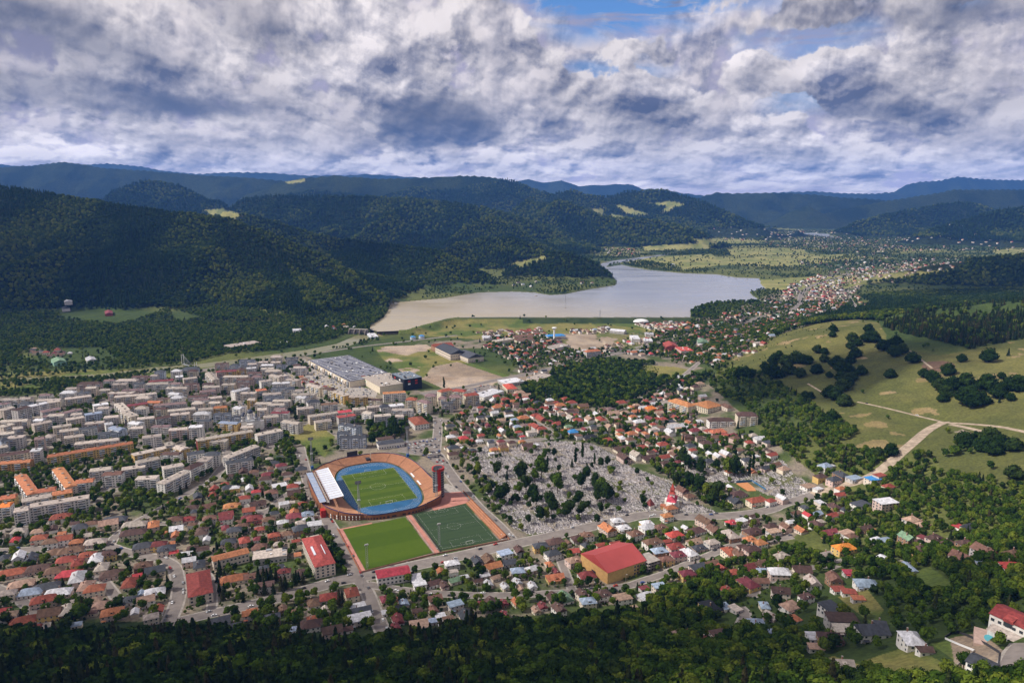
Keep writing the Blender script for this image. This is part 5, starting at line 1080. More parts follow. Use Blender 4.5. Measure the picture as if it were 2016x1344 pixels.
# ------------------------------------------------------------------ houses: u v w roof type axis in enlarged pixels of a tile
HS = {(0, 1008, 4): '''480 40 120 rh0;310 205 90 rh0;505 210 100 rg0;490 150 50 og0;400 235 90 bh0;600 215 80 oh0;750 220 130 sh0;630 120 90 gh0;720 90 80 bh0;855 90 120 tg0;1050 165 160 dh0;1210 100 100 oh1;900 45 180 gh0;1060 100 150 sh0;1390 135 90 wg0;1280 150 60 og0;1125 270 120 gh0;1250 255 100 mh0;1310 290 110 gh0;1368 298 60 cg0;1345 225 55 og0;1590 155 110 dh1;1840 140 90 gh0;1800 235 100 gh0;1925 225 90 rh1;1600 290 80 dg0;1470 310 80 wg0;1490 380 90 wg0;1570 415 110 gh1;1840 505 180 oh0;1970 490 90 bg0
30 345 80 gh1;150 350 100 wg1;240 350 110 gg1;320 345 140 dg1;440 300 100 bh0;560 305 150 bh0;690 340 100 rh0;610 400 90 rh1;520 380 110 rh0;760 365 120 wh1;850 330 100 dh0;800 415 110 sh1;880 468 140 dh0;1130 420 110 bh0;1220 440 130 gg0;310 425 160 dh0;90 460 180 rh0;430 465 110 bh0;540 470 140 ch0;610 515 150 wh1;1020 540 130 rh1;1080 480 60 cg0;165 550 140 th0;240 610 130 uh0;365 570 150 gh0;460 635 150 wh0;345 690 140 rh0;680 585 120 th1;745 605 120 oh0;735 675 90 th0;805 715 120 th0;1215 610 130 wh0;1110 620 60 ug1;1025 670 100 gh0;1150 690 110 tg0;1245 745 80 rg1;1060 765 70 wg1;885 790 130 oh0;395 795 130 bg0;540 770 130 sh1;180 835 140 rh0;70 810 90 th0;20 760 80 rh0;240 900 110 rg0;600 860 55 ug0;1190 825 90 sh0;1730 840 130 gg0;1850 870 80 gg0;1985 755 70 oh0;60 640 90 sh0;1890 100 70 mh0;1950 30 90 mh0;1380 60 90 bh0;1480 40 90 rh0;1650 50 90 bh0;1780 50 90 mg0''',
 (504, 1008, 4): '''20 60 50 mh0;100 60 90 bh0;30 115 70 rh0;300 35 110 mh0;405 45 90 wh0;210 80 80 wh0;350 85 70 sh0;350 130 110 gh0;465 90 130 wf0;240 155 90 bh0;140 185 80 rh0;20 190 70 mh0;312 210 50 rg0;570 650 120 rh0;755 635 120 rh1;450 695 100 bh1;210 745 80 bg1;20 745 70 oh0;130 825 100 gh0;310 765 80 bh0;545 755 80 sg1;800 720 110 wf0;825 762 150 gg0;820 830 160 wf0;430 885 130 dh0;600 930 140 dg0;715 900 80 dg0;540 825 50 dg0;1020 665 90 mh1;1095 675 65 og1;1110 765 110 kh0;1030 765 70 wf0;1165 695 80 ug1;1100 880 75 mg1;1265 500 120 wf1;1290 565 90 wf0;1400 540 100 dg0;1480 555 80 dg1;1450 445 70 og1;1565 515 85 ng0;1410 680 100 bg0;1395 745 80 bg1;1450 792 70 wf0;1380 835 45 uf0;1570 722 105 uf0;1515 815 75 bf0;1480 872 65 wf0;1285 885 130 tf0;1770 695 70 mh0;1850 690 100 dg1;1950 695 60 mg1;1955 785 65 mg1;1740 385 100 gg1;1830 375 110 bg1;1870 425 120 og0;1960 320 100 uf0;1830 545 75 wg1;1800 475 75 wf0;1960 565 75 wg1;1270 755 60 dg0;1640 490 60 wf0''',
 (1008, 1008, 4): '''55 300 90 dg1;225 265 110 gh0;320 325 110 gh0;340 235 130 dh0;440 220 60 bg1;520 190 100 dh0;590 180 95 bh0;755 130 120 og1;880 105 95 wh0;970 170 105 bh0;1070 120 115 wh0;1170 120 95 bh0;1110 235 140 bh0;1280 178 115 ch0;1290 272 115 rh0;1225 210 60 rg0;1450 130 135 dh0;1520 70 130 bg1;1590 120 100 bg1;1475 262 100 gh0;1575 238 95 sh0;1395 318 120 wh1;1310 335 105 mh0;1160 305 110 uh0;1215 372 100 bh0;490 378 115 th0;590 478 120 mh0;340 500 130 og0;345 445 60 mg1;40 530 75 wg1;65 580 60 tg1;160 560 75 wg1;40 690 90 og1;190 750 60 tg1;240 720 75 mg1;330 660 115 dg1;420 655 125 ng1;370 762 105 dg1;490 818 75 og0;715 645 115 dh0;870 670 120 tf0;1060 640 120 wf0;1040 575 65 mf0;1160 580 90 uf0;1380 483 105 mh0;1460 432 110 gg0;1570 388 100 bg0;1720 312 120 rh1;1790 335 105 bg1;1890 292 115 dh0;1950 242 90 oh0;1870 192 85 oh0;1900 132 130 dh0;1720 178 130 sh1;1730 65 80 ch0;1810 65 75 wf0;1220 30 80 oh0;455 932 115 ch0;820 1005 120 gh0;1300 968 110 tf0;1460 932 125 rh1;1550 1005 130 rh1;1660 985 170 dh1;1860 560 140 mh1;1960 545 105 bg0;1560 745 140 kh1;1680 718 80 uf1;1760 732 80 sf1;1990 712 85 uh1;1935 900 160 uh1;1980 442 80 uh0;950 740 90 tf0;1850 985 90 tf0''',
 (1512, 1008, 4): '''25 95 90 dh0;45 150 90 tf0;140 112 75 bg1;260 122 80 og1;380 92 85 dh1;490 162 95 mg0;555 162 50 ug0;620 162 95 tf0;770 112 85 dg0;820 130 55 og0;655 190 75 bh0;600 280 140 Oh0;450 340 85 sg0;860 200 80 wf0;930 200 80 uf0;1095 200 95 ng1;1210 222 85 dh1;1310 205 95 dh0;1420 245 80 dh0;1550 245 95 dh0;1200 292 85 dh0;1540 342 140 bg1;1710 312 140 bg1;1820 330 65 og0;1930 332 100 bh0;1690 382 55 uf0;1945 412 130 ch0;1130 430 0 wf0;650 452 85 cf0;90 472 140 wh0;270 457 115 dg0;350 550 110 sg1;520 520 105 bg1;560 582 85 rf0;640 602 85 rf0;712 652 75 of0;775 542 135 uh0;100 622 120 dg0;580 832 180 df0;610 890 130 sf0;820 932 180 gg0;380 980 110 wf0;490 990 140 dh0;380 1032 90 tf0;1135 1002 140 wh1;1240 1052 75 dg0;590 1200 120 sg0;30 915 70 uf0;120 1005 140 dg0;1500 90 60 cf0;1570 95 70 gg0;1130 40 90 th0;1220 75 80 th0;880 850 60 gg0''',
 (1512, 700, 4): '''450 868 85 uh0;495 850 50 wf0;412 952 85 dh0;580 922 105 gh1;520 975 90 gh0;680 945 95 uf0;830 968 95 Uf0;880 942 75 rf0;572 1047 70 oh0;950 1012 75 rh0;520 1187 85 dh1;602 1190 65 gh0;730 1167 120 gf0;30 782 75 rg0;20 1142 70 rh0;110 1122 80 wg1;395 1030 60 wf0;320 1010 90 tf0''',
 (1008, 700, 4): '''1730 1010 80 og0;1780 1075 120 dh0;1755 1145 110 gg1;1930 1140 140 rh0;1720 1020 60 wg1;1480 1280 110 bg1;1720 1290 90 rh0;1900 1290 80 dg0;830 1300 90 wh0;1060 1320 90 wh0;730 1330 90 oh0;1340 1060 90 bg1;1400 1090 80 bh0;1250 1200 90 oh0;1690 865 50 rh0;1620 600 140 oh0;1650 480 0 dh0;1340 160 90 wg0;1480 220 60 th0;1500 320 60 wg0;1690 400 100 bh1;1190 700 90 rh0;1200 800 85 rg0;1080 795 110 dg0;1030 720 70 rh0;1130 740 50 rg1;1500 690 80 rh0;1530 690 90 dh0;1440 590 90 mh0;1290 560 150 wg0;1680 770 80 wg1;1620 790 70 wg1;1560 760 60 wg1;1550 815 80 gh0;880 800 120 dg1;980 780 100 sg1;870 720 160 dg0;755 650 80 rh0;615 630 110 kh0;480 600 80 Uh0;1000 520 90 wh0;1250 510 80 gh0;1140 500 60 rh0;1190 500 60 rh0;1090 415 80 Oh0;1030 410 60 wg0;700 500 90 rh1;610 500 80 tg1;665 450 70 wg1;520 510 75 rh0;360 525 85 rh0;560 385 80 bg0;480 425 85 bg0;470 370 75 rh0;420 340 60 rh0;860 370 85 rh0;850 590 60 rh0;940 600 85 oh0;1000 590 60 rg1;870 650 65 wh1;930 660 70 bh0;760 560 60 tg1;190 560 90 rg1;110 540 70 ph0;230 485 100 rg1;90 490 90 oh0;20 500 60 gh0;40 560 60 uh0;120 700 110 mg0;60 290 80 th0;200 370 70 gh0;380 390 80 oh0;1380 790 60 rg1;1270 780 70 bg1;1440 780 60 wg1;1270 740 70 th0;1400 710 80 gh0;800 455 90 tg0''',
 (440, 900, 8): '''310 225 170 dg1;690 245 170 mh0;910 130 150 mh0;800 60 130 gh0;1000 265 150 dh0;1220 190 170 gh0;1150 385 120 wg0;1090 460 160 rh0;880 410 200 wf0;1110 570 190 dg0;1240 700 130 rh0;950 730 140 wg0;1060 680 110 sf0;750 560 180 bh0;540 710 220 dg0;580 460 150 bg1;410 490 160 wg1;180 480 130 wh0;70 480 150 gh0;330 640 160 rh0;130 740 230 oh0;400 840 180 rg0;490 970 220 mh0;720 980 180 rh0;560 1080 160 ch0;1110 910 200 mh0;930 1000 170 wh0;1320 900 180 uh0;1430 1050 200 wf0;1220 1110 190 gh0;1000 1170 180 bh0;790 1230 160 rh0;560 1230 170 mg1;330 1270 180 rg1;170 1150 200 gh0;290 1080 160 bh0;40 910 200 mg0;0 600 120 bh0;480 230 130 bh0;20 390 110 rh0;660 340 170 dh0;250 980 120 bh0''',
 (880, 740, 8): '''1090 300 100 rh0;1240 290 160 tg0;920 370 130 rh0;1040 380 130 oh0;1250 370 110 wh0;1340 370 100 rh0;1430 420 120 gh0;1660 300 110 gh0;1620 380 120 wh0;1840 360 100 ch0;1770 440 150 bh0;1960 410 130 th0;800 490 170 oh0;530 500 110 rh0;970 560 130 kh0;750 580 120 wg0;980 630 130 wf0;1060 690 120 uh0;1190 660 170 oh0;850 700 130 tg0;1310 530 120 rh0;1180 540 110 bh0;1400 600 150 rh0;1500 640 180 rh1;1240 760 110 ph0;1350 770 130 rh0;1490 830 150 rh0;1730 730 150 rh0;1330 880 150 sf0;540 910 120 rh0;310 900 120 mh0;260 980 150 ch0;380 1000 120 rh0;510 1000 110 wh0;690 1040 130 gh1;850 1030 120 mh0;740 1130 130 oh0;890 1120 140 bh0;1020 1050 130 dh0;1180 1000 100 oh0;1270 1100 170 dg0;1390 1060 110 wf0;60 960 140 wh0;110 870 130 bh0;50 790 150 gh0;100 1130 180 gh0;100 1230 170 dh0;240 1200 110 bh0;260 1110 130 wh0;400 1140 110 gh0;1930 560 130 dg0;700 1190 60 wf0''',
 (1120, 760, 8): '''790 250 140 rh0;960 220 120 dh0;1220 240 110 rh0;1060 300 110 th0;1310 230 110 ph0;1010 480 120 oh0;1110 460 80 wf0;880 390 130 th0;530 350 120 bh0;640 340 130 ph0;780 600 110 bh0;640 600 100 tg1;490 1060 0 rh0;1590 720 160 wg1;1530 790 170 bh0;1650 600 150 sf0;1960 680 130 mh0;1870 790 150 dh0;1180 830 110 bg1;1700 890 100 bh0;1650 950 110 th0;1770 960 110 sg1;1930 930 140 gh0;1520 1210 150 dh0;1420 420 130 tg0;1330 680 120 sf0;1450 650 110 bf0;1380 640 150 wf0;950 560 120 sf0;250 700 100 wh0;410 680 100 bh0;150 780 110 bf0;1090 560 120 sg0;1730 660 120 tf0;1900 620 120 wf0'''}
def sizeword(L): return 'small ' if L < 9 else ('large ' if L > 16.5 else '')
hlist = []
for (tx, ty, k), s in HS.items():
    for e in s.replace('\n', ';').split(';'):
        u, v, w_, c_ = e.split(); 
        if float(w_) > 0: hlist.append((tx+float(u)/k, ty+float(v)/k, float(w_)/k, c_[0], c_[1], int(c_[2])))
HA = np.array([(h[0], h[1]) for h in hlist]); HP = G(HA[:, 0], HA[:, 1], 5.2)
order = np.argsort(HP[:, 1]); rh = random.Random(11); HOUSES = []; placed = []
GA = STH-.06
for i in order:
    px, py, w_, rk, ty, ax = hlist[i]; P = HP[i]; sl = math.sqrt(P[0]**2+P[1]**2+CAMH**2); L = min(24, max(7.5, w_*sl/FPX*(1.0 if ty != 'g' else .95)))
    if any((P[0]-q[0])**2+(P[1]-q[1])**2 < (min(L, q[2])*.62)**2 for q in placed): continue
    placed.append((P[0], P[1], L)); W = L*rh.uniform(.66, .8); W = min(W, 11.5)
    rz = GA+(math.pi/2 if ax else 0)+rh.uniform(-.12, .12)
    if py > 1100 and px > 1480: rz += -.45
    st = 3.1 if L < 10 else rh.choice((3.2, 5.8, 5.8)); wk = rh.choice('wwwccepgpyb' if ty != 'f' else 'wwgge')
    HOUSES.append((P[0], P[1], P[2], L, W, rz, st, rk, ty, wk))
NH = len(HOUSES)
for h in HOUSES: occ_poly(rect_pts(h[0], h[1], h[3], h[4], h[5], 1.0))
# ------------------------------------------------------------------ more houses fill the residential quarters
RES = ['60,688 140,686 150,702 60,706', '640,640 700,643 705,656 640,656', '-150,1030 110,1040 300,1003 420,935 470,915 560,890 600,930 615,990 650,1060 685,1130 600,1155 500,1178 380,1215 330,1222 -150,1238', '700,1150 860,1120 1040,1085 1130,1070 1400,1030 1500,1020 1560,1060 1400,1112 1240,1190 1010,1210 860,1225 700,1245 480,1240 430,1215',
 '880,885 868,835 940,800 1000,775 1060,790 1200,805 1370,740 1375,830 1400,850 1500,860 1550,930 1460,938 1330,925 1240,895 1180,868 1090,862', '960,768 1040,748 1000,705 950,690 960,676 1010,665 1130,690 1250,690 1200,702 1100,732',
 '1150,692 1300,652 1420,622 1520,612 1550,562 1620,542 1700,590 1640,620 1560,640 1500,690 1400,722 1300,702', '1370,640 1540,585 1560,560 1620,535 1760,520 1900,515 1900,525 1700,560 1640,612 1480,650', '1620,960 1700,990 1650,1030 1560,1040 1540,1010', '1640,1040 1900,1060 2016,1110 2016,1140 1800,1080 1660,1070',
 '1400,1120 1560,1100 1600,1180 1560,1240 1460,1230', '610,715 600,740 700,800 560,760', '935,655 1060,648 1120,682 1000,680', '1240,638 1360,634 1400,650 1300,656', '1120,650 1200,645 1205,656 1125,658']
FARV = ['1185,487 1215,480 1262,492 1250,505 1200,506', '1390,452 1520,450 1530,466 1480,474 1400,468', '1530,452 1580,448 1700,466 1690,500 1560,492 1500,480', '1690,474 1760,466 2016,478 2016,492 1800,494 1720,500', '1560,515 1700,500 1830,508 1900,512 1800,524 1650,535 1590,530', '1000,556 1060,552 1080,566 1010,568', '1100,560 1190,552 1200,556 1120,564', '1420,640 1500,650 1560,655 1600,648 1560,640', '1640,600 1700,590 1720,600 1680,612']
cand = []
rf = np.random.default_rng(5)
for zi, s in enumerate(RES+FARV):
    poly = pp(s); W_ = G(poly[:, 0], poly[:, 1])[:, :2]; lo = W_.min(0); hi = W_.max(0); far = zi >= len(RES)
    st = 16.5 if not far else 44; c_, s_ = math.cos(GA), math.sin(GA); ctr = (lo+hi)/2; R_ = np.hypot(*(hi-lo))/2
    A, B = np.meshgrid(np.arange(-R_, R_, st), np.arange(-R_, R_, st*(1.02 if not far else 1.6))); A = A+rf.uniform(-3.5, 3.5, A.shape)*(st/16); B = B+rf.uniform(-3.5, 3.5, B.shape)*(st/16)
    x = ctr[0]+c_*A-s_*B; y = ctr[1]+s_*A+c_*B; m = inpoly(x, y, W_); x, y = x[m], y[m]; z = hz(x, y)
    for a, b2, c2 in zip(x, y, z):
        if far and (c2 < 10.8 or inpoly(np.array([a]), np.array([b2]), LAKE_W)[0] or rf.random() < .6): continue
        if not far and rf.random() < {6: .6, 7: .82, 5: .45, 9: .5, 0: .5, 1: .6}.get(zi, .10 if b2 > 950 else .16): continue
        cand.append((a, b2, c2, far))
cand.sort(key=lambda q: q[1]); random.seed(21)
STUFFH = MB(); nfill = 0; nstuff = 0; LIM = 300
for x, y, z, far in cand:
    L = random.uniform(8.5, 14) if not far else random.uniform(11, 17); W = min(L*random.uniform(.65, .85), 10.5); ax = random.random() < .4; rz = GA+(math.pi/2 if ax else 0)+random.uniform(-.2, .2)
    if not far and (x < OX+5 or not free(x, y, L+2, W+2, rz)): 
        L, W = L*.75, W*.75
        if not free(x, y, L+1, W+1, rz): continue
    rk = random.choices('rbdogwscmtnu', (16, 18, 19, 9, 9, 7, 10, 3, 6, 7, 1, 3))[0]; ty = random.choices('hgf', (5, 4, 1))[0]; wk = random.choice('wwwcceepg'); st = random.choice((3.0, 3.2, 5.6))
    HOUSES.append((x, y, z, L, W, rz, st, rk, ty, wk)); nfill += 1
    if not far: occ_poly(rect_pts(x, y, L, W, rz, 1))
HOUSES.sort(key=lambda h: math.hypot(h[0], h[1])/(h[3]+6))
for i, (x, y, z, L, W, rz, st, rk, ty, wk) in enumerate(HOUSES):
    px_, py_ = to_px(x, y, z)
    if i < LIM and -30 < px_ < 2046:
        house(x, y, z, L, W, rz, st, rk, ty, wk, 2, '%s%s %s %s house' % (sizeword(L), WALLN[wk], ROOFN[rk]+'-roofed', {'h': 'hipped', 'g': 'gabled', 'f': 'flat'}[ty])); continue
    nstuff += 1; c_, s_ = math.cos(rz), math.sin(rz); h = {'h': W*.34, 'g': W*.36, 'f': .4}[ty]; a = L/2+.4; c2 = W/2+.4; r_ = max(.3, a-c2*.92) if ty == 'h' else a
    T = lambda u, v, w2: (x+c_*u-s_*v, y+s_*u+c_*v, z+w2)
    bx = [T(*q) for q in ((-L/2, -W/2, -2), (L/2, -W/2, -2), (L/2, W/2, -2), (-L/2, W/2, -2), (-L/2, -W/2, st), (L/2, -W/2, st), (L/2, W/2, st), (-L/2, W/2, st))]
    STUFFH.add(bx, [(0, 1, 5, 4), (1, 2, 6, 5), (2, 3, 7, 6), (3, 0, 4, 7)], wallm(wk))
    if ty == 'f': STUFFH.add([T(*q) for q in ((-a, -c2, st), (a, -c2, st), (a, c2, st), (-a, c2, st), (-a, -c2, st+.35), (a, -c2, st+.35), (a, c2, st+.35), (-a, c2, st+.35))], [(4, 5, 6, 7), (0, 1, 5, 4), (1, 2, 6, 5), (2, 3, 7, 6), (3, 0, 4, 7)], roofm(rk))
    else: STUFFH.add([T(*q) for q in ((-a, -c2, st), (a, -c2, st), (a, c2, st), (-a, c2, st), (-r_, 0, st+h), (r_, 0, st+h))], [(3, 2, 1, 0), (0, 1, 5, 4), (1, 2, 5), (2, 3, 4, 5), (3, 0, 4)], roofm(rk))
    for q in (-1, 1):
        for k in range(3 if L > 9 else 2):
            u = (k-.95)*L/3.4; v = q*(W/2+.03); vv = [T(u-.6, v, 1), T(u+.6, v, 1), T(u+.6, v, 2.4), T(u-.6, v, 2.4)]; STUFFH.add(vv, [(0, 1, 2, 3)], GLASS)
o = STUFFH.build('distant_houses'); tag(o, 'crowd of small distant houses with red, brown and pale roofs across the valley', 'houses', None, 'stuff')
print('houses', NH, nfill, nstuff, 'blocks', nb)
# fill the flats quarter
FLQ = pp('0,795 130,775 300,745 395,735 470,722 600,712 620,745 690,800 780,815 850,800 900,790 870,830 760,850 660,835 600,850 520,860 400,858 250,865 120,885 0,905'); FW = G(FLQ[:, 0], FLQ[:, 1])[:, :2]; lo = FW.min(0); hi = FW.max(0); nf = 0
rr = random.Random(4); GB = .12
for i in range(60):
    for j in range(40):
        x = lo[0]+i*31+rr.uniform(-4, 4)+(j % 2)*12; y = lo[1]+j*31+rr.uniform(-4, 4)
        if x > hi[0] or y > hi[1] or not inpoly(np.array([x]), np.array([y]), FW)[0]: continue
        L = rr.choice((18, 24, 30, 38)); rz = GB+rr.uniform(-.05, .05)
        for L2 in (L, 18, 13):
            if free(x, y, L2+3, 15, rz):
                wk, rk = rr.choice(('es', 'ws', 'cs', 'gs', 'es', 'wp', 'pd', 'cd', 'lg', 'gg', 'ww')); fl = rr.choice((4, 5, 5)); d = np.array((math.cos(rz), math.sin(rz)))*L2/2; c = np.array((x, y)); nf += 1
                block(c-d, c+d, 12, fl, wk, rk, '%s %s block with %s roof' % ('long' if L2 > 60 else ('short' if L2 < 24 else 'mid-length'), WALLN[wk], ROOFN[rk]), rr.choice((True, True, 'f', 'h'))); break
print('filled flats', nf)
# ------------------------------------------------------------------ trees
def leaf_mat(name, c1, c2, c3, tr=.25):
    m = D.materials.new(name); m.use_nodes = True; t = NT(m.node_tree)
    o = t.n('ShaderNodeOutputMaterial'); b = t.n('ShaderNodeBsdfDiffuse'); oi = t.n('ShaderNodeObjectInfo')
    cr = t.n('ShaderNodeValToRGB'); e = cr.color_ramp.elements; e[0].color = (*c1, 1); e[1].color = (*c3, 1); q = e.new(.55); q.color = (*c2, 1)
    t.l(oi.outputs['Random'], cr.inputs[0]); tc = t.n('ShaderNodeTexCoord'); f, _ = t.noise(tc.outputs['Object'], .5, 3, .6)
    c = t.mix(1.0, cr.outputs[0], t.mix(t.mr(f, .3, .7), (.6, .64, .62, 1), (1.35, 1.3, 1.2, 1)), 'MULTIPLY'); t.l(c, b.inputs[0])
    tl = t.n('ShaderNodeBsdfTranslucent'); t.l(c, tl.inputs[0]); ms = t.n('ShaderNodeMixShader'); ms.inputs[0].default_value = tr
    t.l(b.outputs[0], ms.inputs[1]); t.l(tl.outputs[0], ms.inputs[2]); t.l(ms.outputs[0], o.inputs[0]); MATS[name] = m; return m
LEAF = leaf_mat('broadleaf_foliage', (.034, .068, .010), (.070, .118, .015), (.140, .175, .024))
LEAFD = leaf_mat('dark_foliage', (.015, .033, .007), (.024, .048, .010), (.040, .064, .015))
LEAFP = leaf_mat('conifer_foliage', (.015, .028, .011), (.026, .043, .015), (.058, .052, .026), .1)
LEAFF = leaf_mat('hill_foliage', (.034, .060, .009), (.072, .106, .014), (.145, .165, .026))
BARK = mat('bark', (.09, .065, .045), .95)
def crown_mesh(name, seed, m, n, kind='b'):
    """leaf clumps spread over several lobes round a trunk; local origin at the foot"""
    r = np.random.default_rng(seed); V = []; F = []
    if kind == 'b': lob = [(r.uniform(-2.2, 2.2), r.uniform(-2.2, 2.2), r.uniform(4.2, 8.8), r.uniform(1.7, 2.7)) for _ in range(9)]+[(0, 0, 6, 3.1), (0, 0, 8.4, 2.2)]
    elif kind == 'd': lob = [(2.6*math.cos(a), 2.6*math.sin(a), r.uniform(1.6, 3.4), r.uniform(1.9, 2.5)) for a in np.linspace(0, 5.4, 7)]+[(0, 0, 3, 3.6), (.6, 0, 5.2, 2.5), (-.9, .8, 5.0, 2.2)]
    elif kind == 'p': lob = [(r.uniform(-.5, .5), r.uniform(-.5, .5), z, 1.0+.5*math.sin(z/14*3.1)) for z in np.linspace(3, 16, 9)]
    else: lob = None
    s0 = .95 if n > 300 else 1.55
    # shaded core so the crown is not see-through everywhere
    def ico(cx, cy, cz, rad, hz_=1.0):
        b0 = len(V); rings = [(.0, -1), (.8, -.6), (1, 0), (.75, .62), (0, 1)]; k = 7
        for rr, zz in rings:
            for i in range(k): a = 2*math.pi*i/k; q = rad*r.uniform(.82, 1.05); V.append((cx+q*rr*math.cos(a), cy+q*rr*math.sin(a), cz+rad*zz*hz_))
        for j in range(4):
            for i in range(k): F.append((b0+j*k+i, b0+j*k+(i+1) % k, b0+(j+1)*k+(i+1) % k, b0+(j+1)*k+i))
    if kind != 'c':
        for (x, y, z, q) in lob: ico(x, y, z, q*.84)
    else:
        b0 = len(V); k = 9
        for j, (rr, zz) in enumerate(((2.3, 1.5), (1.9, 4), (1.35, 8), (.75, 11.5), (.05, 14))):
            for i in range(k): a = 2*math.pi*i/k; q = rr*r.uniform(.7, .95); V.append((q*math.cos(a), q*math.sin(a), zz))
        for j in range(4):
            for i in range(k): F.append((b0+j*k+i, b0+j*k+(i+1) % k, b0+(j+1)*k+(i+1) % k, b0+(j+1)*k+i))
    for _ in range(n):
        d = r.normal(size=3); d[2] = abs(d[2])*.9-.25; d /= np.linalg.norm(d)
        if kind != 'c':
            x, y, z, q = lob[r.integers(len(lob))]; c = np.array((x, y, z))+d*q*r.uniform(.86, 1.12)
        else:
            h = r.uniform(0, 1)**1.3; z = 1.5+h*12.2; a = r.uniform(0, 2*math.pi); rad = (2.9*(1-h)+.15)*r.uniform(.75, 1.08); c = np.array((rad*math.cos(a), rad*math.sin(a), z-rad*.25)); d = np.array((math.cos(a), math.sin(a), .55)); d /= np.linalg.norm(d)
        nrm = d+r.normal(size=3)*.45; nrm /= np.linalg.norm(nrm); u = np.cross(nrm, r.normal(size=3)); u /= np.linalg.norm(u); w = np.cross(nrm, u); s = s0*r.uniform(.5, 1.0)*(.75 if kind == 'c' else 1); b0 = len(V)
        for k_ in range(5): a = 2*math.pi*k_/5+r.uniform(-.3, .3); V.append(tuple(c+(u*math.cos(a)+w*math.sin(a)*r.uniform(.6, 1))*s*.62))
        F.append(tuple(range(b0, b0+5)))
    return me(name, V, F, m)
def trunk_mesh(h, r0, name='trunk', limbs=True):
    b = MB(); b.bar((0, 0, -1), (0, 0, h), (r0, r0*.55), BARK, 7)
    if limbs:
        for k in range(4): a = k*1.7; b.bar((0, 0, h*.6), (math.cos(a)*2, math.sin(a)*2, h*1.15), (r0*.45, r0*.2), BARK, 5)
    return b.mesh(name)
HI = [crown_mesh('crown', 40+k, LEAF, 620) for k in range(4)]; HID = [crown_mesh('crown', 60+k, LEAFD, 620) for k in range(3)]; HIC = [crown_mesh('crown', 80+k, LEAFP, 520, 'c') for k in range(3)]; HIP = [crown_mesh('crown', 90+k, LEAFD, 420, 'p') for k in range(2)]
HIM = [crown_mesh('crown', 120+k, LEAFD, 700, 'd') for k in range(4)]
TR = trunk_mesh(5.5, .35); TRC = trunk_mesh(5, .25, 'trunk', False)
def low(n, kinds):
    out = []
    for i, (m, k, q) in enumerate(kinds): o = D.objects.new('%s_variant' % n, crown_mesh('crown_clump', 200+i*7, m, q, k)); out.append(o)
    col = D.collections.new(n+'_variants')
    for o in out: col.objects.link(o)
    return col
COLN = low('near_tree', [(LEAF, 'b', 240), (LEAF, 'b', 240), (LEAFD, 'b', 240), (LEAFP, 'c', 220), (LEAFP, 'c', 220), (LEAF, 'b', 240)])
LEAFM = leaf_mat('beech_foliage', (.020, .040, .009), (.034, .060, .012), (.055, .080, .016))
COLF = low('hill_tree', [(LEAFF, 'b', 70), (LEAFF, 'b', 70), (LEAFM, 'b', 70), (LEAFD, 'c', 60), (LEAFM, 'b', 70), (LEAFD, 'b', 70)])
def scatter(name, label, pts, sc_, vi, col, rz=None, kindw='stuff', cat=None):
    n = len(pts); m = D.meshes.new(name); m.vertices.add(n); m.vertices.foreach_set('co', np.asarray(pts, np.float32).ravel())
    a = m.attributes.new('sc', 'FLOAT', 'POINT'); a.data.foreach_set('value', np.asarray(sc_, np.float32))
    a = m.attributes.new('vi', 'INT', 'POINT'); a.data.foreach_set('value', np.asarray(vi, np.int32))
    a = m.attributes.new('rz', 'FLOAT', 'POINT'); a.data.foreach_set('value', (RNG.uniform(0, 6.28, n) if rz is None else np.asarray(rz)).astype(np.float32)); m.update()
    o = ob(name, m); tag(o, label, cat or name.replace('_', ' '), None, kindw)
    ng = D.node_groups.new(name+'_nodes', 'GeometryNodeTree'); ng.interface.new_socket('Geometry', in_out='INPUT', socket_type='NodeSocketGeometry'); ng.interface.new_socket('Geometry', in_out='OUTPUT', socket_type='NodeSocketGeometry')
    N = ng.nodes; gi = N.new('NodeGroupInput'); go = N.new('NodeGroupOutput'); ip = N.new('GeometryNodeInstanceOnPoints'); ci = N.new('GeometryNodeCollectionInfo')
    ci.inputs['Collection'].default_value = col; ci.inputs['Separate Children'].default_value = True; ci.inputs['Reset Children'].default_value = True
    def na(nm, t): q = N.new('GeometryNodeInputNamedAttribute'); q.data_type = t; q.inputs['Name'].default_value = nm; return q.outputs['Attribute']
    cx = N.new('ShaderNodeCombineXYZ'); cs = N.new('ShaderNodeCombineXYZ'); sa = na('sc', 'FLOAT'); Lk = ng.links.new
    Lk(gi.outputs[0], ip.inputs['Points']); Lk(ci.outputs[0], ip.inputs['Instance']); ip.inputs['Pick Instance'].default_value = True
    Lk(na('vi', 'INT'), ip.inputs['Instance Index']); Lk(na('rz', 'FLOAT'), cx.inputs[2]); Lk(cx.outputs[0], ip.inputs['Rotation'])
    for i in range(3): Lk(sa, cs.inputs[i])
    Lk(cs.outputs[0], ip.inputs['Scale']); Lk(ip.outputs[0], go.inputs[0])
    md = o.modifiers.new('scatter', 'NODES'); md.node_group = ng; return o
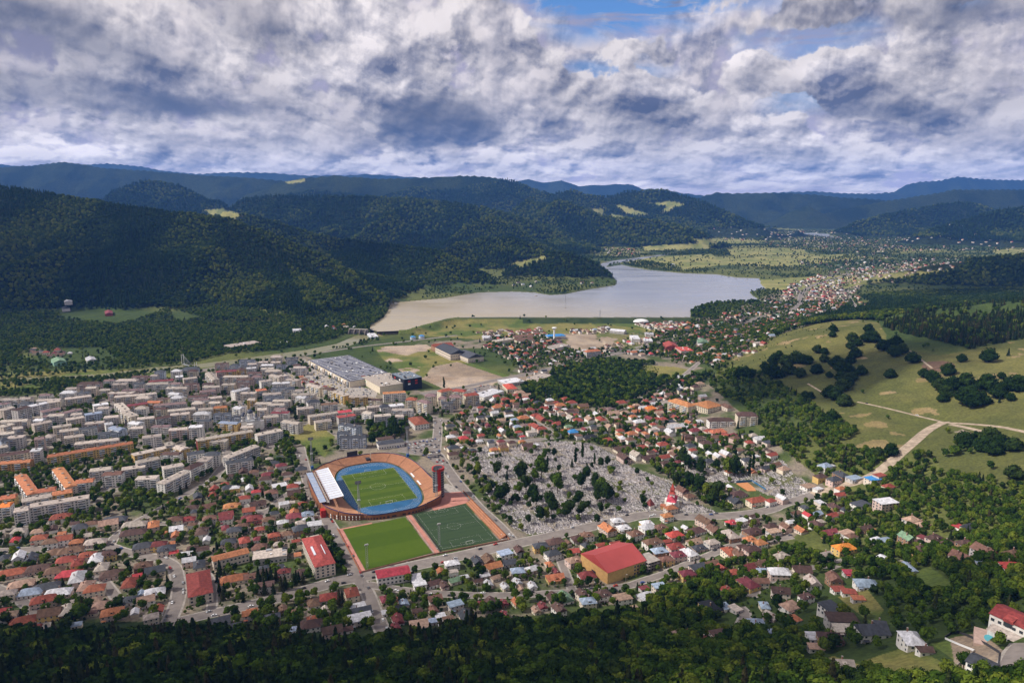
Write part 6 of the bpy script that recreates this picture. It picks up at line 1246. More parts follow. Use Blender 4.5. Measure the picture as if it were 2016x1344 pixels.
# visible part of the terrain, column by column
ELV = (GZ-CAMH+14)/RD; RUN = np.maximum.accumulate((GZ-CAMH)/RD, axis=0)
def visible(x, y):
    r = np.clip(np.hypot(x, y), 251, 21000); th = np.arctan2(x, y); i = np.clip(np.interp(r, RR, np.arange(len(RR))).astype(int), 0, len(RR)-1); j = np.clip(np.interp(th, TH, np.arange(len(TH))).astype(int), 0, len(TH)-1)
    return ((hz(x, y)-CAMH+26)/r >= RUN[i, j]-.002)
ZN = [(.95, 'f', '-200,1262 100,1268 250,1262 380,1252 480,1264 560,1274 640,1284 700,1284 760,1277 830,1265 880,1246 960,1238 1010,1243 1090,1243 1160,1232 1280,1222 1400,1248 1480,1250 1560,1290 1640,1344 1640,1900 -200,1900'),
 (.93, 'b', '300,600 700,585 775,598 745,640 722,650 700,645 400,626'),
 (.8, 'd', '1020,770 1060,740 1110,722 1180,708 1290,718 1310,745 1400,740 1370,762 1300,775 1250,800 1200,806 1100,792 1040,790'),
 (.78, 'b', '1400,735 1440,725 1530,740 1560,772 1610,790 1600,805 1640,820 1690,850 1650,880 1740,892 1765,890 1740,925 1700,940 1640,950 1600,930 1560,905 1500,865 1500,840 1470,800 1420,780 1390,760'),
 (.82, 'b', '1640,1000 1700,960 1760,915 1840,905 1850,925 1930,945 2016,960 2150,960 2150,1200 2016,1190 1950,1180 1800,1160 1700,1110 1640,1090 1600,1050 1560,1040 1600,1000'),
 (.75, 'd', '1800,885 1870,880 1900,862 1960,870 2010,880 2000,895 1930,900 1860,908 1800,912'), (.9, 'b', '1280,1185 1360,1130 1430,1110 1500,1090 1560,1075 1640,1100 1600,1120 1500,1130 1450,1160 1440,1200 1400,1240 1300,1250 1180,1238 1200,1222'),
 (.55, 'b', '1480,1100 2100,1100 2100,1900 1600,1900 1450,1240'), (.95, 'b', '1190,880 1260,905 1330,950 1400,1000 1395,975 1340,925 1270,893 1180,865 1120,850 1070,848 1060,862 1160,868'), (.8, 'b', '1370,970 1440,960 1460,1000 1420,1010 1370,985'),
 (.5, 'b', '868,888 905,935 960,1000 1012,1055 1000,1062 950,1010 890,945 860,900'), (.5, 'b', '905,885 930,885 990,1010 1015,1035 1005,1050 960,1000'), (.85, 'd', '730,820 800,828 795,860 740,872 722,852'), (.8, 'b', '520,850 600,850 625,900 600,935 560,900 520,880'), (.9, 'd', '640,1062 682,1080 684,1118 652,1118'),
 (.8, 'c', '330,1150 362,1140 360,1215 335,1205'), (.8, 'c', '415,1130 445,1128 440,1190 420,1180'), (.75, 'c', '504,1130 620,1145 605,1160 500,1182'), (.6, 'c', '600,1118 650,1122 640,1145 606,1148'), (.0, 'b', '105,582 290,578 345,597 300,620 230,640 120,625'), (.0, 'b', '330,605 400,612 408,626 345,632'), (.1, 'b', '50,688 200,684 240,714 100,718 30,706'), (.3, 'b', '0,722 380,712 400,722 0,742'), (.8, 'b', '-200,596 330,588 400,622 700,638 700,652 650,670 560,688 440,698 380,713 250,722 0,733 -200,742'),
 (.8, 'c', '1735,645 1760,628 1850,602 2200,570 2200,655 2016,700 1960,705 1900,685 1830,668 1770,655'), (.9, 'd', '1480,688 1500,668 1600,636 1690,624 1745,622 1738,633 1690,629 1640,632 1600,639 1520,664 1490,690'), (.35, 'b', '1380,715 1440,705 1470,690 1430,730 1400,740'),
 (.5, 'b', '880,700 1000,742 985,750 860,700'), (.5, 'b', '820,640 860,640 900,650 880,665 830,655'), (.6, 'b', '1130,650 1360,632 1420,600 1500,598 1550,600 1500,625 1400,640 1300,650 1180,658'), (.7, 'd', '1360,612 1400,598 1490,590 1500,600 1420,618 1362,625')]
RESX = [pp(s) for s in RES]; MEADX = [pp(s) for s in MEADOW]
def zone_points():
    xs = np.arange(-1500, 1500, 6.3); ys = np.arange(230, 2330, 6.3); X, Y = np.meshgrid(xs, ys); X = (X+RNG.uniform(-2.8, 2.8, X.shape)).ravel(); Y = (Y+RNG.uniform(-2.8, 2.8, Y.shape)).ravel()
    m = np.abs(np.arctan2(X, Y)) < R(44); X, Y = X[m], Y[m]; Z = hz(X, Y); px, py = to_px(X, Y, Z); P = np.full(X.shape, .02); K = np.zeros(X.shape, int); done = np.zeros(X.shape, bool)
    i, j, ok = occ_idx(X, Y); blk = (OCC[i, j] > 0) & ok
    g = fbm(X, Y, 60, 3); belt = fbm(X*.6, Y*2, 90, 3)
    for p, k, s in ZN:
        mm = inpoly(px, py, pp(s)) & ~done; q = p
        if k == 'c' and '1735,645' in s: q = np.clip(p+(g[mm]-.5)*2.4, .15, .95)
        if k == 'b' and p in (.78, .55): q = np.clip(p+(g[mm]-.5)*2.2, .1, .97)
        P[mm] = q; K[mm] = {'f': 1, 'd': 2, 'b': 0, 'c': 3}[k]; done |= mm
    mm = ~done & inpoly(px, py, pp('-200,735 380,722 400,733 330,748 200,770 0,782 -200,800')); P[mm] = np.where(belt[mm] > .5, .75, .06); done |= mm
    mm = ~done & inpoly(px, py, pp('430,716 700,670 745,668 700,684 600,702 440,728')); P[mm] = .25; done |= mm
    for qi, q in enumerate(RESX): mm = inpoly(px, py, q) & ~done; P[mm] = .62 if qi in (6, 7) else .42; done |= mm
    mm = inpoly(px, py, FLQ) & ~done; P[mm] = .36; done |= mm
    mm = inpoly(px, py, pp('-100,880 250,865 420,850 560,850 520,900 420,950 300,1000 110,1040 -100,1040')) & ~done; P[mm] = .6; done |= mm
    for q in CEM2: mm = inpoly(px, py, pp(q)) & ~done; P[mm] = .05; done |= mm
    for q in MEADX: mm = inpoly(px, py, q); P[mm] = .0025
    for q in FIELD[:3]+DIRT+FIELD[6:]: mm = inpoly(px, py, pp(q)); P[mm] = .006
    w = (Z > 24) & (Y > 1500) & ~done & (px < 800); P[w] = 0
    P[(Y > 1990)] *= .6; P[inpoly(X, Y, LAKE_W) | inpoly(X, Y, RIVER_W)] = 0; P[blk] = 0
    P[(Y > 2280)] = 0
    keep = (RNG.random(X.shape) < P) & visible(X, Y); return X[keep], Y[keep], Z[keep], K[keep], px[keep], py[keep]
ZX, ZY, ZZ, ZK, ZPX, ZPY = zone_points()
# --- single trees measured in the photo (crown centre in enlarged pixels, width)
TREES = {(1308, 560, 4, 'm'): '1330 350 60;1325 390 50;1610 355 70;1600 430 90;1650 430 90;1480 430 80;1465 480 60;1525 460 60;1725 495 90;1820 465 90;1810 540 90;1870 515 80;1205 515 70;1260 530 60;1260 585 65;905 540 50;1505 550 85;1465 595 70;1360 590 60;1325 620 65;1400 615 65;870 580 70;850 605 70;790 640 65;840 665 80;955 610 90;1035 590 100;1085 600 80;1130 600 75;980 680 100;1065 705 85;1200 675 85;1375 660 80;1455 665 75;1300 705 50;1550 685 80;640 670 60;600 715 90;670 710 80;880 710 110;820 690 90;900 780 60;1390 730 80;1440 740 80;1480 730 70;1405 805 100;1450 770 70;1300 860 100;1350 880 110;1420 925 100;1110 865 60;1150 870 60;1165 990 60;1325 1060 110;1780 705 75;1955 590 90;1790 1290 80;1690 1310 70',
 (1512, 700, 4, 'm'): '1420 120 90;1230 140 70;1290 170 90;1330 200 90;1350 240 90;1450 240 110;1560 215 110;1600 290 90;1400 290 90;1380 330 70;1560 350 140;1620 370 130;1690 350 100;1730 245 130;1810 300 100;1890 240 100;1960 240 120;1910 320 60;1840 150 50;1740 20 100;1530 20 60;510 500 100;970 750 90;870 770 80;1550 670 110;1620 655 50;1750 650 120;1700 710 110;1830 700 110;1780 740 100;1940 710 100;1940 930 110',
 (1008, 700, 4, 'c'): '255 790 60;330 770 55;370 885 45;555 780 30p;500 820 35p;650 830 20p;280 850 20p;590 905 20p;700 850 60;750 840 60;630 860 40;230 940 140;70 960 110;180 960 80;110 1030 90;160 1110 100;360 1050 120;330 1000 80;450 1100 50;550 1020 90;580 950 80;650 1020 90;700 1070 110;740 1130 120;670 1110 100;780 1090 60;310 1210 120;440 1250 110;550 1230 90;220 1270 90;520 1150 90;700 1210 70;130 1290 60;670 1290 60;40 1130 60;10 1120 50;985 910 45;1035 1140 60;1700 920 110;1480 905 90;1620 870 60;1750 920 100;1390 860 80;1340 820 90;1900 870 70p;1870 910 60p;1470 1050 100;1530 1090 90;1600 1130 120;1400 1010 90;1290 1000 80;190 1150 90;270 1260 80;60 1060 80;90 930 60',
 (504, 700, 4, 'c'): '1625 850 60;1900 920 90;1745 920 80;1860 1030 60;1830 1060 70;1920 1130 110;1960 1100 100;1340 770 60;1480 240 30p;1090 620 110;1060 600 80;915 680 70;1720 930 50'}
bl = []; 
for (tx, ty, k, z), s in TREES.items():
    for e in s.split(';'):
        u, v, w_ = e.split(); p_ = w_.endswith('p'); bl.append((tx+float(u)/k, ty+float(v)/k, float(w_.rstrip('p'))/k, z, p_))
BA = np.array([(q[0], q[1], q[2]) for q in bl]); BP = G(BA[:, 0], BA[:, 1], 5.5)
def put_tree(x, y, z, s, mesh, tmesh, cat, label, group, rz, auto=None, parts=True, sz=1.0, name='tree'):
    if auto: group = None
    t = thing(name, label, cat, (x, y, z), rz, group, auto); t.scale = (s, s, s*sz)
    o = D.objects.new('crown', mesh); C.link(o); o.parent = t
    o = D.objects.new('trunk', tmesh); C.link(o); o.parent = t
    return t
rt_ = random.Random(8); NT_ = 0
for q, P in zip(bl, BP):
    sl = math.sqrt(P[0]**2+P[1]**2+CAMH**2); w_ = q[2]*sl/FPX; s = max(.35, w_/8.2); 
    if q[4]: put_tree(*P, min(1.35, max(.6, w_/3.4)), rt_.choice(HIP), TRC, 'cypress', None, None, rt_.uniform(0, 6), 'slender dark cypress', name='cypress_tree', sz=1.0)
    elif q[3] == 'm': put_tree(*P, s*.98, rt_.choice(HIM), TR, 'tree', None, None, rt_.uniform(0, 6), ('broad' if w_ > 13 else ('tiny' if w_ < 8 else 'rounded'))+' dark tree on the pasture', sz=1.0)
    else: put_tree(*P, s*.88, rt_.choice(HID+HI[:1]), TR, 'tree', None, None, rt_.uniform(0, 6), 'tall dark-green tree' if w_ > 9 else 'narrow dark-green tree', sz=1.25)
    NT_ += 1
print('single trees', NT_)
# the trees that show largest next: near forest and gardens
dist = np.sqrt(ZX**2+ZY**2+(ZZ-CAMH)**2); inside = (ZPX > -20) & (ZPX < 2036) & (ZPY < 1365)
conif = ((ZK == 1) & ((ZPX < 950) | (RNG.random(len(ZX)) < .25)) & (RNG.random(len(ZX)) < .30+.35*(fbm(ZX, ZY, 45, 2) > .5))) | ((ZK == 3) & (RNG.random(len(ZX)) < .8)) | ((ZK == 0) & (RNG.random(len(ZX)) < .05))
o_b = [i for i in np.argsort(dist) if inside[i] and not conif[i]][:300-NT_+8]; o_c = [i for i in np.argsort(dist) if inside[i] and conif[i]][:130]
used = np.zeros(len(ZX), bool); SC_ = RNG.uniform(.72, 1.2, len(ZX))*np.where(ZK == 1, 1.28, .95)*np.where(np.isin(ZK, (0,)) & (ZY > 550), .8, 1.0)
FG = ZK == 1
for i in o_b:
    used[i] = True; f = FG[i]
    put_tree(ZX[i], ZY[i], ZZ[i]-.3, SC_[i], HI[i % 4] if (i % 3 and (ZPX[i] > 1230 or not f)) or i % 5 == 0 else HID[i % 3], TR, 'tree', 'leafy tree in the dense forest along the bottom slope' if f else None, 'leafy trees of the near forest' if f else None, RNG.uniform(0, 6), None if f else 'leafy green tree')  # left part of the forest: darker crowns carry the cloud shade
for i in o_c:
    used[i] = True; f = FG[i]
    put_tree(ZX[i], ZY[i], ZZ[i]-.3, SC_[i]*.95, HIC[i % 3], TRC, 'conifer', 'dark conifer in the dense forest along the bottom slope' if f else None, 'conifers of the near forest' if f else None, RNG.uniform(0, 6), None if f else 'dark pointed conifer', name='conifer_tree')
rest = ~used; vi = np.where(conif, RNG.integers(3, 5, len(ZX)), np.where((ZK == 1) & (ZPX < 1230) & (RNG.random(len(ZX)) < .72), 2,  np.where((ZK == 2) & (RNG.random(len(ZX)) < .35), 2, RNG.choice([0, 1, 5, 2], len(ZX), p=[.32, .3, .26, .12]))))  # cloud shade on the left forest put into darker leaf variants
for nm, lab, m in (('forest', 'dense dark forest covering the near slope', FG), ('woods', 'woods and thickets between the houses and on the slopes', ((ZK > 0) & ~FG) | ((ZK == 0) & (ZPX > 1370))), ('garden_trees', 'trees and bushes in the gardens and streets of the town', None)):
    if m is None: m = (ZK == 0) & (ZPX <= 1370)
    m = m & rest; scatter(nm, lab, np.column_stack([ZX[m], ZY[m], ZZ[m]-.3]), SC_[m], vi[m], COLN)
print('zone trees', len(ZX))
# small garden shrubs, low greenery between houses
def shrubs():
    n = 60000; X = RNG.uniform(-900, 1100, n); Y = 380+RNG.random(n)**1.3*1300; Z = hz(X, Y); px, py = to_px(X, Y, Z); m = np.zeros(n, bool)
    for q in RESX+[pp(ZN[6][2]), pp(ZN[2][2])]: m |= inpoly(px, py, q)
    i, j, ok = occ_idx(X, Y); m &= (OCC[i, j] == 0) & (RNG.random(n) < .8)
    m |= (inpoly(px, py, pp('1430,708 1520,664 1600,640 1500,735 1440,730')) | inpoly(px, py, pp('1530,650 1640,632 1640,660 1540,690'))) & (RNG.random(n) < .12)
    scatter('shrubs', 'low garden shrubs and hedges between the houses', np.column_stack([X[m], Y[m], Z[m]-1.1*.3]), RNG.uniform(.14, .34, m.sum()), RNG.integers(0, 3, m.sum()), COLN); print('shrubs', m.sum())
shrubs()
# wooded mountains
def hillwood():
    out = []
    for y0, y1, sp, s in ((1500, 2900, 9.4, 1.3), (2900, 4300, 12.5, 1.6), (4300, 7600, 20, 2.4)):
        xs = np.arange(-y1*.82, y1*.82, sp); ys = np.arange(y0, y1, sp); X, Y = np.meshgrid(xs, ys); X = (X+RNG.uniform(-.45, .45, X.shape)*sp).ravel(); Y = (Y+RNG.uniform(-.45, .45, Y.shape)*sp).ravel()
        m = (np.abs(np.arctan2(X, Y)) < R(40)); X, Y = X[m], Y[m]; Z = hz(X, Y); m = (Z > 17) & visible(X, Y); X, Y, Z = X[m], Y[m], Z[m]
        px, py = to_px(X, Y, Z); bad = inpoly(px, py, MEADX[0]) & (Y < 1750); bad |= (Y < 1900) & (px > 1380) & (py > 640)
        for q in FARM: bad |= inpoly(px, py, pp(q)) & (Y > 2600)
        for q in RESX+[pp(v) for v in FARV]: bad |= inpoly(px, py, q)
        bad |= inpoly(X, Y, LAKE_W) | ((Z < 24) & (RNG.random(len(X)) < .35)); X, Y, Z = X[~bad], Y[~bad], Z[~bad]
        g = fbm(X, Y, 160, 3); st_ = fbm(X*1.2+80, Y, 330, 4)+RNG.normal(0, .035, len(X)); r1 = RNG.random(len(X))
        vv = np.where(st_ > .56, RNG.integers(0, 2, len(X)), np.where(st_ > .44, np.where(r1 < .5, 2, 4), np.where(st_ > .40, 5, np.where(r1 < .7, 3, 5))))
        px, py = to_px(X, Y, Z)
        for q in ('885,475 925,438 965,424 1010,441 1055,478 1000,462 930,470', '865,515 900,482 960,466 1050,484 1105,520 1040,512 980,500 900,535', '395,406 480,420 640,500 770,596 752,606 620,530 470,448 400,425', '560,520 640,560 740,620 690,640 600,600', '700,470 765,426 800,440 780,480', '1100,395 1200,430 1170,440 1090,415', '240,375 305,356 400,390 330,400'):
            mm = inpoly(px, py, pp(q)) & (RNG.random(len(X)) < .85); vv = np.where(mm, RNG.integers(0, 2, len(X)), vv)  # sunlit crests and flanks put into lighter leaf variants
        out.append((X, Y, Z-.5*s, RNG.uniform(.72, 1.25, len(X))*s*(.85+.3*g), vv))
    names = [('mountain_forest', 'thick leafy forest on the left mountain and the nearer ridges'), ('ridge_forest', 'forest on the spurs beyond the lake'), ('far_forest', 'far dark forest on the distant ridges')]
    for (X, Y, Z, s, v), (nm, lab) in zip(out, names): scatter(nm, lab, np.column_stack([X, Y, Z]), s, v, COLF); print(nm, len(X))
hillwood()
def valleywood():
    sp = 12.5; xs = np.arange(-300, 6000, sp); ys = np.arange(2250, 7600, sp); X, Y = np.meshgrid(xs, ys); X = (X+RNG.uniform(-8, 8, X.shape)).ravel(); Y = (Y+RNG.uniform(-8, 8, Y.shape)).ravel(); Z = hz(X, Y)
    px, py = to_px(X, Y, Z); belt = fbm(X, Y*1.6, 260, 4); P = np.where(belt > .52, .75, .12)
    for q in FARM: P[inpoly(px, py, pp(q))] = .03
    for q in RESX+[pp(v) for v in FARV]: P[inpoly(px, py, q)] = .2
    P[(Z > 17) | (Z < 11) | inpoly(X, Y, LAKE_W)] = 0; P[inpoly(px, py, pp('1225,520 1270,515 1340,525 1345,536 1270,530'))] = .85
    for q in RW_LINES: pass
    m = (RNG.random(len(X)) < P) & (np.arctan2(X, Y) < R(41)); s = np.where(Y < 3500, RNG.uniform(.45, .95, len(X)), RNG.uniform(.6, 1.3, len(X)))
    scatter('valley_trees', 'tree belts and copses between the fields of the far valley', np.column_stack([X[m], Y[m], Z[m]-.5]), s[m], RNG.choice([0, 1, 2, 5], m.sum()), COLF); print('valley', m.sum())
RW_LINES = []
valleywood()
# ------------------------------------------------------------------ graves
GST = mat('grave_marble', (.46, .43, .43), .6, .3, .3, .6, rnd=.4); GSD = mat('grave_granite', (.16, .15, .16), .4, .5, .2, .6)
def grave(v):
    b = MB(); m = (GST, GST, GSD, GST)[v]; b.box(-.55, .55, -1.1, 1.1, -.4, .35, m)
    if v % 2 == 0: b.box(-.5, .5, .85, 1.1, .35, 1.5, m)
    else: b.box(-.1, .1, .9, 1.08, .35, 1.9, m); b.box(-.45, .45, .9, 1.08, 1.2, 1.4, m)
    if v == 3: b.box(-.45, .45, -1.0, .7, .36, .5, GSD)
    return b.mesh('grave')
GM = [grave(v) for v in range(4)]
gc = D.collections.new('grave_variants'); 
for v in range(4): gc.objects.link(D.objects.new('grave_variant', GM[v]))
def graves():
    XS, YS, AN = [], [], []
    for qi, q in enumerate(CEM2):
        poly = pp(q); W_ = G(poly[:, 0], poly[:, 1])[:, :2]; lo = W_.min(0); hi = W_.max(0); ctr = (lo+hi)/2; R_ = np.hypot(*(hi-lo))/2; a0 = STH+.05+qi*.2; c_, s_ = math.cos(a0), math.sin(a0)
        A, B = np.meshgrid(np.arange(-R_, R_, 2.0), np.arange(-R_, R_, 2.8)); A = A+RNG.uniform(-.5, .5, A.shape); B = B+RNG.uniform(-.6, .6, B.shape)
        x = (ctr[0]+c_*A-s_*B).ravel(); y = (ctr[1]+s_*A+c_*B).ravel(); m = inpoly(x, y, W_); x, y = x[m], y[m]; i, j, ok = occ_idx(x, y)
        g = fbm(x, y, 22, 3); path = (np.abs(((x-ctr[0])*c_+(y-ctr[1])*s_) % 62-31) < 1.8) | (np.abs(((y-ctr[1])*c_-(x-ctr[0])*s_) % 80-40) < 1.8)
        m = (OCC[i, j] == 0) & (RNG.random(len(x)) < np.clip(.97-.4*(g > .64), .1, 1)) & ~path; XS.append(x[m]); YS.append(y[m]); AN.append(np.full(m.sum(), a0))
    x = np.concatenate(XS); y = np.concatenate(YS); a = np.concatenate(AN)+RNG.uniform(-.15, .15, len(x)); z = hz(x, y); v = RNG.choice([0, 1, 2, 3], len(x), p=[.4, .25, .12, .23]); s = RNG.uniform(.75, 1.35, len(x)); o_ = np.argsort(y); near = o_[:300]; far = o_[300:]
    for i in near:
        o = ob('grave', GM[v[i]], None, (x[i], y[i], z[i]), a[i], (s[i],)*3); tag(o, 'pale stone grave in the crowded rows at the near edge of the cemetery', 'grave', 'graves along the near edge of the cemetery')
    scatter('graves', 'thousands of pale graves crowding the cemetery', np.column_stack([x[far], y[far], z[far]]), s[far], v[far], gc, a[far]); print('graves', len(x))
graves()
# ------------------------------------------------------------------ cars
CARC = dict(white=(.75, .75, .75), silver=(.42, .43, .45), black=(.02, .02, .022), blue=(.03, .08, .3), red=(.45, .03, .02), grey=(.13, .13, .14), yellow=(.7, .5, .03)); TYRE = mat('tyre', (.015, .015, .015), .9)
def car_mesh(c):
    b = MB(); m = mat('car_paint_'+c, CARC[c], .3, .6, .03)
    def sec(pts, w, m): n = len(pts); V = [(x, -w, z) for x, z in pts]+[(x, w, z) for x, z in pts]; b.add(V, [(i, (i+1) % n, n+(i+1) % n, n+i) for i in range(n)]+[tuple(range(n-1, -1, -1)), tuple(range(n, 2*n))], m)
    sec([(-2.15, .35), (2.15, .35), (2.2, .7), (1.1, .92), (-1.9, .98), (-2.2, .8)][::-1], .88, m); sec([(-1.75, .95), (1.0, .92), (.35, 1.4), (-1.3, 1.43)][::-1], .78, GLASS); sec([(-1.25, 1.42), (.3, 1.41), (.3, 1.46), (-1.2, 1.48)][::-1], .74, m)
    for x in (-1.35, 1.35):
        for s in (-1, 1):
            V = [(x+.33*math.cos(2*math.pi*k/10), s*.72, .33+.33*math.sin(2*math.pi*k/10)) for k in range(10)]+[(x+.33*math.cos(2*math.pi*k/10), s*.9, .33+.33*math.sin(2*math.pi*k/10)) for k in range(10)]
            b.add(V, [(k, (k+1) % 10, 10+(k+1) % 10, 10+k) for k in range(10)]+[tuple(range(9, -1, -1)), tuple(range(10, 20))], TYRE)
    return b.mesh('car')
CM = {c: car_mesh(c) for c in CARC}; cr_ = random.Random(5)
def car(x, y, rz, where): 
    c = cr_.choices(list(CARC), (26, 20, 17, 10, 9, 15, 2))[0]; o = ob('parked_car', CM[c], None, (x, y, float(hz(x, y))+.3), rz); o['category'] = 'car'; o['group'] = 'parked '+c+' cars '+where; o['label'] = 'parked %s car %s' % (c, where); THINGS.append((o, c+' car', (x, y, 0))); return o
NC = 0
for (w, P), k in zip(ROADW, range(len(ROADW))):
    if k in (0, 2, 6, 8, 9, 10, 7, 3, 4): dens = .26
    elif k in (11, 20, 21, 24, 22): dens = .2
    elif k == 1: dens = 0
    else: dens = .07
    Q = chaikin(P[:, :2]); 
    for a, b2 in zip(Q[:-1], Q[1:]):
        d = b2-a; L = np.hypot(*d); d = d/max(L, 1e-6); nn = np.array((-d[1], d[0])); t_ = cr_.uniform(0, 6)
        while t_ < L:
            if cr_.random() < dens and NC < 170:
                s = cr_.choice((-1, 1)); p = a+d*t_+nn*s*(w/2-1.4 if cr_.random() < .75 else w/4); px, py = to_px(p[0], p[1], 0)
                if -20 < px < 2036 and py < 1344 and p[1] < 1250: car(p[0], p[1], math.atan2(d[1], d[0])+(0 if s < 0 else math.pi), 'on the street'); NC += 1
            t_ += 6.2
def lot(px_poly, name, n, where, seed, paint_=True):
    P = GP(px_poly)[:, :2]; tag(sheet(name, [tuple(p) for p in P], float(hz(*P.mean(0)))+.16, ASPH if where != 'mall' else CONC), kind='structure'); occ_poly(P, 2)
    r = random.Random(seed); lo = P.min(0); hi = P.max(0); c_, s_ = math.cos(STH+.1), math.sin(STH+.1); ctr = P.mean(0); R_ = np.hypot(*(hi-lo))/2; k = 0; pts = []
    for a in np.arange(-R_, R_, 2.9):
        for b2 in np.arange(-R_, R_, 16):
            for e in (0, 5.4):
                x = ctr[0]+c_*a-s_*(b2+e); y = ctr[1]+s_*a+c_*(b2+e)
                if inpoly(np.array([x]), np.array([y]), P)[0]: pts.append((x, y))
    r.shuffle(pts); return pts[:n]
for p in lot('770,880 800,868 850,862 870,895 885,925 860,915 838,898 815,892 800,885', 'car_park', 75, 'stadium', 1): car(p[0], p[1], STH+.1+math.pi/2, 'in the stadium car park'); NC += 1
for p in lot('918,765 962,757 980,762 945,773 930,778 915,772', 'car_park', 22, 'store', 2): car(p[0], p[1], STH+.1+math.pi/2, 'in the white store car park'); NC += 1
mp_ = lot('545,722 608,708 640,725 700,760 745,768 740,782 640,775 570,745', 'car_park', 330, 'mall', 3); mp_.sort(key=lambda p: p[1])
cc = D.collections.new('car_variants')
for c in sorted(CARC): cc.objects.link(D.objects.new('car_variant', CM[c]))
scatter('parked_cars', 'rows of cars filling the car park in front of the mall', [(p[0], p[1], float(hz(*p))+.3) for p in mp_], [1.0]*len(mp_), [cr_.choice((1, 2, 4, 5, 6, 0, 6, 4)) for _ in mp_], cc, [STH+.1+math.pi/2]*len(mp_))
print('cars', NC)
# ------------------------------------------------------------------ street lamps along the main street
lm = MB(); lm.bar((0, 0, 0), (0, 0, 9), (.12, .07), STEEL, 6); lm.bar((0, 0, 9), (1.6, 0, 9.5), .06, STEEL, 5); lm.box(1.3, 2.1, -.16, .16, 9.4, 9.58, WHITE); LM = lm.mesh('street_lamp'); nl = 0
for k in (0, 9, 8, 11):
    w, P = ROADW[k]; Q = chaikin(P[:, :2]); acc = 0
    for a, b2 in zip(Q[:-1], Q[1:]):
        d = b2-a; L = np.hypot(*d); 
        while acc < L:
            p = a+d/L*acc; nn = np.array((-d[1], d[0]))/L; s = 1 if nl % 2 else -1; e = p+nn*s*(w/2+1.2); px, py = to_px(e[0], e[1], 0); nl += 1
            if -10 < px < 2030 and py < 1340 and e[1] < 1300: o = ob('street_lamp', LM, None, (*e, float(hz(*e))), math.atan2(-nn[1]*s, -nn[0]*s)); o['category'] = 'street lamp'; THINGS.append((o, 'tall grey street lamp', (*e, 0)))
            acc += 34
        acc -= L
# ------------------------------------------------------------------ labels that single things out
LMK = [(750, 960, 'the stadium'), (765, 1075, 'the light green pitch'), (895, 1035, 'the artificial pitch'), (1205, 1105, 'the yellow hall'), (625, 1090, 'the faded red school'), (392, 1150, 'the big red hall'), (1060, 930, 'the large cemetery'), (1322, 980, 'the cemetery church'), (494, 825, 'the cathedral'),
 (680, 735, 'the mall'), (695, 860, 'the office slab'), (330, 1100, 'the curved road'), (1450, 825, 'the hospital'), (1370, 800, 'the orange-roofed school'), (1480, 957, 'the clay court'), (1985, 1215, 'the white villa'), (1935, 1310, 'the walled modern house'), (703, 1137, 'the main junction'), (450, 1092, 'the long orange-roofed building'),
 (1760, 1108, 'the long white shed'), (1637, 1195, 'the flat-roofed modern house'), (1740, 988, 'the three-storey woodland block'), (1850, 835, 'the track junction'), (1848, 721, 'the bare oval field'), (1690, 635, 'the grassy hilltop'), (170, 870, 'the long ochre block'), (60, 960, 'the orange-roofed flats'), (260, 915, 'the red school roof'), (930, 720, 'the dirt field'), (1090, 655, 'the water tower'),
 (862, 860, 'the car park road'), (960, 775, 'the white store'), (1330, 682, 'the red-striped store'), (1180, 760, 'the dense green wood'), (100, 1085, 'the left street'), (750, 1230, 'the side street end'), (950, 1175, 'the lower street'), (1420, 1085, 'the bend right of the hall'), (560, 1170, 'the lined avenue'), (860, 935, 'the round tower'), (425, 760, 'the river end of town'), (130, 780, 'the top left edge')]
def ordw(n):
    W_ = ['first', 'second', 'third', 'fourth', 'fifth', 'sixth', 'seventh', 'eighth', 'ninth', 'tenth', 'eleventh', 'twelfth', 'thirteenth', 'fourteenth', 'fifteenth', 'sixteenth', 'seventeenth', 'eighteenth', 'nineteenth', 'twentieth']
    return W_[n] if n < 20 else '%dth' % (n+1) if (n+1) % 10 not in (1, 2, 3) else '%d%s' % (n+1, {1: 'st', 2: 'nd', 3: 'rd'}[(n+1) % 10])
G_ = {}
for o, auto, loc in THINGS:
    x, y, z = o.location; px, py = to_px(x, y, z); best = min(LMK, key=lambda l: (l[0]-px)**2+(1.6*(l[1]-py))**2); dx, dy = px-best[0], (py-best[1])*1.3
    rel = ('right of ' if dx > 0 else 'left of ') if abs(dx) > abs(dy) else ('behind ' if dy < 0 else 'in front of ')
    if dx*dx+dy*dy < 300: rel = 'close to '
    G_.setdefault(auto+' '+rel+best[2], []).append((px, py, o, auto))
cntw = {}
GRP = {'house': 'family houses of the town', 'apartment block': 'apartment blocks of the flats quarter', 'tree': 'single trees', 'cypress': 'cypresses of the cemetery', 'conifer': 'single conifers', 'street lamp': 'street lamps along the main streets'}
for k, L_ in G_.items():
    L_.sort(key=lambda q: (q[0], q[1]))
    for n, (px, py, o, a) in enumerate(L_):
        if len((k+' x x x').split()) > 16: k = k.replace(' in front of ', ' below ').replace('orange-roofed school', 'orange school')
        o['label'] = (k if len(L_) == 1 else k+', '+ordw(n)+' from left')
        cat = o.get('category', 'building')
        o['group'] = GRP.get(cat, 'parked cars' if cat == 'car' else cat+'s')
# ------------------------------------------------------------------ the air between us and the mountains
hzm = D.materials.new('haze'); hzm.use_nodes = True; t = NT(hzm.node_tree); o = t.n('ShaderNodeOutputMaterial'); v = t.n('ShaderNodeVolumePrincipled')
v.inputs['Color'].default_value = (.13, .36, 1.0, 1); v.inputs['Density'].default_value = 3.8e-5; v.inputs['Anisotropy'].default_value = 0.0; t.l(v.outputs[0], o.inputs['Volume'])
b = MB(); b.box(-20000, 20000, -800, 21800, -6, 1320, hzm); hb = b.build('haze'); hb['kind'] = 'stuff'; hb['label'] = 'thin blue haze filling the valley'

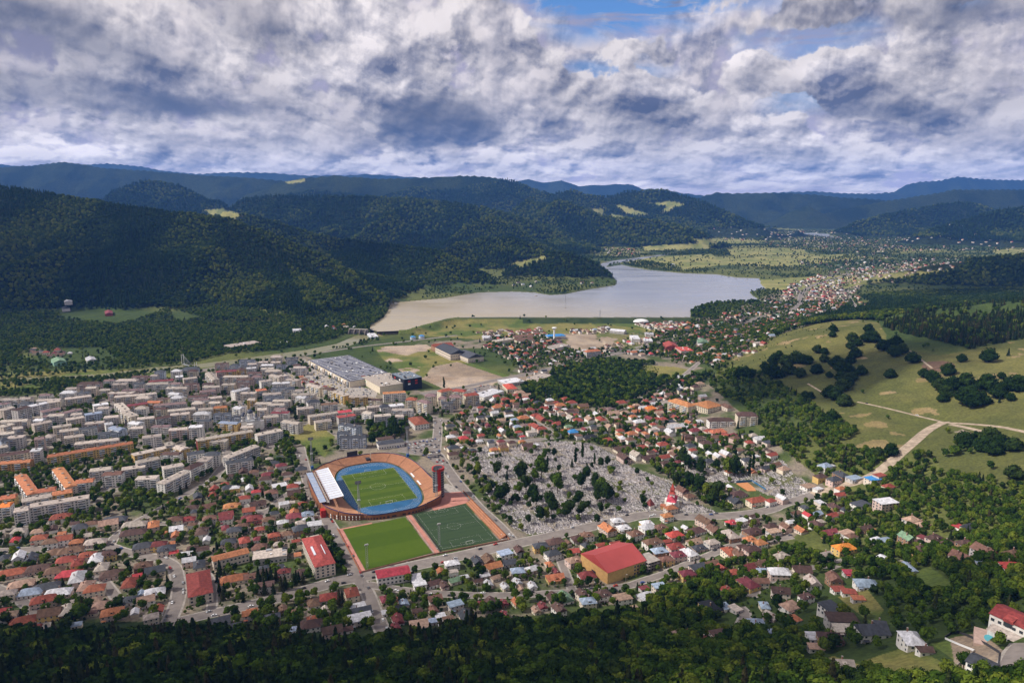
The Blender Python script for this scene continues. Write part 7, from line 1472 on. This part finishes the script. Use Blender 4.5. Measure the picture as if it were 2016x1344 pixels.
# ------------------------------------------------------------------ unseen cumulus sheets, added overhead to cast shade on chosen slopes
cm_ = D.materials.new('shade_cloud'); cm_.use_nodes = True; t = NT(cm_.node_tree); o = t.n('ShaderNodeOutputMaterial'); d1 = t.n('ShaderNodeBsdfDiffuse'); d1.inputs[0].default_value = (.85, .85, .86, 1); tr = t.n('ShaderNodeBsdfTransparent'); ms = t.n('ShaderNodeMixShader')
tc = t.n('ShaderNodeTexCoord'); ln = t.n('ShaderNodeVectorMath', operation='LENGTH'); mp = t.n('ShaderNodeMapping'); mp.inputs['Scale'].default_value = (1, 1, 0); t.l(tc.outputs['Object'], mp.inputs[0]); t.l(mp.outputs[0], ln.inputs[0])
f, _ = t.noise(tc.outputs['Object'], 2.2, 5, .6); k = t.m('ADD', ln.outputs['Value'], t.m('MULTIPLY', t.m('SUBTRACT', f, .5), 1.5)); a = t.mr(k, 1.0, .45, 0, .82)
t.l(a, ms.inputs[0]); t.l(tr.outputs[0], ms.inputs[1]); t.l(d1.outputs[0], ms.inputs[2]); t.l(ms.outputs[0], o.inputs[0])
for i, (tx, ty, rx, ry, lab) in enumerate(((-150, 400, 620, 170, 'unseen cumulus shading the near wooded slope'), (-1500, 2300, 380, 420, 'unseen cumulus shading the left mountain'), (1950, 2450, 700, 420, 'unseen cumulus shading the dark right ridge'), (600, 1170, 330, 120, 'small unseen cumulus shading the pasture'), (-500, 3300, 330, 260, 'small unseen cumulus shading the second ridge'))):
    hh = 1420.0+i*12; off_ = hh/math.tan(SUN_EL); cx, cy = tx+math.sin(SUN_AZ)*off_, ty+math.cos(SUN_AZ)*off_; n = 40; V = []; K = 8
    for j in range(K+1):
        for q in range(n): a = 2*math.pi*q/n; r_ = j/K; V.append((r_*math.cos(a), r_*math.sin(a), .22*math.sqrt(max(0, 1-r_*r_))+.05*random.random()))
    F = [(j*n+q, j*n+(q+1) % n, (j+1)*n+(q+1) % n, (j+1)*n+q) for j in range(K) for q in range(n)]
    o2 = ob('shade_cloud', me('shade_cloud', V, F, cm_), None, (cx, cy, hh), 0, (rx*1.25, ry*1.25, 300)); o2['kind'] = 'structure'
